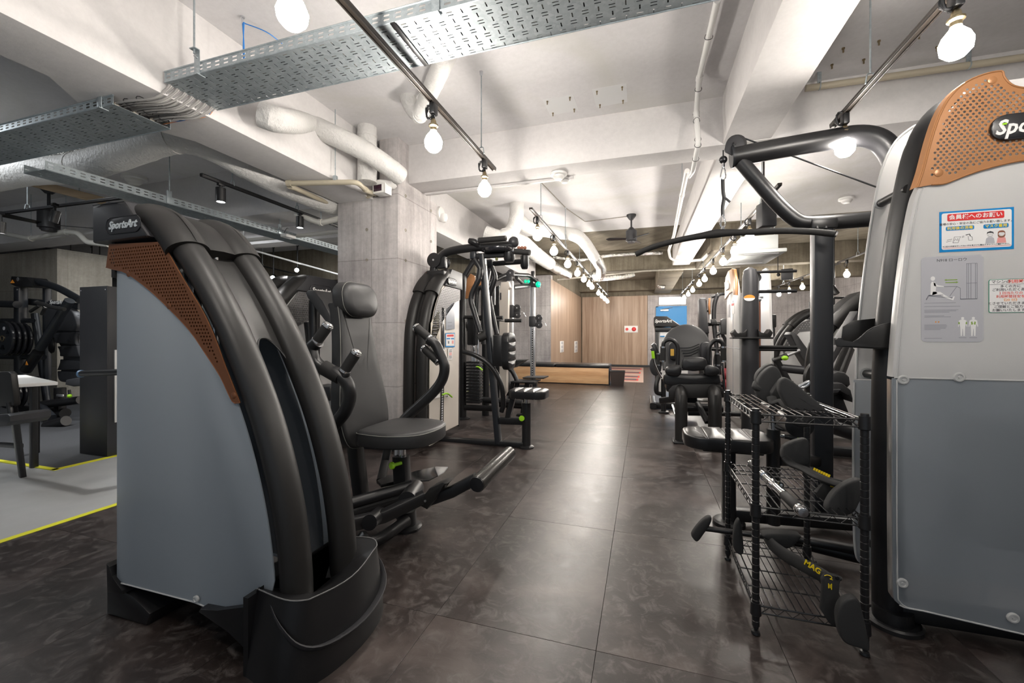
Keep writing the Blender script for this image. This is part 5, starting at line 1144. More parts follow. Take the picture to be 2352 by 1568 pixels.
part(FT, 'cover_slot', MB().prism([P(u, v, Y=5.69) for u, v in ((1148.5, 672), (1151, 672), (1151, 688), (1148.5, 688))], (0, .01, 0)), M['ink'])
part(FT, 'white_rail', MB().prism([P(u, v, Y=5.72) for u, v in ((1155, 662), (1162, 662), (1162, 760), (1156, 760))], (0, -.01, 0)), M['white'])
for (Yq, u, v, uu) in ((6.0, 1174, 715, 1188), (7.4, 1224, 738, 1238)):
    c_ = P(u, v, Y=Yq); part(FT, 'carriage', MB().box(c_, (.12, .14, .19), bev=.015), M['plastic2'])
    for dv in (-8, 8): pulley(FT, P(uu, v + dv, Y=Yq - .03), (0, 1, 0), .052 if Yq < 7 else .062, .035, 'plastic2')
    q = P(uu, v, Y=Yq - .03); part(FT, 'pulley_plate', MB().box(q, (.10, .02, .14), bev=.03), M['plastic2'])
    part(FT, 'snap_hook', MB().tube(cr([q + Vector((.06, 0, 0)), q + Vector((.10, 0, -.02)), q + Vector((.13, 0, -.08))], 4), .006, 6), M['chrome'])
A = P(1172, 640, Y=6.0); Bq = P(1224, 655, Y=7.4)
part(FT, 'top_frame', MB().tube(rp([P(1112, 655, Y=5.9), P(1165, 630, Y=6.2), P(1215, 632, Y=7.2), P(1238, 650, Y=7.4), P(1236, 660, Y=7.4)], .1), .035, 12), M['black'])
part(FT, 'top_frame', MB().tube([P(1178, 660, Y=6.3), P(1215, 656, Y=7.3)], .04, 12), M['black'])
part(FT, 'top_frame', MB().tube([P(1186, 637, Y=6.4), P(1207, 657, Y=7.2)], .03, 12), M['black'])
pulley(FT, P(1173, 627, Y=6.0), (0, 1, 0), .055, .04, 'plastic2')
part(FT, 'pulley_tower_head', MB().box(P(1170, 637, Y=6.02), (.10, .04, .18), bev=.02), M['plastic2'])
part(FT, 'end_bracket', MB().box(P(1226, 650, Y=7.38), (.18, .05, .16), bev=.03), M['plastic2'])
part(FT, 'bracket_bolt', MB().cyl(P(1227, 648, Y=7.35), P(1227, 648, Y=7.33), .02, 10), M['white'])
for u, v, r_ in ((1207, 646, .03), (1214, 646, .03), (1236, 653, .05)):
    part(FT, 'indicator_lamp', MB().sphere(P(u, v, Y=7.30), r_, 10, (1, .6, 1.1)), M['green_glow'], 'glowing green lamp')
part(FT, 'top_stub', MB().box(P(1224, 630, Y=7.4), (.06, .06, .12), bev=.01), M['black'])
for (u, v, Yq) in ((1192, 886, 6.9), (1208, 892, 6.4)): part(FT, 'base_frame', MB().sqtube([P(u - 45, v + 2, Y=Yq), P(u + 30, v, Y=Yq)], .08, .05), M['black'])
part(FT, 'base_block', MB().box(P(1224, 882, Y=7.4), (.16, .1, .12), bev=.01), M['black'])
for u in (1200, 1238): part(FT, 'levelling_foot', MB().cyl(P(u, 893, Y=6.9), (P(u, 893, Y=6.9).x, 6.9, 0), .03, 10), M['black'])
part(FT, 'pulley_base', MB().box(P(1170, 893, Y=5.95), (.14, .1, .2), bev=.03), M['plastic2'])
# row seat frame between the press station and the trainer
SM = thing('small_platform_seat', 'black stand with two thin round edged platforms beside the silver column trainer', 'gym machine', (-1.55, 5.4, 0))
def K4(u, v, d=0): return P(u, v, Y=5.4 + d)
part(SM, 'platform', MB().prism([K4(u, v, -.15) for u, v in ((1172, 876), (1228, 877), (1228, 880), (1174, 880))], (0, .35, 0), bev=.006), M['black'])
part(SM, 'platform', MB().prism([K4(u, v, .1) for u, v in ((1199, 867), (1249, 867), (1249, 870), (1202, 870))], (0, .3, 0), bev=.006), M['black'])
part(SM, 'arm_rest', MB().prism([K4(u, v, .1) for u, v in ((1178, 827), (1205, 827), (1186, 838), (1178, 845))], (0, .25, 0), bev=.006), M['black'])
part(SM, 'curved_frame', MB().tube(cr([K4(1165, 842), K4(1176, 852), K4(1186, 872), K4(1187, 890), K4(1175, 935), K4(1170, 955)], 5), .032, 12), M['black'])
part(SM, 'leg_tube', MB().sqtube([K4(1212, 880), K4(1205, 920), K4(1202, 948)], .07, .07, up=(0, 1, 0)), M['black']); foot_disc(SM, K4(1201, 930), .09)
part(SM, 'base_tube', MB().tube([K4(1140, 928), K4(1205, 932)], .04, 12), M['black'])
part(SM, 'support_link', MB().sqtube([K4(1178, 878), K4(1165, 955)], .05, .05, up=(0, 1, 0)), M['black'])
# ================================================================ MIRRORED TOWER left of the column
MT = thing('mirrored_press_machine', 'matching weight tower seen from its open side between the near machine and the column', 'gym machine', (-3.05, 3.0, 0))
Xm = -2.98
pts = [P(686, 648, X=Xm), P(662, 668, X=Xm), P(636, 700, X=Xm), P(614, 735, X=Xm), P(598, 790, X=Xm), P(590, 860, X=Xm), P(588, 980, X=Xm)]
Yb = P(766, 700, X=Xm).y - .02
curved_tower(MT, (Xm + .05, Yb, 0), (0, -1, 0), (-1, 0, 0), [(Yb - p.y, p.z) for p in pts], w=.34, H=P(760, 680, X=Xm).z, panel='frost_w', pitch=.022, hole=.0055, boot=True)
a = P(737, 668, X=Xm + .07); logo(MT, (Xm + .074, a.y, a.z), (0, 1, .0), (0, 0, 1), .062, M['white'], bsize=(.28, .10))
part(MT, 'arm_pad', MB().prism([P(u, v, Y=2.75) for u, v in ((701, 672), (706, 666), (722, 666), (740, 690), (766, 735), (768, 762), (756, 748), (730, 714), (706, 684))], (0, .22, 0), bev=.012), M['vinyl'])
part(MT, 'upright', MB().tube([P(722, 690, Y=2.95), P(722, 905, Y=2.95)], .045, 16), M['black'])
part(MT, 'upright', MB().sqtube([P(708, 740, Y=3.0), P(740, 1000, Y=3.0)], .05, .07, up=(0, 1, 0)), M['black'])
part(MT, 'stack_box', MB().box(P(755, 900, Y=3.0), (.20, .2, .12), bev=.01), M['black'])
part(MT, 'lower_panel', MB().box(P(760, 945, Y=3.05), (.25, .02, .24), bev=.01), M['frost_w'])
part(MT, 'foot_base', MB().box((P(640, 1000, Y=2.8).x, 2.85, .04), (.7, .12, .08), bev=.01), M['black'])
# rack of dumbbells glimpsed behind it
DR = thing('dumbbell_rack', 'white steel rack with small black dumbbells glimpsed behind the headrest pad', 'rack', (-3.9, 4.3, 0))
for u in (745, 772): part(DR, 'rack_upright', MB().box((P(u, 800, Y=4.3).x, 4.3, .65), (.035, .05, 1.3), bev=.004), M['label_grey'])
for v in (765, 800, 840, 870): part(DR, 'rack_bar', MB().bb(P(735, v, Y=4.3).x, P(775, v, Y=4.3).x, 4.27, 4.33, P(750, v, Y=4.3).z - .01, P(750, v, Y=4.3).z + .01, bev=.003), M['label_grey'])
proto = None
for i, v in enumerate((758, 793, 833, 863)):
    for j, u in enumerate((750, 762)):
        q = P(u, v, Y=4.26)
        if proto is None:
            proto = thing('dumbbell', 'x', 'dumbbell', (0, 0, 0)); part(proto, 'handle', MB().cyl((0, -.06, 0), (0, .06, 0), .015, 10), M['chrome'])
            for s_ in (-1, 1): part(proto, 'head', MB().lathe((0, s_ * .06, 0), (0, s_, 0), [(.03, 0), (.045, .01), (.045, .05), (.03, .06)], 14), M['black'])
            o = proto
        else: o = copy_tree(proto)
        o.location = q + Vector((0, 0, -.005)); tag(o, 'small black dumbbell on the white rack, %s shelf, %s of the two' % (['top', 'second', 'third', 'lowest'][i], ['inner', 'outer'][j]), 'dumbbell', 'dumbbells on the white rack')
# ================================================================ RIGHT: TALL DOUBLE SHROUD TOWER
def shroud(O, S, N, prof, n, th=.012):
    O = Vector(O); S = Vector(S); N = Vector(N); return [O + S * s + N * n + Vector((0, 0, z)) for s, z in prof], N * th
TW = thing('low_row_tower', 'tall milky double shroud weight tower with copper cap and member notices, nearest the camera', 'gym machine', (1.2, 1.95, 0))
YP = 1.80
ed = [(2050, 864), (2058, 760), (2070, 640), (2084, 540), (2100, 460), (2112, 428)]
lo = [(2052, 1355), (2056, 1378), (2075, 1393), (2120, 1402)]
low = [(2050, 872)] + [(2050, 1000), (2050, 1200)] + lo
e_ = [(P(u, v, Y=YP).x, P(u, v, Y=YP).z) for u, v in ed]; l_ = [(P(u, v, Y=YP).x, P(u, v, Y=YP).z) for u, v in low]
zs = P(2100, 868, Y=YP).z
CX = P(2270, 278, Y=YP).x + .130; XR = 2 * CX - e_[0][0]
top_ = [(P(u, v, Y=YP).x, P(u, v, Y=YP).z) for u, v in ((2134, 380), (2160, 300), (2200, 235), (2270, 190))]
uo = [(p.x, p.y) for p in cr([Vector((x, z, 0)) for x, z in e_ + top_], 3)]
uo[0] = (uo[0][0], zs + .002)
part(TW, 'upper_shroud', MB().prism([(x, YP, z) for x, z in uo + [(2 * CX - x, z) for x, z in reversed(uo)]], (0, .006, 0), bev=.0015), M['frost_w'])
lw = [(p.x, p.y) for p in cr([Vector((x, z, 0)) for x, z in l_], 3)]
part(TW, 'lower_shroud', MB().prism([(x, YP, z) for x, z in lw + [(1.3, P(2352, 1455, Y=YP).z - .012), (XR, .085), (XR, zs - .002), (l_[0][0], zs - .002)]], (0, .006, 0), bev=.0015), M['frost'])
for prof in (uo, lw):
    part(TW, 'shroud_return', MB().grid([[(x + .001, YP + .002, z), (x - .001, YP + .012, z), (x + .004, YP + .045, z)] for x, z in prof]), M['frost_edge'])
    part(TW, 'shroud_lip', MB().tube([(x + .012, YP - .001, z) for x, z in prof], .0022, 6), M['frost_edge'])
part(TW, 'seam_bead', MB().tube([(l_[0][0] + .005, YP - .001, zs), (XR, YP - .001, zs)], .003, 6), M['frost_edge'])
part(TW, 'bottom_bead', MB().tube([(x, YP - .001, z) for x, z in lw[-5:]] + [(1.3, YP - .001, P(2352, 1455, Y=YP).z - .012), (XR, YP - .001, .085)], .003, 6), M['frost_edge'])
for u, v in ((2074, 872), (2202, 866), (2072, 1338), (2326, 1418)):
    q = P(u, v, Y=YP); part(TW, 'clear_button', MB().lathe(q, (0, -1, 0), [(.017, -.002), (.017, .003), (.014, .006), (.010, .006), (.009, .003), (.004, .003), (.003, .006), (0, .006)], 24), M['frost_edge'])
# far shroud
YQ = 2.08
f1 = [(1965, 870), (1968, 790), (1975, 700), (1992, 560), (2012, 440), (2030, 372), (2055, 325), (2085, 298), (2112, 285), (2160, 280)]
f1 = [(P(u, v, Y=YQ).x, P(u, v, Y=YQ).z) for u, v in f1]; f1 = [(p.x, p.y) for p in cr([Vector((x, z, 0)) for x, z in f1], 3)]
zf = f1[0][1]
part(TW, 'upper_shroud', MB().prism([(x, YQ, z) for x, z in f1 + [(XR, f1[-1][1]), (XR, zf)]], (0, .008, 0), bev=.002), M['frost_w'])
f2 = [(1961, 878), (1959, 1000), (1960, 1200), (1964, 1270), (1974, 1290), (2000, 1299)]
f2 = [(P(u, v, Y=YQ).x, P(u, v, Y=YQ).z) for u, v in f2]; f2 = [(p.x, p.y) for p in cr([Vector((x, z, 0)) for x, z in f2], 3)]
part(TW, 'lower_shroud', MB().prism([(x, YQ, z) for x, z in f2 + [(XR, .12), (XR, zf - .004), (f2[0][0], zf - .004)]], (0, .008, 0), bev=.002), M['frost'])
for prof in (f1, f2): part(TW, 'shroud_lip', MB().tube([(x + .002, YQ - .002, z) for x, z in prof], .004, 6), M['frost_edge'])
# black oval column between the shrouds
cp = [(2040, 1440), (2038, 1200), (2038, 1000), (2040, 860), (2050, 720), (2068, 560), (2090, 440), (2112, 350), (2140, 292), (2180, 255), (2240, 235)]
cp = cr([P(u, v, Y=1.94) for u, v in cp], 4); cp[0] = Vector((cp[0].x, 1.94, .0))
part(TW, 'column_tube', MB().tube(cp, .048, 24, ry=.05, up=(0, 1, 0)), M['black'])
part(TW, 'column_foot', MB().lathe((cp[0].x + .005, 1.92, 0), (0, 0, 1), [(.088, 0), (.088, .014), (.080, .020), (.074, .014), (.060, .016), (.058, .06)], 32), M['black'])
part(TW, 'rear_column', MB().cyl((1.50, 1.94, 0), (1.50, 1.94, 1.85), .05, 18), M['black'])
for (u, v, rr) in ((2025, 466, .017), (1992, 858, .017), (1990, 1240, .012)):
    q = P(u, v, Y=YQ - .01); part(TW, 'spacer_bar', MB().cyl((q.x, YQ - .005, q.z), (q.x + .005, 1.90, q.z + .0), rr, 14), M['black'])
    part(TW, 'spacer_washer', MB().lathe((q.x, YQ - .004, q.z), (0, -1, 0), [(rr * 1.4, 0), (rr * 1.4, .003), (rr * 1.02, .004)], 16), M['frost_edge'])
for k in range(12): part(TW, 'weight_plate', MB().bb(1.12, 1.34, 1.85, 2.03, .35 + k * .036, .382 + k * .036, bev=.003), M['black'])
for x in (1.17, 1.29): part(TW, 'guide_rod', MB().cyl((x, 1.94, .12), (x, 1.94, 1.85), .010, 10), M['chrome'])
part(TW, 'base_frame', MB().bb(.90, 1.5, 1.90, 1.98, .02, .09, bev=.01), M['black'])
# bottle and phone tray
tr = MB()
def KT(u, v, d=0): return P(u, v, Y=1.86 + d)
part(TW, 'tray_shell', MB().prism([KT(u, v) for u, v in ((1920, 795), (1917, 780), (1924, 776), (1936, 782), (1958, 786), (1975, 776), (1990, 762), (2010, 750), (2046, 740), (2050, 740), (2050, 803), (1935, 797))], (0, -.006, 0), bev=.002), M['plastic'])
part(TW, 'tray_back', MB().prism([KT(u, v, .16) for u, v in ((1931, 790), (1936, 750), (1960, 736), (2010, 731), (2050, 731), (2052, 795))], (0, .006, 0), bev=.002), M['plastic'])
part(TW, 'tray_floor', MB().prism([KT(1935, 797, -.006), KT(2048, 802, -.006), KT(2048, 802, .16), KT(1940, 795, .16)], (0, 0, .006), bev=.002), M['plastic'])
part(TW, 'tray_clip', MB().cyl(KT(1925, 792, .02), KT(1925, 776, .02), .014, 12), M['plastic2'])
part(TW, 'tray_rim', MB().tube(cr([KT(u, v, -.004) for u, v in ((1924, 776), (1936, 782), (1958, 786), (1975, 776), (1990, 762), (2010, 750), (2048, 740))], 3), .0022, 6), M['plastic2'])
# copper perforated cap
oc = [(2108, 430), (2122, 388), (2140, 320), (2160, 262), (2185, 220), (2220, 188), (2262, 170), (2300, 163), (2306, 175), (2318, 190), (2340, 200), (2400, 206)]
oc = [(P(u, v, Y=YP - .007).x, P(u, v, Y=YP - .007).z) for u, v in oc]; oc = [(p.x, p.y) for p in cr([Vector((x, z, 0)) for x, z in oc], 3)]
ol = [(2400, 365), (2352, 368), (2300, 378), (2240, 395), (2190, 414), (2168, 422), (2140, 424)]
ol = [(P(u, v, Y=YP - .007).x, P(u, v, Y=YP - .007).z) for u, v in ol]; ol = [(p.x, p.y) for p in cr([Vector((x, z, 0)) for x, z in ol], 3)]
po_ = oc + ol
oc = [p for p in oc if p[0] < CX - .004]; oc = oc + [(2 * CX - x, z) for x, z in reversed(oc)]
ol = [p for p in ol if p[0] < CX - .004]; ol = [(2 * CX - x, z) for x, z in reversed(ol)] + ol
po_ = oc + ol
holes = []
A = P(2152, 392, Y=YP - .007); step = .0157; k = 0
badge = rrect(.26, .084, .040, 7, P(2270, 278, Y=YP - .007).x + .130, P(2352, 290, Y=YP - .007).z)
zz = A.z - .012
while zz < 1.96:
    xx = A.x - .06 + (step / 2 if k % 2 else 0)
    while xx < 2 * CX - A.x + .06:
        if inside((xx, zz), po_) and dist_poly((xx, zz), po_) > .019 and not inside((xx, zz), badge) and all((xx - P(u, v, Y=YP - .007).x) ** 2 + (zz - P(u, v, Y=YP - .007).z) ** 2 > .0165 ** 2 for u, v in ((2156, 397), (2279, 184))): holes.append(ngon(xx, zz, .0043, 9))
        xx += step
    zz += .0106; k += 1
part(TW, 'perforated_cap', MB().plate(po_, holes, lambda p, q: (p, YP - .007, q), (0, .002, 0)), M['copper_light'], 'copper orange perforated cap')
part(TW, 'cap_flange', MB().grid([[(x, YP - .007, z), (x - .006, YP - .003, z), (x - .012, YP + .016, z - .002)] for x, z in oc[:28]]), M['copper_light'])
part(TW, 'cap_edge', MB().tube([(x, YP - .007, z) for x, z in oc], .003, 6), M['copper_light'])
part(TW, 'cap_edge', MB().tube([(x, YP - .007, z) for x, z in ol], .003, 6), M['copper_light'])
for u, v in ((2156, 397), (2279, 184)): part(TW, 'plug', MB().lathe(P(u, v, Y=YP - .0075), SG, [(.0125, 0), (.0125, .0008), (.0115, .0014), (0, .0014)], 22), M['copper_light'])
bp_ = part(TW, 'logo_badge', MB().prism([(x, YP - .008, z) for x, z in badge], (0, -.010, 0), bev=.004), M['black'])
bc = P(2293, 292, Y=YP - .033)
text(bp_, 'logo_lettering', 'SportsArt', .066, (bc.x, YP - .0195, bc.z), (1, 0, .02), (0, 0, 1), M['white'], extrude=.001, shear=.28, bold=.0016, sx=.86)
tag(finish(MB().prism([(bc.x + .017 + x, YP - .0210, bc.z + .010 + y) for x, y in ((0, 0), (.011, 0), (.0128, .006), (.0018, .006))], (0, -.0006, 0)), 'logo_accent', M['green'], bp_))
# ---- notices on the near shroud (flat print)
EX = (1, 0, 0); EZ = (0, 0, 1)
def R_(t, nm, x0, x1, z0, z1, y, m, r=.0, n=3):
    pts = [(x0, y, z0), (x1, y, z0), (x1, y, z1), (x0, y, z1)] if r == 0 else [(x, y, z) for x, z in rrect(x1 - x0, z1 - z0, r, n, (x0 + x1) / 2, (z0 + z1) / 2)]
    return tag(finish(MB().prism(pts, (0, -.0004, 0)), nm, M[m], t))
def TX(t, s_, x, z, size, m, align='CENTER', bold=0.0, sx=1.0, y=None, nm='print_text'):
    return text(t, nm, s_, size, (x, y, z), EX, EZ, M[m], extrude=.0001, align=align, bold=bold, sx=sx)
x0, x1 = .966, 1.160; z0, z1 = 1.364, 1.502
n1 = R_(TW, 'member_notice', x0, x1, z0, z1, YP - .0008, 'blue_print')
R_(n1, 'notice_face', x0 + .006, x1 - .006, z0 + .008, z1 - .006, YP - .0014, 'paper', .006)
R_(n1, 'notice_banner', x0 + .021, x1 - .025, z1 - .034, z1 - .010, YP - .0020, 'red', .004)
cx = (x0 + x1) / 2
TX(n1, '会員様へのお願い', cx - .002, z1 - .022, .0175, 'paper', y=YP - .0026, bold=.0004)
TX(n1, '皆様の安心・安全の為にご協力お願い致します。', cx, z1 - .044, .0088, 'ink', y=YP - .0020, bold=.0001)
for (xa, xb, s_) in ((x0 + .017, x0 + .092, '利用後の消毒'), (x0 + .116, x0 + .180, 'マスク着用')):
    R_(n1, 'notice_tab', xa, xb, z1 - .066, z1 - .052, YP - .0020, 'blue_print', .004); TX(n1, s_, (xa + xb) / 2, z1 - .0592, .0115, 'yellow_print', y=YP - .0026, bold=.0002)
def figure(px, pz, skin, shirt, hair, long_=False):
    tag(finish(MB().prism([(px + x, YP - .0020, pz + z) for x, z in [(-.012, -.030), (-.010, -.014), (-.005, -.009), (.005, -.009), (.010, -.014), (.012, -.030)]], (0, -.0003, 0)), 'figure_shirt', M[shirt], n1))
    if long_: tag(finish(MB().prism([(px + x, YP - .0022, pz + z) for x, z in rrect(.019, .024, .008, 4, 0, -.001)], (0, -.0003, 0)), 'figure_hair', M[hair], n1))
    tag(finish(MB().prism([(px + x, YP - .0026, pz + z) for x, z in ngon(0, 0, .0078, 16)], (0, -.0003, 0)), 'figure_head', M['paper'], n1))
    tag(finish(MB().prism([(px + x, YP - .0030, pz + z) for x, z in [(-.0088, .001), (-.0075, .0075), (0, .0105), (.0075, .0075), (.0088, .001), (.005, .0045), (-.005, .0045)]], (0, -.0003, 0)), 'figure_fringe', M[hair], n1))
    tag(finish(MB().tube([(px + x, YP - .0030, pz + z) for x, z in [(-.006, -.001), (-.005, -.005), (0, -.0065), (.005, -.005), (.006, -.001), (-.006, -.001)]], .0004, 4), 'figure_mask', M['ink_soft'], n1))
figure(x0 + .133, z0 + .052, 'paper', 'label_grey', 'ink'); figure(x0 + .162, z0 + .052, 'paper', 'pink', 'brown_print', True)
ln = lambda pts, r_=.0005: tag(finish(MB().tube([(x0 + x, YP - .0022, z0 + z) for x, z in pts], r_, 4), 'line_drawing', M['ink'], n1))
ln([(.020, .040), (.034, .043)]); ln([(.018, .034), (.032, .037)]); ln([(.036, .030), (.040, .050), (.056, .050), (.050, .030), (.036, .030)]); ln([(.040, .036), (.043, .044), (.046, .037), (.049, .045), (.050, .036)])
ln([(.070, .054), (.080, .057), (.082, .050)], .0012); ln([(.076, .050), (.078, .036), (.088, .036), (.086, .048), (.080, .051)]); ln([(.060, .050), (.066, .052)]); ln([(.060, .046), (.066, .049)])
TX(n1, '※上記の内容を行ってない方を見かけた際はスタッフへご連絡下さい。', cx, z0 + .018, .0056, 'ink', y=YP - .0020, bold=.0001)
R_(n1, 'red_underline', x0 + .008, x1 - .008, z0 + .0125, z0 + .0134, YP - .0020, 'red')
# instruction plate
x0, x1, z0, z1 = .916, 1.083, 1.058, 1.350
n2 = R_(TW, 'instruction_plate', x0, x1, z0, z1, YP - .0008, 'label_grey', .013, 5)
TX(n2, 'N918 ローロウ', (x0 + x1) / 2, z1 - .014, .0125, 'ink', y=YP - .0014)
l2 = lambda pts, r_=.0006, m='ink_soft': tag(finish(MB().tube([(x0 + x, YP - .0014, z0 + z) for x, z in pts], r_, 4), 'line_drawing', M[m], n2))
p2 = lambda pts, m='paper', nm='printed_shape', d=.0016: tag(finish(MB().prism([(x0 + x, YP - d, z0 + z) for x, z in pts], (0, -.0003, 0)), nm, M[m], n2))
for x in (.123, .128, .134, .146, .150): l2([(x, .145), (x, .264)])
l2([(.122, .264), (.150, .264)]); l2([(.122, .198), (.150, .198)]); l2([(.106, .145), (.150, .145)], .0012)
l2([(.097, .188), (.106, .182), (.106, .145)]); l2([(.097, .188), (.078, .156)]); l2([(.055, .189), (.097, .188)])
l2([(.020, .160), (.060, .160)], .0014); l2([(.020, .158), (.014, .145)], .0014); l2([(.020, .158), (.085, .150)], .0010)
p2(ngon(.032, .217, .0062, 14, .0078)); p2([(.025, .163), (.026, .180), (.026, .198), (.029, .207), (.038, .205), (.041, .190), (.040, .175), (.044, .165), (.030, .160)])
p2([(.034, .204), (.046, .194), (.062, .190), (.062, .187), (.046, .188), (.035, .192)]); p2([(.030, .160), (.032, .172), (.052, .171), (.064, .160), (.084, .146), (.088, .155), (.091, .154), (.087, .141), (.070, .148), (.052, .160)])
p2([(.063, .211), (.069, .2145), (.069, .2125), (.098, .2125), (.098, .2095), (.069, .2095), (.069, .2075)], 'olive'); p2([(.101, .202), (.095, .2055), (.095, .2035), (.066, .2035), (.066, .2005), (.095, .2005), (.095, .1985)], 'olive')
for i, (zz, w_) in enumerate(((.133, .085), (.121, .097), (.109, .092), (.105, .086), (.101, .068), (.089, .054), (.085, .072), (.058, .060), (.054, .062), (.050, .060), (.046, .058), (.042, .044), (.012, .048))):
    tag(finish(MB().box((x0 + .009 + w_ / 2, YP - .0013, z0 + zz), (w_, .0004, .0011)), 'print_line', M['ink_soft'], n2))
p2(ngon(.040, .068, .0022, 8), 'orange_print'); p2(ngon(.048, .068, .0022, 8), 'orange_print')
for bx_, back_ in ((.112, 0), (.140, 1)):
    p2(ngon(bx_, .080, .0042, 12)); p2([(bx_ + sx * x, z) for sx, pp in ((1, [(.003, .076), (.010, .072), (.0125, .052), (.0105, .051), (.0085, .062), (.0065, .050), (.0055, .020), (.0020, .020), (.0005, .044)]), (-1, [(.0005, .044), (.0020, .020), (.0055, .020), (.0065, .050), (.0085, .062), (.0105, .051), (.0125, .052), (.010, .072), (.003, .076)])) for x, z in pp])
    for s_ in (-1, 1): p2([(bx_ + s_ * a, b) for a, b in (((.0075, .060), (.0115, .060), (.0115, .067), (.0085, .068)) if not back_ else ((.001, .060), (.005, .057), (.0065, .067), (.003, .069)))], 'olive', d=.002)
    tag(finish(MB().box((x0 + bx_, YP - .0013, z0 + .014), (.020, .0004, .0012)), 'print_line', M['ink_soft'], n2))
# time notice
x0, x1, z0, z1 = P(2270, 640, Y=YP).x, P(2270, 640, Y=YP).x + .142, P(2300, 718, Y=YP).z, P(2300, 641, Y=YP).z
n3 = R_(TW, 'time_notice', x0, x1, z0, z1, YP - .0008, 'greenline', .006)
R_(n3, 'notice_face', x0 + .0016, x1 - .0016, z0 + .0016, z1 - .0016, YP - .0014, 'paper', .005)
TX(n3, 'マシンの', x0 + .006, z1 - .009, .0125, 'ink', 'LEFT', y=YP - .0020, bold=.0001); TX(n3, '利用時間', x0 + .049, z1 - .009, .0130, 'red_text', 'LEFT', y=YP - .0020, bold=.0002)
R_(n3, 'rule_line', x0 + .002, x1 - .002, z1 - .0172, z1 - .0165, YP - .0020, 'ink')
for k, (s_, m_) in enumerate((('多くの方に', 'ink'), ('ご利用いただく為に', 'ink'), ('１回当たりの', 'red_text'), ('利用時間目安を', 'red_text'), ('《20 分》', 'orange_print'), ('とさせていただきます。', 'ink'), ('ご理解とご協力を', 'ink'), ('お願いいたします。', 'ink'))):
    TX(n3, s_, x0 + .055, z1 - .0245 - k * .0112, .0104, m_, y=YP - .0020, bold=.0001)
# ================================================================ LAT PULLDOWN with bent tube frame
LP = thing('lat_pulldown', 'tall black pulldown machine of bent tubes with curved bar and ribbed seat', 'gym machine', (.9, 2.85, 0))
YL = 2.85
def KL(u, v, d=0): return P(u, v, Y=YL + d)
part(LP, 'top_tube', MB().tube(cr([KL(1682, 361), KL(1800, 339), KL(1900, 322), KL(1965, 312), KL(2010, 318), KL(2040, 342), KL(2060, 390), KL(2066, 470), KL(2068, 700), KL(2068, 900)], 5), .058, 20), M['black'])
part(LP, 'end_plate', MB().tube([KL(1679, 361), KL(1684, 360)], .066, 22), M['steel_blue'])
part(LP, 'brace_tube', MB().tube(rp([KL(1702, 372), KL(1820, 508), KL(1870, 514), KL(2060, 498)], .30, 8), .042, 18), M['black'])
part(LP, 'upright_post', MB().sqtube([KL(1887, 525), (KL(1887, 525).x, YL, .06)], .10, .08, up=(0, 1, 0)), M['steel_blue'])
part(LP, 'clamp', MB().box(KL(1887, 517), (.13, .10, .06), bev=.01), M['black'])
for u in (1876, 1896): part(LP, 'clamp_bolt', MB().tube(rp([KL(u, 526, -.05), KL(u, 507, -.02), KL(u, 512, .04)], .03), .010, 8).sphere(KL(u, 507, -.02), .016, 10), M['black'])
part(LP, 'rear_column', MB().sqtube([(1.62, YL, .0), (1.62, YL, 2.0)], .12, .12), M['black'])
part(LP, 'pulley_plate', MB().prism([KL(u, v, -.035) for u, v in ((1664, 344), (1668, 328), (1680, 312), (1695, 309), (1708, 320), (1711, 335), (1709, 352), (1685, 358), (1668, 349))], (0, .02, 0), bev=.004), M['plastic2'])
part(LP, 'pulley_plate', MB().prism([KL(u, v, .04) for u, v in ((1668, 328), (1680, 312), (1695, 309), (1708, 320), (1711, 335), (1709, 352), (1685, 358))], (0, .01, 0), bev=.003), M['plastic2'])
pulley(LP, KL(1690, 333, .01), (0, 1, 0), .058, .03); part(LP, 'axle_bolt', MB().lathe(KL(1686, 331, -.036), SG, [(.012, 0), (.012, .006), (0, .008)], 12), M['black_gloss'])
part(LP, 'cable', MB().cyl(KL(1711, 318), KL(2060, 447), .0048, 8), M['black'])
part(LP, 'cable', MB().cyl(KL(1661, 345), KL(1661, 362), .004, 6), M['black'])
part(LP, 'stop_ball', MB().sphere(KL(1661, 367), .024, 16), M['black_gloss'])
def carabiner(t, u, v0, v1, Y_, w=6):
    c = [P(u + dx, v, Y=Y_) for dx, v in ((0, v0), (-w * .5, v0 + (v1 - v0) * .2), (-w, v0 + (v1 - v0) * .75), (0, v1), (w, v0 + (v1 - v0) * .75), (w * .5, v0 + (v1 - v0) * .2), (0, v0))]
    part(t, 'carabiner', MB().tube(cr(c, 4), .0042, 8), M['chrome'])
part(LP, 'swivel_eye', MB().cyl(KL(1661, 374), KL(1661, 384), .010, 10), M['chrome'])
carabiner(LP, 1661, 382, 413, YL); 
part(LP, 'strap', MB().sqtube(cr([KL(1660, 412), KL(1661, 440), KL(1663, 455), KL(1660, 475), KL(1660, 496)], 4), .022, .004, up=(0, 1, 0)).sqtube([KL(1662, 452), KL(1670, 458), KL(1677, 464)], .014, .005, up=(0, 1, 0)), M['black'])
carabiner(LP, 1660, 493, 523, YL)
BR = thing('pulldown_bar', 'long black rubber coated lat bar hanging level from the strap', 'bar', tuple(KL(1660, 530)))
part(BR, 'bar', MB().tube(cr([KL(1460, 584, .08), KL(1500, 567, .06), KL(1560, 551, .03), KL(1620, 540, .01), KL(1660, 535), KL(1720, 533, -.03), KL(1800, 530, -.07), KL(1865, 532, -.11), KL(1918, 537, -.14)], 5), .0185, 16, taper=lambda t: 1 + .45 * math.exp(-((t - .45) / .09) ** 2)), M['rubber'])
part(BR, 'bar_end', MB().cyl(KL(1917, 537, -.14), KL(1921, 538, -.14), .018, 14), M['chrome'])
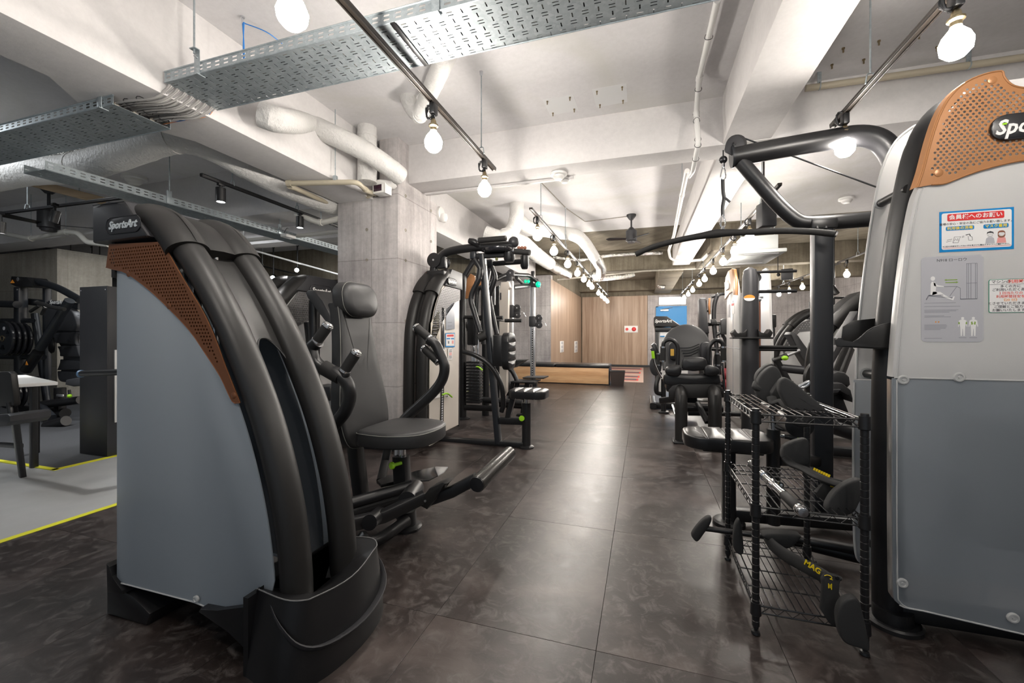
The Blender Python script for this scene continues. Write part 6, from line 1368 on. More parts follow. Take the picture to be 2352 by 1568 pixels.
part(BR, 'hang_loop', MB().tube(cr([KL(1656, 532), KL(1660, 520), KL(1664, 532)], 4), .006, 8), M['chrome'])
# seat
zsd = .50
Ys = 2.60
sc_ = P(1668, 1006, Y=Ys)
ribpad(LP, 'seat', (sc_.x, Ys + .02, sc_.z - .045), (0, 1, 0), (1, 0, .0), (0, 0, 1), .31, .45, .07, ribs=3, dome=.014)
part(LP, 'seat_plate', MB().box((sc_.x + .02, Ys + .02, sc_.z - .055), (.3, .2, .02), bev=.006), M['black'])
ft_ = P(1672, 1160, Z=0.0)
part(LP, 'seat_leg', MB().sqtube([(P(1666, 1030, Y=Ys).x + .02, Ys + .03, sc_.z - .06), (P(1668, 1150, Y=Ys).x + .02, Ys + .04, .03)], .07, .07, up=(0, 1, 0)), M['black'])
part(LP, 'seat_foot', MB().lathe((P(1668, 1150, Y=Ys).x + .02, Ys + .04, 0), (0, 0, 1), [(.085, 0), (.085, .02), (.075, .03), (.05, .034)], 24), M['black'])
part(LP, 'base_tube', MB().sqtube([(P(1668, 1150, Y=Ys).x, Ys + .05, .06), (1.1, Ys + .12, .06), (1.62, YL, .06)], .08, .07), M['black'])
part(LP, 'thigh_post', MB().cyl(P(1776, 985, Y=Ys), (P(1776, 985, Y=Ys).x, Ys, .05), .034, 16), M['black'])
part(LP, 'thigh_slider', MB().cyl(P(1776, 948, Y=Ys), P(1776, 990, Y=Ys), .024, 16), M['chrome'])
q = P(1812, 1003, Y=Ys - .02)
part(LP, 'knob_stem', MB().cyl(P(1790, 1001, Y=Ys - .01), q, .010, 10), M['chrome'])
part(LP, 'knob', MB().lathe(q, (1, -.15, 0), [(.012, -.02), (.014, 0), (.026, .022), (.027, .034)], 18), M['black'])
part(LP, 'knob_rim', MB().lathe(q, (1, -.15, 0), [(.027, .034), (.028, .04), (.022, .044), (0, .042)], 18), M['green'], 'lime green knob rim')
part(LP, 'cross_bracket', MB().sqtube([P(1785, 1055, Y=Ys), P(1880, 1058, Y=YL)], .06, .06), M['black'])
for dy in (-.16, .16): part(LP, 'thigh_roller', MB().lathe((P(1800, 955, Y=Ys).x, Ys + dy - .09, P(1800, 955, Y=Ys).z), (0, 1, 0), [(.03, 0), (.062, .008), (.062, .17), (.03, .178)], 20), M['vinyl_gloss'])
part(LP, 'roller_axle', MB().cyl((P(1800, 955, Y=Ys).x, Ys - .2, P(1800, 955, Y=Ys).z), (P(1800, 955, Y=Ys).x, Ys + .2, P(1800, 955, Y=Ys).z), .016, 12), M['chrome'])
part(LP, 'release_lever', MB().tube(cr([P(1776, 975, Y=Ys), P(1800, 985, Y=Ys - .05), P(1830, 982, Y=Ys - .06), P(1850, 965, Y=Ys - .04)], 4), .013, 10), M['black'])
for (a, c_) in (((1600, 1196), (1965, 1240)), ((1800, 1235), (1975, 1285))): pass
part(LP, 'floor_tube', MB().tube([P(1800, 1236, Z=.06), P(1960, 1275, Z=.06), P(2030, 1290, Z=.06)], .03, 14), M['black'])
part(LP, 'floor_tube', MB().tube([P(1780, 1228, Z=.10), P(1965, 1262, Z=.10)], .022, 14), M['black'])
# ================================================================ FAR TALL SHROUD TOWER in the aisle row
FW = thing('cable_row_tower', 'distant tall white double shroud tower with copper cap and oval orange sticker on its column', 'gym machine', (1.3, 5.6, 0))
XA = 1.09
def A_(u, v): return P(u, v, X=XA)
body = [(1706, 962), (1705, 800), (1703, 690), (1700, 660), (1696, 640), (1690, 632), (1682, 634), (1677, 645), (1675, 700), (1674, 860), (1674, 945), (1690, 958)]
part(FW, 'near_shroud', MB().prism([A_(u, v) for u, v in body], (-.03, 0, 0), bev=.006), M['frost_w'])
part(FW, 'shroud_seam', MB().tube([A_(1706, 801) - Vector((.032, 0, 0)), A_(1674, 797) - Vector((.032, 0, 0))], .004, 5).tube([A_(1690, 690) - Vector((.032, 0, 0)), A_(1690, 950) - Vector((.032, 0, 0))], .003, 5), M['label_grey'])
cap = [(1701, 676), (1697, 674), (1692, 668), (1686, 672), (1678, 682), (1674, 688), (1674, 660), (1676, 636), (1682, 622), (1692, 616), (1698, 618), (1701, 640)]
part(FW, 'copper_cap', MB().prism([A_(u, v) - Vector((.035, 0, 0)) for u, v in cap], (-.015, 0, 0), bev=.005), mat('pale_copper', (.62, .42, .30), .4))
part(FW, 'cap_rim', MB().prism([A_(u, v) - Vector((.03, 0, 0)) for u, v in ((1692, 616), (1698, 617), (1702, 640), (1702, 677), (1697, 677), (1697, 640))], (-.03, 0, 0), bev=.006), M['copper_light'])
part(FW, 'cap_badge', MB().prism([A_(u, v) - Vector((.052, 0, 0)) for u, v in ((1676, 648), (1684, 643), (1687, 652), (1686, 662), (1678, 668))], (-.012, 0, 0), bev=.003), M['paper'])
for pl, m_ in ((((1687, 696), (1694, 694), (1694, 720), (1687, 721)), 'paper'), (((1678, 700), (1683, 699), (1683, 728), (1678, 729)), 'label_grey')):
    s_ = part(FW, 'notice_label', MB().prism([A_(u, v) - Vector((.032, 0, 0)) for u, v in pl], (-.003, 0, 0)), M[m_])
tag(finish(MB().prism([A_(u, v) - Vector((.036, 0, 0)) for u, v in ((1688, 697), (1693, 696), (1693, 701), (1688, 702))], (-.002, 0, 0)), 'label_header', M['red'], s_))
xc = P(1723, 900, Y=5.25)
part(FW, 'column_tube', MB().tube([(xc.x, 5.25, 0), (xc.x, 5.25, 1.2), (P(1723, 640, Y=5.25).x, 5.25, P(1723, 640, Y=5.25).z), (P(1723, 628, Y=5.25).x, 5.25, P(1723, 620, Y=5.25).z), (P(1723, 628, Y=5.25).x, 5.25, P(1723, 614, Y=5.25).z)], .088, 22, taper=[1, 1, .92, .7, .2]), M['plastic2'])
foot_disc(FW, (xc.x, 5.25), .14)
ov = P(1721, 684, Y=5.155); o_ = part(FW, 'oval_sticker', MB().prism([(ov.x + .055 * math.cos(a), ov.y, ov.z + .034 * math.sin(a)) for a in (2 * PI * k / 20 for k in range(20))], (0, -.004, 0)), M['paper'])
tag(finish(MB().prism([(ov.x + .055 * math.cos(a), ov.y - .004, ov.z + .034 * math.sin(a)) for a in (PI * k / 12 for k in range(13))], (0, -.002, 0)), 'sticker_top', M['orange_print'], o_))
XB2 = 1.62
part(FW, 'far_shroud', MB().prism([P(u, v, X=XB2) for u, v in ((1740, 930), (1739, 700), (1742, 640), (1750, 620), (1758, 615), (1764, 625), (1766, 660), (1768, 740), (1772, 800), (1772, 905), (1765, 935))], (.03, 0, 0), bev=.006), M['frost_w'])
for v, r_ in ((624, .016), (669, .02), (797, .02), (803, .016)): part(FW, 'spacer_bar', MB().cyl((XA, 5.35, P(1720, v, Y=5.3).z), (XB2, 5.35, P(1750, v, Y=5.3).z), r_, 10), M['black'])
pulley(FW, P(1736, 638, Y=5.4), (0, 1, 0), .055, .03, 'plastic2')
part(FW, 'cable_rod', MB().cyl(P(1743, 690, Y=5.5), P(1743, 855, Y=5.5), .02, 8), M['brown_print']); part(FW, 'cable_rod', MB().cyl(P(1743, 640, Y=5.5), P(1743, 680, Y=5.5), .006, 8), M['black'])
part(FW, 'cable_joint', MB().box(P(1743, 683, Y=5.5), (.09, .03, .03), bev=.005).sphere(P(1743, 688, Y=5.5), .03, 8), M['silver'])
for k in range(14): part(FW, 'weight_plate', MB().bb(XA + .03, XA + .2, 5.3, 5.5, P(1709, 955 - k * 7, Y=5.4).z, P(1709, 955 - k * 7, Y=5.4).z + .035, bev=.003), M['black'])
for dx in (-.09, .09): part(FW, 'tray_cup', MB().prism([(xc.x + dx * a, 5.14, P(1723, v, Y=5.14).z) for a, v in ((.7, 775), (1.9, 777), (2.2, 764), (1.9, 756), (1.6, 768), (.9, 765), (.6, 756))], (0, .16, 0), bev=.008), M['plastic'])
part(FW, 'tray_floor', MB().bb(xc.x - .2, xc.x + .2, 5.13, 5.3, P(1723, 778, Y=5.14).z, P(1723, 774, Y=5.14).z, bev=.004), M['plastic'])
part(FW, 'inner_gap_panel', MB().bb(XA + .01, XA + .03, 5.3, 5.9, .15, 1.4), M['frost_w'])
# ================================================================ LEG PRESS seen from its back
LG = thing('leg_press', 'black leg machine with big round topped back pad and looped side handles', 'gym machine', (.62, 4.9, 0))
def G(u, v, d=0): return P(u, v, Y=4.95 + d)
bo = [(1522, 850), (1520, 810), (1524, 780), (1538, 760), (1558, 748), (1580, 744), (1602, 749), (1620, 762), (1632, 785), (1636, 812), (1634, 850)]
bo = cr([Vector((G(u, v).x, G(u, v).z, 0)) for u, v in bo], 3)
part(LG, 'back_shell', MB().cushion([(p.x, p.y) for p in bo], lambda x, z, h: (x, 5.02 - h + (z - .9) * .25, z), .07, .02, .01), mat('satin_black_shell', (.034, .034, .035), .42))
for k in range(4):
    part(LG, 'shell_crease', MB().tube(cr([G(1562 + k * 3, 799 + k * 6, -.03), G(1585, 798 + k * 6, -.035), G(1606 - k, 790 + k * 6, -.03)], 4), .005, 5), M['black_gloss'])
for (c_, grip, sgn) in ((((1556, 858), (1557, 815), (1556, 795), (1548, 783), (1535, 780), (1525, 786), (1523, 797)), ((1523, 797), (1523, 829)), -1), (((1628, 850), (1627, 815), (1630, 795), (1640, 783), (1650, 781), (1659, 787), (1661, 797)), ((1661, 797), (1662, 829)), 1)):
    part(LG, 'loop_handle', MB().tube(cr([G(u, v, -.25) for u, v in c_], 5), .021, 14), M['black'])
    a, b_ = G(*grip[0], -.25), G(*grip[1], -.25)
    h = part(LG, 'hand_grip', MB().cyl(a, b_, .028, 16), M['rubber'])
    for q in (a, b_): tag(finish(MB().cyl(q - Vector((0, 0, .008)), q + Vector((0, 0, .008)), .031, 16), 'grip_ring', M['chrome'], h))
    a, b_ = G(1514 if sgn < 0 else 1647, 812, .1), G(1515 if sgn < 0 else 1647, 838, .1)
    h = part(LG, 'hand_grip', MB().cyl(a, b_, .028, 16), M['rubber'])
    for q in (a, b_): tag(finish(MB().cyl(q - Vector((0, 0, .008)), q + Vector((0, 0, .008)), .031, 16), 'grip_ring', M['chrome'], h))
    u0 = 1548 if sgn < 0 else 1622
    part(LG, 'handle_boss', MB().prism([(x, G(u0, 806, -.12).y, z) for x, z in rrect(.10, .19, .04, 4, G(u0, 806, -.12).x, G(u0, 806, -.12).z)], (0, .10, 0), bev=.015), M['plastic2'])
    part(LG, 'pivot_ring', MB().tube([G(1552 if sgn < 0 else 1625, 862, -.27) + Vector((.024 * math.cos(a_), 0, .024 * math.sin(a_))) for a_ in (2 * PI * k / 14 for k in range(15))], .008, 6, caps=False), M['chrome'])
part(LG, 'warning_sticker', MB().prism([(x, G(1546, 806, -.125).y, z) for x, z in rrect(.036, .075, .006, 2, G(1544, 809, -.12).x, G(1544, 809, -.12).z)], (0, -.003, 0)), mat('amber_print', (.80, .48, .08), .5))
def padx(nm, pts, d, th, m='vinyl_gloss'): part(LG, nm, MB().cushion([(p.x, p.y) for p in cr([Vector((G(u, v, d).x, G(u, v, d).z, 0)) for u, v in pts], 3, True)], lambda x, z, h: (x, 4.95 + d - h, z), th, .018, .006), M[m])
padx('head_pad', [(1566, 845), (1568, 824), (1580, 820), (1610, 820), (1620, 826), (1622, 845), (1600, 850), (1585, 850)], -.30, .09)
padx('seat_pad', [(1528, 855), (1532, 841), (1560, 838), (1562, 858), (1545, 862)], -.30, .10); padx('seat_pad', [(1618, 838), (1645, 842), (1650, 855), (1635, 862), (1616, 858)], -.30, .10)
padx('seat_back', [(1526, 880), (1524, 862), (1535, 856), (1590, 858), (1642, 856), (1650, 866), (1648, 880), (1610, 886), (1560, 886)], -.22, .10)
part(LG, 'carriage_box', MB().box(G(1588, 884, .1), (.55, .35, .14), bev=.03), M['black'])
fr = [(1537, 905), (1536, 893), (1545, 884), (1560, 882), (1630, 882), (1650, 886), (1662, 898), (1662, 912), (1650, 910), (1640, 898), (1625, 912), (1600, 913), (1575, 910), (1562, 898), (1548, 905)]
part(LG, 'front_plate', MB().prism([G(u, v, -.33) for u, v in ((1536, 915), (1536, 897), (1545, 885), (1560, 882), (1640, 882), (1655, 886), (1664, 898), (1664, 913))], (0, .03, 0), bev=.008), M['plastic'])
for (u0, u1) in ((1550, 1579), (1626, 1658)):
    um = (u0 + u1) / 2; q = G(um, 950, -.42); w = (G(u1, 950, -.42).x - G(u0, 950, -.42).x)
    part(LG, 'front_leg', MB().tube([(q.x, q.y, .02), (q.x, q.y, .35), (q.x, q.y + .01, G(um, 912, -.42).z), (q.x, q.y + .06, G(um, 900, -.42).z), (q.x, q.y + .14, G(um, 893, -.42).z)], w / 2, 20, ry=.07, up=(0, 1, 0), taper=[1, 1, 1, .92, .6]), M['plastic'])
    part(LG, 'leg_base', MB().box((q.x, q.y, .012), (w * 1.35, .20, .024), bev=.01), M['black'])
part(LG, 'cross_tube', MB().cyl(G(1545, 935, -.1), G(1660, 937, -.1), .045, 14), M['black'])
part(LG, 'cross_tube', MB().cyl(G(1580, 948, .0), G(1700, 950, .0), .03, 12), M['black'])
part(LG, 'slant_link', MB().sqtube([G(1602, 925, -.2), G(1625, 970, -.4)], .05, .04), M['black'])
part(LG, 'chrome_rail', MB().cyl(G(1545, 930, -.2), G(1554, 960, -.35), .014, 10), M['chrome'])
part(LG, 'rail_tube', MB().sqtube([G(1588, 915, .2), G(1588, 935, 1.0)], .12, .10), M['black'])
q = P(1524, 944, Z=.02)
part(LG, 'side_post', MB().cyl((q.x, q.y, 0), (q.x, q.y, P(1521, 870, Y=q.y).z), .033, 14), M['black']); part(LG, 'post_foot', MB().box((q.x, q.y, .012), (.14, .16, .024), bev=.01), M['black'])
part(LG, 'side_pad', MB().prism([P(u, v, Y=5.6) for u, v in ((1496, 792), (1502, 787), (1508, 790), (1515, 812), (1510, 826), (1504, 822))], (0, .12, 0), bev=.015), M['vinyl_gloss'])
part(LG, 'side_pad_plate', MB().prism([P(u, v, Y=5.55) for u, v in ((1493, 801), (1499, 797), (1504, 806), (1502, 818))], (0, .04, 0), bev=.006), M['black'])
part(LG, 'round_guard', MB().prism([P(1506 + 14 * math.cos(a), 840 + 23 * math.sin(a), Y=5.62) for a in (2 * PI * k / 24 for k in range(24))], (0, .05, 0), bev=.01), M['plastic2'])
part(LG, 'adjust_lever', MB().tube(cr([P(1500, 822, Y=5.4), P(1503, 835, Y=5.4), P(1512, 855, Y=5.4), P(1520, 868, Y=5.4)], 4), .012, 8), M['chrome'])
part(LG, 'lever_grip', MB().cyl(P(1499, 806, Y=5.4), P(1501, 823, Y=5.4), .018, 12), M['green'], 'lime green lever grip')
part(LG, 'adjust_lever', MB().tube([P(1659, 833, Y=5.0), P(1662, 872, Y=5.0), P(1664, 910, Y=5.0)], .013, 8), M['chrome'])
part(LG, 'side_disc', MB().prism([P(1648 + 9 * math.cos(a), 832 + 22 * math.sin(a), Y=5.4) for a in (2 * PI * k / 24 for k in range(24))], (0, .05, 0), bev=.01), M['plastic2'])
part(LG, 'rear_tower_link', MB().sqtube([P(1520, 920, Y=5.7), P(1560, 915, Y=5.4)], .08, .08), M['black'])
# small tower behind it with the blue-white notice
ST = thing('short_weight_tower', 'short black weight tower with slanted logo cap in front of the blue door', 'gym machine', (.55, 6.6, 0))
def S_(u, v, d=0): return P(u, v, Y=6.5 + d)
part(ST, 'cap', MB().prism([S_(u, v) for u, v in ((1502, 745), (1502, 729), (1506, 726), (1532, 726), (1562, 746), (1562, 752), (1540, 750), (1504, 752))], (0, .28, 0), bev=.02), M['plastic'])
part(ST, 'cap_skirt', MB().prism([S_(u, v, .02) for u, v in ((1504, 752), (1548, 751), (1552, 762), (1505, 762))], (0, .24, 0), bev=.01), M['black'])
part(ST, 'side_edge', MB().prism([S_(u, v, .03) for u, v in ((1505, 760), (1513, 760), (1513, 905), (1505, 905))], (0, .22, 0), bev=.008), M['black'])
part(ST, 'front_shroud', MB().prism([S_(u, v, .05) for u, v in ((1513, 760), (1560, 760), (1580, 800), (1580, 900), (1513, 900))], (0, .02, 0)), M['frost_w'])
a = S_(1523, 737, -.004); logo(ST, tuple(a), EX, EZ, .062, M['white'], badge=False)
s_ = part(ST, 'notice_label', MB().prism([S_(u, v, .045) for u, v in ((1516, 756), (1534, 756), (1534, 773), (1516, 773))], (0, -.004, 0)), M['paper'])
tag(finish(MB().prism([S_(u, v, .04) for u, v in ((1519, 757.5), (1533, 757.5), (1533, 761), (1519, 761))], (0, -.004, 0)), 'label_header', M['red'], s_)); tag(finish(MB().prism([S_(u, v, .04) for u, v in ((1516, 771), (1534, 771), (1534, 773), (1516, 773))], (0, -.004, 0)), 'label_footer', M['blue_print'], s_))
part(ST, 'base_frame', MB().sqtube([(S_(1500, 900).x, 6.4, .05), (S_(1500, 900).x, 7.2, .05)], .09, .09).sqtube([(S_(1500, 900).x, 6.5, .05), (S_(1580, 900).x, 6.5, .05)], .09, .09), M['black'])
part(ST, 'leg_curve', MB().tube(cr([S_(1516, 855, -.3), S_(1508, 880, -.35), S_(1508, 900, -.35), S_(1520, 905, -.3)], 4), .03, 10), M['black'])
# standing machine between the two: post, bar, pads, red parts
PM = thing('upright_press', 'distant black machine with T shaped top bar and orange edged post', 'gym machine', (1.35, 7.4, 0))
def U(u, v, d=0): return P(u, v, Y=7.5 + d)
part(PM, 'square_column', MB().sqtube([U(1616, 900), U(1616, 765)], .14, .14), M['black'])
part(PM, 'column_hood', MB().prism([U(u, v, -.1) for u, v in ((1606, 758), (1605, 690), (1608, 684), (1621, 684), (1624, 690), (1624, 752), (1630, 765), (1610, 765))], (0, .2, 0), bev=.02), M['plastic2'])
part(PM, 'orange_edge', MB().prism([U(u, v, -.12) for u, v in ((1628, 684), (1632, 684), (1632, 720), (1629, 722), (1627, 700))], (0, .1, 0), bev=.01), M['copper_light'])
part(PM, 'white_edge', MB().bb(U(1628, 722).x, U(1632, 722).x, 7.42, 7.5, U(1630, 742).z, U(1630, 722).z), M['white'])
part(PM, 'spacer_bar', MB().cyl(U(1604, 714), U(1632, 714), .02, 8), M['black'])
part(PM, 'high_post', MB().tube(cr([U(1652, 860), U(1646, 800), U(1640, 740), U(1641, 700), U(1648, 676)], 5), .035, 12), M['plastic2'])
part(PM, 't_bar', MB().tube(cr([U(1634, 682), U(1648, 678), U(1658, 675), U(1672, 674)], 4), .024, 10), M['black']); part(PM, 't_bracket', MB().prism([U(u, v, -.04) for u, v in ((1645, 684), (1649, 671), (1660, 677))], (0, .06, 0), bev=.01), M['black'])
for pl in (((1632, 742), (1632, 733), (1644, 732), (1648, 740), (1648, 745), (1634, 745)), ((1656, 768), (1656, 734), (1662, 731), (1676, 731), (1676, 768))):
    part(PM, 'pad', MB().prism([U(u, v, -.1) for u, v in pl], (0, .09, 0), bev=.02), M['vinyl'])
part(PM, 'pad_bar', MB().cyl(U(1620, 745), U(1676, 742), .03, 12), M['black']); part(PM, 'chrome_post', MB().cyl(U(1654, 745), U(1654, 775), .022, 10), M['chrome'])
part(PM, 'curved_arm', MB().tube(cr([U(1640, 772), U(1655, 765), U(1666, 780), U(1668, 800), U(1674, 812)], 4), .03, 10), M['black'])
part(PM, 'low_link', MB().tube([U(1640, 775), U(1676, 800)], .03, 10), M['black']); part(PM, 'low_link', MB().tube([U(1620, 800), U(1676, 803)], .035, 10), M['black'])
for v in (860, 880): part(PM, 'red_plate', MB().cyl(U(1660, v), U(1670, v), .11, 18), mat('dark_red_%d' % v, (.25, .02, .03), .45))
part(PM, 'base_tube', MB().tube([U(1600, 880), U(1690, 884)], .05, 10), M['black']); foot_disc(PM, U(1616, 890), .12)
part(PM, 'weight_horn', MB().cyl(U(1664, 838), U(1690, 838), .05, 14), M['black'])
# ================================================================ CURVED TOWERS right of the pulldown post
def right_tower(name, label, Y0, pts, uE, Hc, uL=None, perf='grey_perf', w=.36, hole=.008, pitch=.034):
    t = thing(name, label, 'gym machine', (P(uE, 900, Y=Y0).x, Y0, 0)); XE = P(uE, 800, Y=Y0).x
    curve = [(XE - P(u, v, Y=Y0 + .06).x, P(u, v, Y=Y0 + .06).z) for u, v in pts]
    curved_tower(t, (XE, Y0, 0), (-1, 0, 0), (0, 1, 0), curve, w=w, H=Hc, panel='frost_w', perf=perf, hole=hole, pitch=pitch)
    if uL: q = P(uL[0], uL[1], Y=Y0 - .025); logo(t, tuple(q), EX, EZ, .045, M['white'], bsize=(.2, .065))
    return t
pts = [(1868, 716), (1845, 727), (1822, 745), (1803, 768), (1788, 795), (1779, 825), (1776, 870), (1776, 915)]
CT = right_tower('leg_curl_machine', 'curved shroud machine with slanted pad and green knob behind the square pulldown post', 7.0, pts, 1908, P(1880, 733, Y=7.0).z, (1884, 726))
def C_(u, v, d=0): return P(u, v, Y=6.3 + d)
part(CT, 'slanted_pad', MB().prism([C_(u, v) for u, v in ((1814, 768), (1818, 762), (1826, 763), (1834, 772), (1855, 800), (1858, 845), (1850, 832), (1838, 812))], (0, .25, 0), bev=.02), M['vinyl'])
part(CT, 'pad_rod', MB().cyl(C_(1808, 816), C_(1837, 804), .022, 10), M['silver']); part(CT, 'pad_sleeve', MB().cyl(C_(1775, 829), C_(1808, 816), .035, 12), M['black'])
part(CT, 'knob', MB().sphere(C_(1803, 822, -.08), .04, 14, (1, 1, .8)), M['green'], 'lime green round knob')
part(CT, 'arm_link', MB().sqtube([C_(1784, 828), C_(1812, 878)], .09, .07), M['black'])
part(CT, 'frame_tube', MB().cyl(C_(1792, 845), C_(1862, 852), .055, 14), M['plastic2'])
part(CT, 'frame_foot', MB().sqtube([C_(1812, 875), C_(1820, 950)], .09, .09, up=(0, 1, 0)), M['black'])
part(CT, 'steel_hook', MB().sqtube([C_(1834, 886, -.4), C_(1855, 876, -.4)], .05, .03), M['silver'])
pts = [(1985, 682), (1962, 697), (1935, 722), (1912, 748), (1896, 775), (1886, 805), (1880, 845), (1879, 900), (1880, 950)]
DT = right_tower('leg_extension_machine', 'closer curved shroud machine with round guard and copper trim, half hidden by the white tower', 5.0, pts, 2035, P(1960, 722, Y=5.0).z, None, hole=.0075, pitch=.03)
def D_(u, v, d=0): return P(u, v, Y=4.4 + d)
part(DT, 'copper_trim', MB().prism([D_(u, v, .5) for u, v in ((1925, 812), (1935, 800), (1955, 800), (1945, 815), (1930, 820))], (0, .03, 0), bev=.006), M['copper'])
part(DT, 'round_guard', MB().lathe(D_(1876, 868), (.55, -1, 0), [(.145, 0), (.16, .01), (.16, .04), (.13, .05), (.05, .055), (0, .055)], 30), M['plastic'])
part(DT, 'roller_pad', MB().prism([D_(u, v, -.1) for u, v in ((1902, 870), (1908, 858), (1925, 852), (1942, 855), (1954, 866), (1956, 884), (1948, 892), (1925, 885), (1904, 882))], (0, .3, 0), bev=.03), M['vinyl'])
part(DT, 'seat_pad', MB().prism([D_(u, v, -.2) for u, v in ((1903, 892), (1912, 880), (1935, 880), (1955, 896), (1962, 925), (1950, 905), (1930, 894), (1905, 898))], (0, .32, 0), bev=.012), M['vinyl'])
part(DT, 'under_plate', MB().prism([D_(u, v, -.24) for u, v in ((1902, 905), (1903, 894), (1932, 894), (1925, 902))], (0, .05, 0), bev=.006), M['plastic2'])
part(DT, 'swing_arm', MB().sqtube([D_(1948, 800, .2), D_(1925, 860, .1)], .09, .06), M['plastic'])
part(DT, 'swing_arm', MB().sqtube([D_(1965, 720, .3), D_(1900, 830, .1), D_(1892, 880)], .08, .07), M['plastic2'])
part(DT, 'frame_post', MB().sqtube([D_(1915, 905), D_(1945, 985)], .10, .07, up=(0, 1, 0)), M['black'])
part(DT, 'frame_tube', MB().cyl(P(1905, 978, Y=3.9), P(1975, 1000, Y=3.9), .055, 14), M['black']); part(DT, 'tube_flange', MB().cyl(P(1905, 978, Y=3.9), P(1910, 980, Y=3.9), .075, 16), M['black'])
part(DT, 'gas_strut', MB().cyl(D_(1872, 880), D_(1900, 868), .012, 8), M['silver'])
part(DT, 'base_tube', MB().sqtube([(D_(1870, 980).x, 4.4, .05), (D_(2000, 980).x, 4.4, .05)], .09, .08), M['black'])
for u in (1875, 1990): foot_disc(DT, (D_(u, 980).x, 4.4), .10)
# dark short tower behind white shroud and mirror frames
DK = thing('small_logo_tower', 'small dark tower head peeking beside the distant white shroud', 'gym machine', (2.2, 8.6, 0))
part(DK, 'tower_head', MB().bb(P(1770, 735, Y=8.5).x, P(1784, 735, Y=8.5).x, 8.5, 8.8, P(1777, 752, Y=8.5).z, P(1777, 722, Y=8.5).z, bev=.02), M['plastic']); part(DK, 'tower_body', MB().bb(P(1771, 735, Y=8.5).x, P(1782, 735, Y=8.5).x, 8.52, 8.75, 0, P(1777, 752, Y=8.5).z, bev=.02), M['black'])
SR = thing('squat_frame', 'thin black rectangular frames standing by the concrete wall under the bulbs', 'frame', (3.5, 9.0, 0))
for (u0, u1, vt, Yq) in ((1861, 1912, 693, 9.4), (1914, 1940, 684, 8.2)):
    xa, xb = P(u0, 700, Y=Yq).x, P(u1, 700, Y=Yq).x; zt_ = P(u0, vt, Y=Yq).z
    for nm, a_, b_ in (('frame_upright', (xa, Yq, 0), (xa, Yq, zt_)), ('frame_top', (xa, Yq, zt_), (xb, Yq, zt_)), ('frame_upright', (xb, Yq, 0), (xb, Yq, zt_))): part(SR, nm, MB().sqtube([a_, b_], .04, .04, up=(0, 1, 0) if nm[-1] == 't' else (0, 0, 1)), M['black'])
q = P(1915, 665, Y=8.1); spot(q, 'small unlit black spotlight by the pale pillar', (.4, -.4, -1), CEIL, lit=False, s=1.3)
# ================================================================ WIRE RACK and grips
WR = thing('wire_rack', 'black three tier wire shelf rack holding pull down grips', 'rack', (.55, 1.96, 0))
rx0, rx1, ry0, ry1 = .387, .713, 1.70, 2.22
zT, zM, zB = .795, .46, .105
for (x, y) in ((rx0, ry0), (rx1, ry0), (rx0, ry1), (rx1, ry1)):
    b = MB(); prof = [(.0095, .028), (.0125, .032)]
    z = .05
    while z < .80:
        prof += [(.0125, z), (.0113, z + .001), (.0113, z + .0025), (.0125, z + .0035)]; z += .0254
    prof += [(.0125, .812), (.0115, .816), (0, .816)]
    b.lathe((x, y, 0), (0, 0, 1), prof, 14); p = part(WR, 'rack_post', b, M['black'])
    tag(finish(MB().lathe((x, y, 0), (0, 0, 1), [(.013, 0), (.015, .004), (.013, .012), (.006, .014), (.006, .022), (.0095, .024), (.0095, .032)], 14), 'levelling_foot', M['black'], p))
def wire_shelf(z):
    sh = part(WR, 'wire_shelf', MB().tube([(rx0, ry0, z), (rx1, ry0, z), (rx1, ry1, z), (rx0, ry1, z), (rx0, ry0 + .001, z)], .0032, 6).tube([(rx0, ry0, z - .025), (rx1, ry0, z - .025), (rx1, ry1, z - .025), (rx0, ry1, z - .025), (rx0, ry0 + .001, z - .025)], .0032, 6), M['black'])
    for (a, c_) in (((rx0, ry0), (rx1, ry0)), ((rx0, ry1), (rx1, ry1)), ((rx0, ry0), (rx0, ry1)), ((rx1, ry0), (rx1, ry1))):
        n = 12 if a[1] == c_[1] else 18; f = [(.06 + .88 * k / n) for k in range(n + 1)]
        tag(finish(MB().tube([(a[0] + (c_[0] - a[0]) * t, a[1] + (c_[1] - a[1]) * t, z - (.001 if k % 2 else .024)) for k, t in enumerate(f)], .0018, 5), 'zigzag_wire', M['black'], sh))
    for k in range(1, 13):
        x = rx0 + (rx1 - rx0) * k / 13; tag(finish(MB().cyl((x, ry0, z + .004), (x, ry1, z + .004), .0021, 6), 'shelf_wire', M['black_gloss'], sh))
    for k in (1, 2, 3): y = ry0 + (ry1 - ry0) * k / 4; tag(finish(MB().cyl((rx0, y, z - .002), (rx1, y, z - .002), .0028, 6), 'cross_wire', M['black'], sh))
    for (x, y) in ((rx0, ry0), (rx1, ry0), (rx0, ry1), (rx1, ry1)): tag(finish(MB().lathe((x, y, z - .034), (0, 0, 1), [(.0165, 0), (.0185, .003), (.0165, .044), (.0165, .046), (.012, .046)], 16), 'shelf_collar', M['black'], sh))
for z in (zT, zM, zB): wire_shelf(z)
gm = mat('matte_grip_rubber', (.018, .018, .0185), .72, bump=.25, bscale=900)
def paddle(t, pts, Y_, th, nm='grip_paddle', tilt=0.0):
    o2 = cr([Vector((P(u, v, Y=Y_).x, P(u, v, Y=Y_).z, 0)) for u, v in pts], 4, True)
    cx = sum(p.x for p in o2) / len(o2); cz = sum(p.y for p in o2) / len(o2)
    o2 = [Vector((cx + (p.x - cx) * 1.07, cz + (p.y - cz) * 1.07, 0)) for p in o2]
    part(t, nm, MB().cushion([(p.x, p.y) for p in o2], lambda x, z, h: (x, Y_ + th / 2 - h + (x - cx) * tilt, z), th, .007, .002), gm)
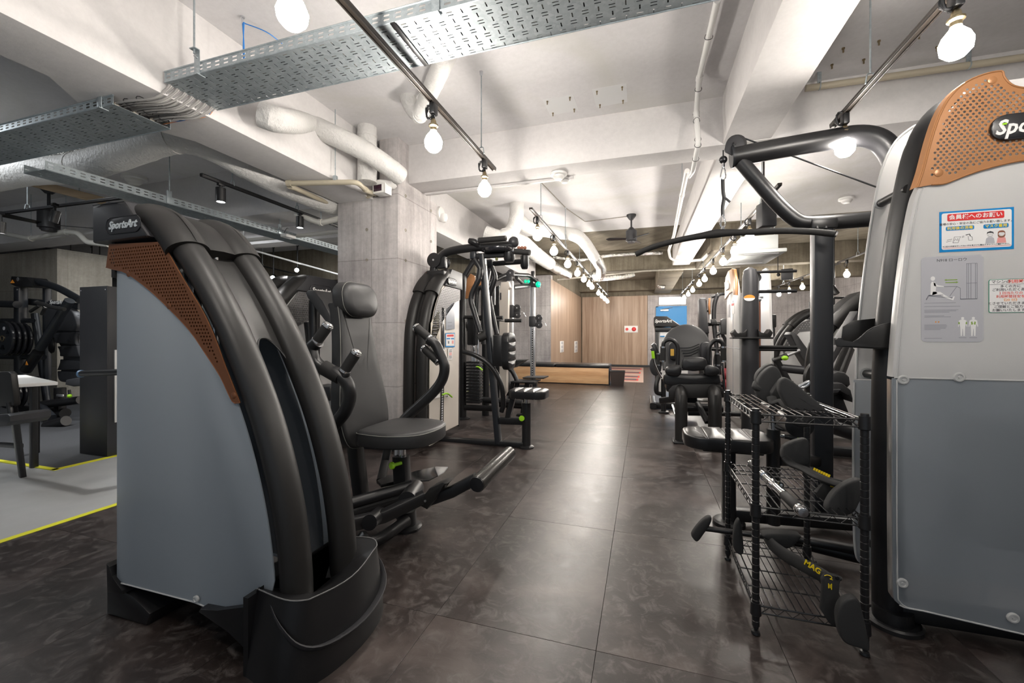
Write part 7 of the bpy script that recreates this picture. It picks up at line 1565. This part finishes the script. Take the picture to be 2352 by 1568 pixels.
G1 = thing('row_grip', 'black double paddle pull grip at the back of the top wire shelf', 'cable grip', tuple(P(1760, 900, Y=2.10)))
paddle(G1, [(1734, 872), (1738, 855), (1756, 840), (1772, 836), (1775, 846), (1758, 862), (1742, 880)], 2.15, .05, tilt=.3)
paddle(G1, [(1740, 905), (1739, 885), (1748, 862), (1766, 845), (1779, 845), (1788, 862), (1789, 900), (1782, 916), (1760, 922)], 2.08, .045, tilt=-.3)
part(G1, 'grip_body', MB().tube(cr([P(1738, 880, Y=2.1), P(1736, 888, Y=2.08), P(1745, 893, Y=2.08)], 4), .016, 10), gm)
part(G1, 'grip_bridge', MB().box(P(1758, 905, Y=2.12), (.05, .10, .03), bev=.01), gm)
G2 = thing('row_grip', 'wide black double paddle pull grip leaning on the front of the top wire shelf', 'cable grip', tuple(P(1820, 930, Y=1.95)))
paddle(G2, [(1770, 905), (1772, 895), (1790, 874), (1800, 872), (1800, 890), (1790, 912), (1780, 920)], 2.02, .04, tilt=.4)
paddle(G2, [(1795, 905), (1793, 885), (1799, 873), (1812, 872), (1840, 895), (1884, 935), (1880, 941), (1860, 950), (1840, 950), (1815, 940)], 1.88, .035, tilt=-.35)
part(G2, 'grip_body', MB().tube(cr([P(1772, 912, Y=1.99), P(1778, 925, Y=1.97), P(1795, 922, Y=1.95), P(1808, 935, Y=1.92), P(1830, 945, Y=1.90)], 4), .019, 12, ry=.012), gm)
part(G2, 'steel_eye', MB().tube(cr([P(1836, 888, Y=1.97), P(1848, 880, Y=1.97), P(1857, 876, Y=1.97), P(1856, 882, Y=1.97), P(1846, 889, Y=1.97)], 3, True), .006, 8), M['silver'])
part(G2, 'grip_handle', MB().tube(cr([P(1806, 925, Y=2.0), P(1815, 955, Y=2.0), P(1840, 972, Y=2.0), P(1860, 958, Y=2.0)], 4), .018, 10), gm)
# middle shelf
G3 = thing('lat_grip', 'broad black pull grip with yellow print on the middle wire shelf', 'cable grip', tuple(P(1880, 1100, Y=1.95)))
paddle(G3, [(1806, 1058), (1797, 1045), (1802, 1025), (1825, 1012), (1848, 1008), (1854, 1030), (1852, 1060), (1830, 1064)], 2.05, .035, tilt=-.2)
part(G3, 'grip_arm', MB().tube(cr([P(1803, 1050, Y=2.04), P(1820, 1066, Y=2.02), P(1850, 1078, Y=1.97), P(1880, 1095, Y=1.9), P(1925, 1112, Y=1.84), P(1948, 1116, Y=1.83)], 5), .026, 14, ry=.012, up=(0, 0, 1)), gm)
part(G3, 'grip_plate', MB().prism([P(u, v, Y=1.86) for u, v in ((1897, 1108), (1905, 1097), (1950, 1107), (1952, 1112), (1930, 1122), (1905, 1152), (1880, 1145), (1872, 1130), (1885, 1118))], (0, .018, 0), bev=.005), gm)
part(G3, 'plate_hole', MB().lathe(P(1940, 1108, Y=1.859), SG, [(.006, 0), (.006, .002), (0, .002)], 12), M['black_gloss'])
paddle(G3, [(1898, 1168), (1897, 1150), (1915, 1125), (1945, 1107), (1970, 1102), (1984, 1110), (1983, 1125), (1970, 1150), (1955, 1172), (1925, 1178)], 1.79, .035, tilt=.15)
xa = (P(1900, 1095, Y=1.9) - P(1865, 1082, Y=1.9)).normalized()
for k in range(7): q = P(1868 + k * 5.5, 1080 + k * 2.6, Y=1.935 - k * .012); part(G3, 'yellow_mark', MB().box(q + Vector((0, -.012, .009)), (.006, .003, .010), (0, .3, 0)), M['yellow_print'])
text(G3, 'yellow_lettering', 'E', .026, tuple(P(1907, 1112, Y=1.855)), (1, 0, -.2), (.2, 0, 1), M['yellow_print'], bold=.0006)
RB = thing('rotating_bar', 'chrome rotating straight bar with rubber ends lying across the middle wire shelf', 'bar', tuple(P(1790, 1120, Z=.50)))
A = P(1724, 1064, Z=.487); B2 = P(1843, 1175, Z=.487); d_ = (B2 - A); Ln = d_.length
def seg(f0, f1, prof, m, nm): part(RB, nm, MB().lathe(A + d_ * f0, d_, [(r, t * Ln * (f1 - f0)) for r, t in prof], 22), m)
seg(-.01, .02, [(.008, 0), (.015, .3), (.0155, 1)], M['chrome'], 'end_cap'); seg(.02, .28, [(.015, 0), (.0165, .03), (.0165, .97), (.015, 1)], M['rubber'], 'rubber_sleeve')
seg(.28, .34, [(.018, 0), (.019, .3), (.018, 1)], M['chrome'], 'collar'); seg(.34, .48, [(.0145, 0), (.0145, 1)], M['chrome'], 'bar_shaft'); seg(.48, .56, [(.0145, 0), (.021, .2), (.019, .5), (.021, .8), (.0145, 1)], M['chrome'], 'hub'); seg(.56, .70, [(.0155, 0), (.0155, 1)], M['chrome'], 'bar_shaft')
seg(.70, .73, [(.018, 0), (.018, 1)], M['chrome'], 'collar'); seg(.73, .95, [(.016, 0), (.0175, .03), (.0175, .97), (.016, 1)], M['rubber'], 'rubber_sleeve'); seg(.95, 1.02, [(.018, 0), (.0205, .2), (.0205, .7), (.015, .95), (0, 1)], M['chrome'], 'end_cap')
m_ = A + d_ * .53; part(RB, 'hang_tab', MB().prism([m_ + Vector((x, 0, z)) for x, z in ((0, .012), (.022, .016), (.034, .010), (.036, -.002), (.026, -.012), (.012, -.012))], (0, .012, 0), bev=.002), M['black']); part(RB, 'tab_eye', MB().lathe(m_ + Vector((.025, -.001, .002)), SG, [(.006, 0), (.006, .002), (.003, .003), (0, .003)], 12), M['silver'])
# bottom shelf
G4 = thing('lat_grip', 'long black pull grip with yellow MAG print hanging off the bottom wire shelf', 'cable grip', tuple(P(1860, 1320, Y=1.85)))
paddle(G4, [(1752, 1228), (1760, 1221), (1800, 1222), (1828, 1224), (1832, 1230), (1815, 1248), (1800, 1252), (1775, 1240)], 2.02, .05)
part(G4, 'grip_arm', MB().tube(cr([P(1762, 1232, Y=2.03), P(1775, 1252, Y=1.99), P(1805, 1275, Y=1.93), P(1850, 1300, Y=1.84), P(1890, 1322, Y=1.78), P(1912, 1340, Y=1.74)], 5), .027, 16, ry=.012, up=(0, 1, .4)), gm)
part(G4, 'grip_plate', MB().prism([P(u, v, Y=1.68) for u, v in ((1888, 1330), (1897, 1318), (1918, 1322), (1936, 1328), (1935, 1334), (1924, 1338), (1925, 1395), (1920, 1442), (1905, 1432), (1885, 1400), (1890, 1350))], (0, .018, 0), bev=.005), gm)
part(G4, 'plate_hole', MB().lathe(P(1923, 1327, Y=1.679), SG, [(.006, 0), (.006, .002), (0, .002)], 12), M['black_gloss'])
paddle(G4, [(1924, 1395), (1935, 1378), (1955, 1370), (1968, 1378), (1975, 1400), (1984, 1440), (1990, 1482), (1970, 1478), (1940, 1468), (1928, 1450), (1922, 1420)], 1.615, .032)
text(G4, 'yellow_lettering', 'MAG', .027, tuple(P(1866, 1302, Y=1.762)), (1, -.0, -.62), (.35, 0, 1), M['yellow_print'], bold=.0007, align='CENTER', extrude=.0008)
ey = P(1903, 1326, Y=1.677); part(G4, 'yellow_emblem', MB().tube(cr([ey + Vector((x, 0, z)) for x, z in ((-.012, .004), (-.004, .008), (.006, .006), (.010, 0), (.004, -.004), (.012, -.006))], 4), .0011, 5), M['yellow_print'])
for k, w_ in enumerate((.016, .012, .020)): part(G4, 'yellow_mark', MB().box(P(1903 + 3.5 * k, 1345 + k, Y=1.678), (.0022, .0012, w_)), M['yellow_print'])
G5 = thing('neutral_grip', 'black T ended neutral grip bar poking out beside the bottom wire shelf', 'cable grip', tuple(P(1660, 1220, Y=2.1)))
paddle(G5, [(1592, 1232), (1590, 1222), (1606, 1200), (1622, 1187), (1632, 1188), (1630, 1200), (1616, 1222), (1602, 1239)], 2.10, .03)
part(G5, 'grip_shaft', MB().cyl(P(1612, 1212, Y=2.10), P(1765, 1232, Y=2.10), .0125, 12), M['black'])
paddle(G5, [(1684, 1250), (1686, 1212), (1692, 1195), (1698, 1194), (1702, 1212), (1706, 1262), (1694, 1266)], 2.06, .03)
# ================================================================ DARK BAY at the side
LK = thing('tall_cabinet', 'tall matte black cabinet standing at the edge of the yellow floor line', 'cabinet', tuple(P(215, 1045, Z=0)))
a = P(183, 1042, Z=.0); c_ = P(246, 1047, Y=a.y); zt = P(183, 660, Y=a.y).z
part(LK, 'cabinet_body', MB().bb(a.x, c_.x, a.y + .008, a.y + .62, .004, zt, bev=.003), M['plastic2'])
part(LK, 'front_panel', MB().bb(a.x, c_.x, a.y, a.y + .01, .004, zt + .002, bev=.002), M['plastic2'])
for u in (186, 242): part(LK, 'panel_screw', MB().lathe((P(u, 668, Y=a.y).x, a.y, zt - .03), SG, [(.005, 0), (.005, .002), (0, .002)], 8), M['label_grey'])
part(LK, 'side_rail', MB().bb(c_.x, c_.x + .012, a.y + .05, a.y + .60, .3, .95, bev=.002), M['white'])
CR = thing('kettlebell_shelf', 'open dark shelf frame with small weights just behind the black cabinet', 'rack', (c_.x + .1, a.y + .9, 0))
for z in (.5, .8, 1.05, 1.3): part(CR, 'shelf_board', MB().bb(c_.x - .1, c_.x + .10, a.y + .75, a.y + 1.1, z, z + .02), M['black'])
part(CR, 'rack_upright', MB().bb(c_.x + .09, c_.x + .11, a.y + .75, a.y + .79, 0, 1.55), M['silver'])
part(CR, 'rack_upright', MB().bb(c_.x - .1, c_.x - .08, a.y + .75, a.y + .79, 0, 1.55), M['black'])
for z in (.56, .86, 1.11, 1.36): part(CR, 'round_weight', MB().lathe((c_.x + .04, a.y + .8, z), SG, [(.045, 0), (.05, .01), (.05, .04), (.02, .05), (0, .05)], 16), M['black_gloss'])
LV = thing('lever_arm_bar', 'long black lever bar with blue end cap crossing before the black cabinet', 'bar', tuple(P(215, 855, Y=2.1)))
part(LV, 'lever_tube', MB().cyl(P(185, 858, Y=2.1), P(330, 852, Y=2.1), .024, 16), M['black'])
part(LV, 'end_cap', MB().lathe(P(185, 858, Y=2.1), (-1, -.5, 0), [(.026, -.02), (.031, 0), (.028, .010), (0, .014)], 18), M['bluegrip'], 'blue round end cap')
part(LV, 'lever_stand', MB().sqtube([P(330, 852, Y=2.1), (P(330, 852, Y=2.1).x, 2.1, .0)], .06, .06, up=(0, 1, 0)), M['black'])
# table and chair cut by the picture edge
TB = thing('side_table', 'white topped table with black legs cut off by the picture edge', 'table', tuple(P(78, 1075, Z=0)))
q = P(78, 1073, Z=0); e = P(133, 878, Y=q.y - .03)
ztb = P(100, 884, Y=q.y - .14).z
part(TB, 'tabletop', MB().prism([P(u, v, Z=ztb) for u, v in ((133, 884), (-60, 896), (-60, 868), (20, 868), (60, 867))], (0, 0, .025), bev=.003), M['white'])
part(TB, 'leg', MB().sqtube([(q.x, q.y, ztb), (q.x, q.y, 0)], .045, .045, up=(0, 1, 0)), M['black'])
part(TB, 'leg', MB().sqtube([(q.x - .55, q.y + .25, ztb), (q.x - .55, q.y + .25, 0)], .045, .045, up=(0, 1, 0)), M['black'])
part(TB, 'apron', MB().sqtube([(q.x, q.y, ztb - .03), (q.x - .6, q.y, ztb - .03)], .03, .04), M['black'])
CH = thing('black_chair', 'black chair with slanted legs in front of the white topped table', 'chair', tuple(P(50, 1098, Z=0)))
f = P(52, 1095, Z=0)
def H_(u, v, d=0): return P(u, v, Y=f.y - .03 + d)
part(CH, 'leg', MB().sqtube([H_(52, 1093, .03), H_(30, 930, -.22)], .042, .035, up=(0, 1, 0)), M['black'])
part(CH, 'backrest', MB().prism([H_(u, v, -.25) for u, v in ((-40, 935), (-40, 855), (18, 853), (24, 858), (32, 925), (30, 932))], (0, .035, 0), bev=.008), M['plastic'])
part(CH, 'seat', MB().prism([H_(u, v, -.30) for u, v in ((-60, 985), (-60, 958), (16, 950), (22, 955), (22, 968), (14, 978))], (0, .2, 0), bev=.01), M['plastic2'])
part(CH, 'backrest_post', MB().tube(cr([H_(20, 925, -.25), H_(24, 945, -.25), H_(22, 965, -.25), H_(8, 972, -.25)], 4), .014, 10), M['black'])
part(CH, 'stretcher', MB().sqtube([H_(-40, 1018), H_(48, 1024)], .03, .035), M['black'])
part(CH, 'leg', MB().sqtube([H_(-30, 1040, .35), H_(-25, 940, .3)], .04, .035, up=(0, 1, 0)), M['black'])
# plate loaded machine
PL = thing('plate_loaded_machine', 'slate blue plate loaded chest machine with tall contoured pad in the side bay', 'gym machine', (-5.8, 3.6, 0))
def B_(u, v, d=0): return P(u, v, Y=3.3 + d)
sb = M['steel_blue']
part(PL, 'front_upright', MB().sqtube([B_(48, 985), B_(48, 660)], .125, .10, up=(0, 1, 0)), sb)
part(PL, 'top_head', MB().prism([B_(u, v, -.09) for u, v in ((23, 652), (25, 634), (60, 636), (75, 655), (74, 659), (36, 658))], (0, .2, 0), bev=.01), M['black'])
for (u, v) in ((41, 641),): part(PL, 'round_sticker', MB().lathe(B_(u, v, -.092), SG, [(.026, 0), (.026, .003), (.020, .004), (0, .004)], 18), M['silver'])
part(PL, 'warning_triangle', MB().prism([B_(u, v, -.095) for u, v in ((24, 650), (34, 650), (29, 642))], (0, -.003, 0)), M['orange_print'])
for v in (665, 695): part(PL, 'bolt', MB().lathe(B_(40, v, -.055), SG, [(.012, 0), (.012, .006), (0, .008)], 12), M['silver'])
part(PL, 'curved_top', MB().tube(cr([B_(70, 645), B_(100, 650), B_(135, 662), B_(165, 678), B_(185, 690)], 5), .042, 16), sb)
part(PL, 'rear_upright', MB().sqtube([B_(108, 655, .1), B_(108, 870, .1)], .07, .07, up=(0, 1, 0)), sb)
part(PL, 'cross_beam', MB().sqtube([B_(60, 692, .15), B_(190, 704, .15)], .10, .09), sb)
q = B_(130, 694, .085); text(PL, 'logo_lettering', 'SportsArt', .075, tuple(q), (1, 0, -.04), EZ, M['white'], shear=.25, bold=.001, align='CENTER', extrude=.001)
part(PL, 'swing_arm', MB().cyl(B_(160, 690, -.15), B_(92, 800, -.15), .048, 16), sb)
part(PL, 'arm_sleeve', MB().cyl(B_(88, 808, -.15), B_(60, 850, -.15), .055, 16), M['black'])
part(PL, 'warning_triangle', MB().prism([B_(u, v, -.215) for u, v in ((59, 838), (65, 838), (61, 829))], (0, -.003, 0)), M['orange_print'])
part(PL, 'hand_grip', MB().tube(cr([B_(82, 694, -.3), B_(95, 697, -.3), B_(120, 705, -.28), B_(148, 710, -.25)], 4), .022, 12), M['rubber']); part(PL, 'chrome_handle', MB().tube([B_(85, 694, -.3), B_(106, 702, -.29)], .024, 12), M['chrome'])
for (a_, c2) in (((70, 715), (90, 702)), ((96, 722), (103, 708))): part(PL, 'hand_grip', MB().cyl(B_(*a_, -.2), B_(*c2, -.2), .018, 10), M['rubber'])
part(PL, 'slant_frame', MB().cyl(B_(80, 720, .2), B_(108, 920, .2), .04, 14), sb)
part(PL, 'side_beam', MB().cyl(B_(-20, 697, -.1), B_(40, 699, -.1), .045, 14), sb); part(PL, 'side_beam', MB().cyl(B_(-20, 736), B_(75, 736), .03, 12), sb); part(PL, 'side_beam', MB().cyl(B_(-20, 818), B_(100, 820), .035, 12), sb)
pad = [(118, 740), (120, 715), (135, 706), (160, 704), (182, 715), (190, 745), (182, 775), (184, 800), (192, 840), (190, 868), (175, 878), (145, 878), (132, 872), (132, 850), (142, 825), (140, 795), (122, 765)]
bk = cr([Vector((B_(u, v, .12).x, B_(u, v, .12).z, 0)) for u, v in pad], 3, True)
part(PL, 'pad_shell', MB().prism([(p.x, 3.47 + (p.y - .9) * -.1, p.y) for p in bk], (0, -.045, 0), bev=.006), M['vinyl_grey'])
for k, (v0, v1) in enumerate(((704, 762), (762, 792), (792, 822), (822, 852), (852, 880))):
    pp = cr([Vector((u, v, 0)) for u, v in pad], 4, True); sec = [p for p in pp if v0 - 2 <= p.y <= v1 + 2]
    l_s = sorted([p for p in sec if p.x < 155], key=lambda p: p.y); r_s = sorted([p for p in sec if p.x >= 155], key=lambda p: -p.y)
    o2 = [(B_(p.x, min(max(p.y, v0), v1), .12).x, B_(p.x, min(max(p.y, v0), v1), .12).z) for p in l_s + r_s]
    o3 = []
    for p in o2:
        if not o3 or (Vector(p) - Vector(o3[-1])).length > .006: o3.append(p)
    part(PL, 'back_pad', MB().cushion(o3, lambda x, z, h: (x, 3.46 - h + (z - .9) * -.1, z), .07, .010, .006), M['vinyl_grey'])
part(PL, 'pad_wing', MB().lathe(B_(123, 792, .0), (-.3, -1, 0), [(.10, 0), (.11, .02), (.08, .04), (0, .045)], 22), M['black'])
part(PL, 'seat_pad', MB().prism([B_(u, v, -.15) for u, v in ((148, 884), (150, 872), (183, 866), (195, 870), (195, 884), (165, 888))], (0, .3, 0), bev=.02), M['vinyl_grey'])
part(PL, 'seat_sleeve', MB().sqtube([B_(138, 890), B_(138, 960)], .11, .09, up=(0, 1, 0)), M['black'])
part(PL, 'seat_post', MB().box(B_(138, 908, -.06), (.12, .02, .03), bev=.004), M['silver'])
part(PL, 'knob', MB().sphere(B_(160, 909, -.15), .024, 12), M['green'], 'lime green knob'); part(PL, 'knob_stem', MB().cyl(B_(159, 895, -.15), B_(160, 905, -.15), .014, 10), M['black'])
part(PL, 'base_tube', MB().cyl((B_(45, 970).x, 3.3, .10), (B_(150, 970).x, 3.3, .10), .06, 16), M['black'])
part(PL, 'base_tube', MB().cyl(B_(90, 930, -.1), B_(185, 918, .0), .05, 14), M['black'])
part(PL, 'front_foot', MB().cyl(B_(108, 978, -.25), B_(152, 966, -.2), .058, 18), M['black']); part(PL, 'levelling_foot', MB().cyl(B_(118, 985, -.25), (B_(118, 985, -.25).x, B_(118, 985, -.25).y, .005), .03, 12), M['black'])
part(PL, 'foot_strut', MB().sqtube([B_(86, 925, -.1), B_(120, 960, -.2)], .07, .08), sb)
def plates(label, u, v, r, Yq, n, grp):
    proto = None; c0 = P(u, v, Y=Yq)
    for k in range(n):
        if proto is None:
            t = thing('weight_plate', 'x', 'weight plate', (0, 0, 0)); proto = t; axv = (-.25, -1, 0)
            rr = r; b = MB()
            outer = ngon(0, 0, rr, 32); holes = [ngon(0, 0, .026, 12)]
            for j in range(3):
                a0 = 2 * PI * j / 3 + .5; h = [(rr * f_ * math.cos(a0 + w_), rr * f_ * math.sin(a0 + w_)) for f_, w_ in ((.42, -.25), (.72, -.38), (.76, 0), (.72, .38), (.42, .25))]; holes.append(h)
            b.plate(outer, holes, lambda x, y: (x, 0, y), (0, .03, 0)); part(t, 'plate_disc', b, M['steel_blue'])
            part(t, 'plate_rim', MB().tube([(rr * math.cos(a), .015, rr * math.sin(a)) for a in (2 * PI * q_ / 28 for q_ in range(29))], .018, 8, caps=False), M['black_gloss'])
            part(t, 'hub_ring', MB().tube([(.034 * math.cos(a), -.002, .034 * math.sin(a)) for a in (2 * PI * q_ / 14 for q_ in range(15))], .007, 6, caps=False), M['brass'])
            part(t, 'size_badge', MB().lathe((.03, 0, rr * .62), SG, [(.022, 0), (.022, .003), (0, .003)], 14), M['label_grey'])
            o = proto
        else: o = copy_tree(proto)
        o.location = c0 + Vector((k * .004, k * .05, -k * .004)); o.rotation_euler = (0, 0, .0)
        tag(o, label % ['outermost', 'second', 'third', 'fourth', 'innermost'][k if k < n - 1 else 4], 'weight plate', grp)
plates('dark rubber weight plate on the upper horn, %s of its stack', 6, 777, .20, 3.0, 4, 'plates on the upper horn')
plates('dark rubber weight plate on the low horn by the table, %s of its stack', 10, 900, .19, 3.05, 3, 'plates on the low horn')
hb = P(6, 777, Y=3.0); part(PL, 'plate_horn', MB().cyl(hb + Vector((-.06, -.02, 0)), B_(48, 790), .024, 12), M['silver'])
hb = P(10, 900, Y=3.05); part(PL, 'plate_horn', MB().cyl(hb + Vector((-.06, -.02, 0)), B_(48, 905), .024, 12), M['silver'])
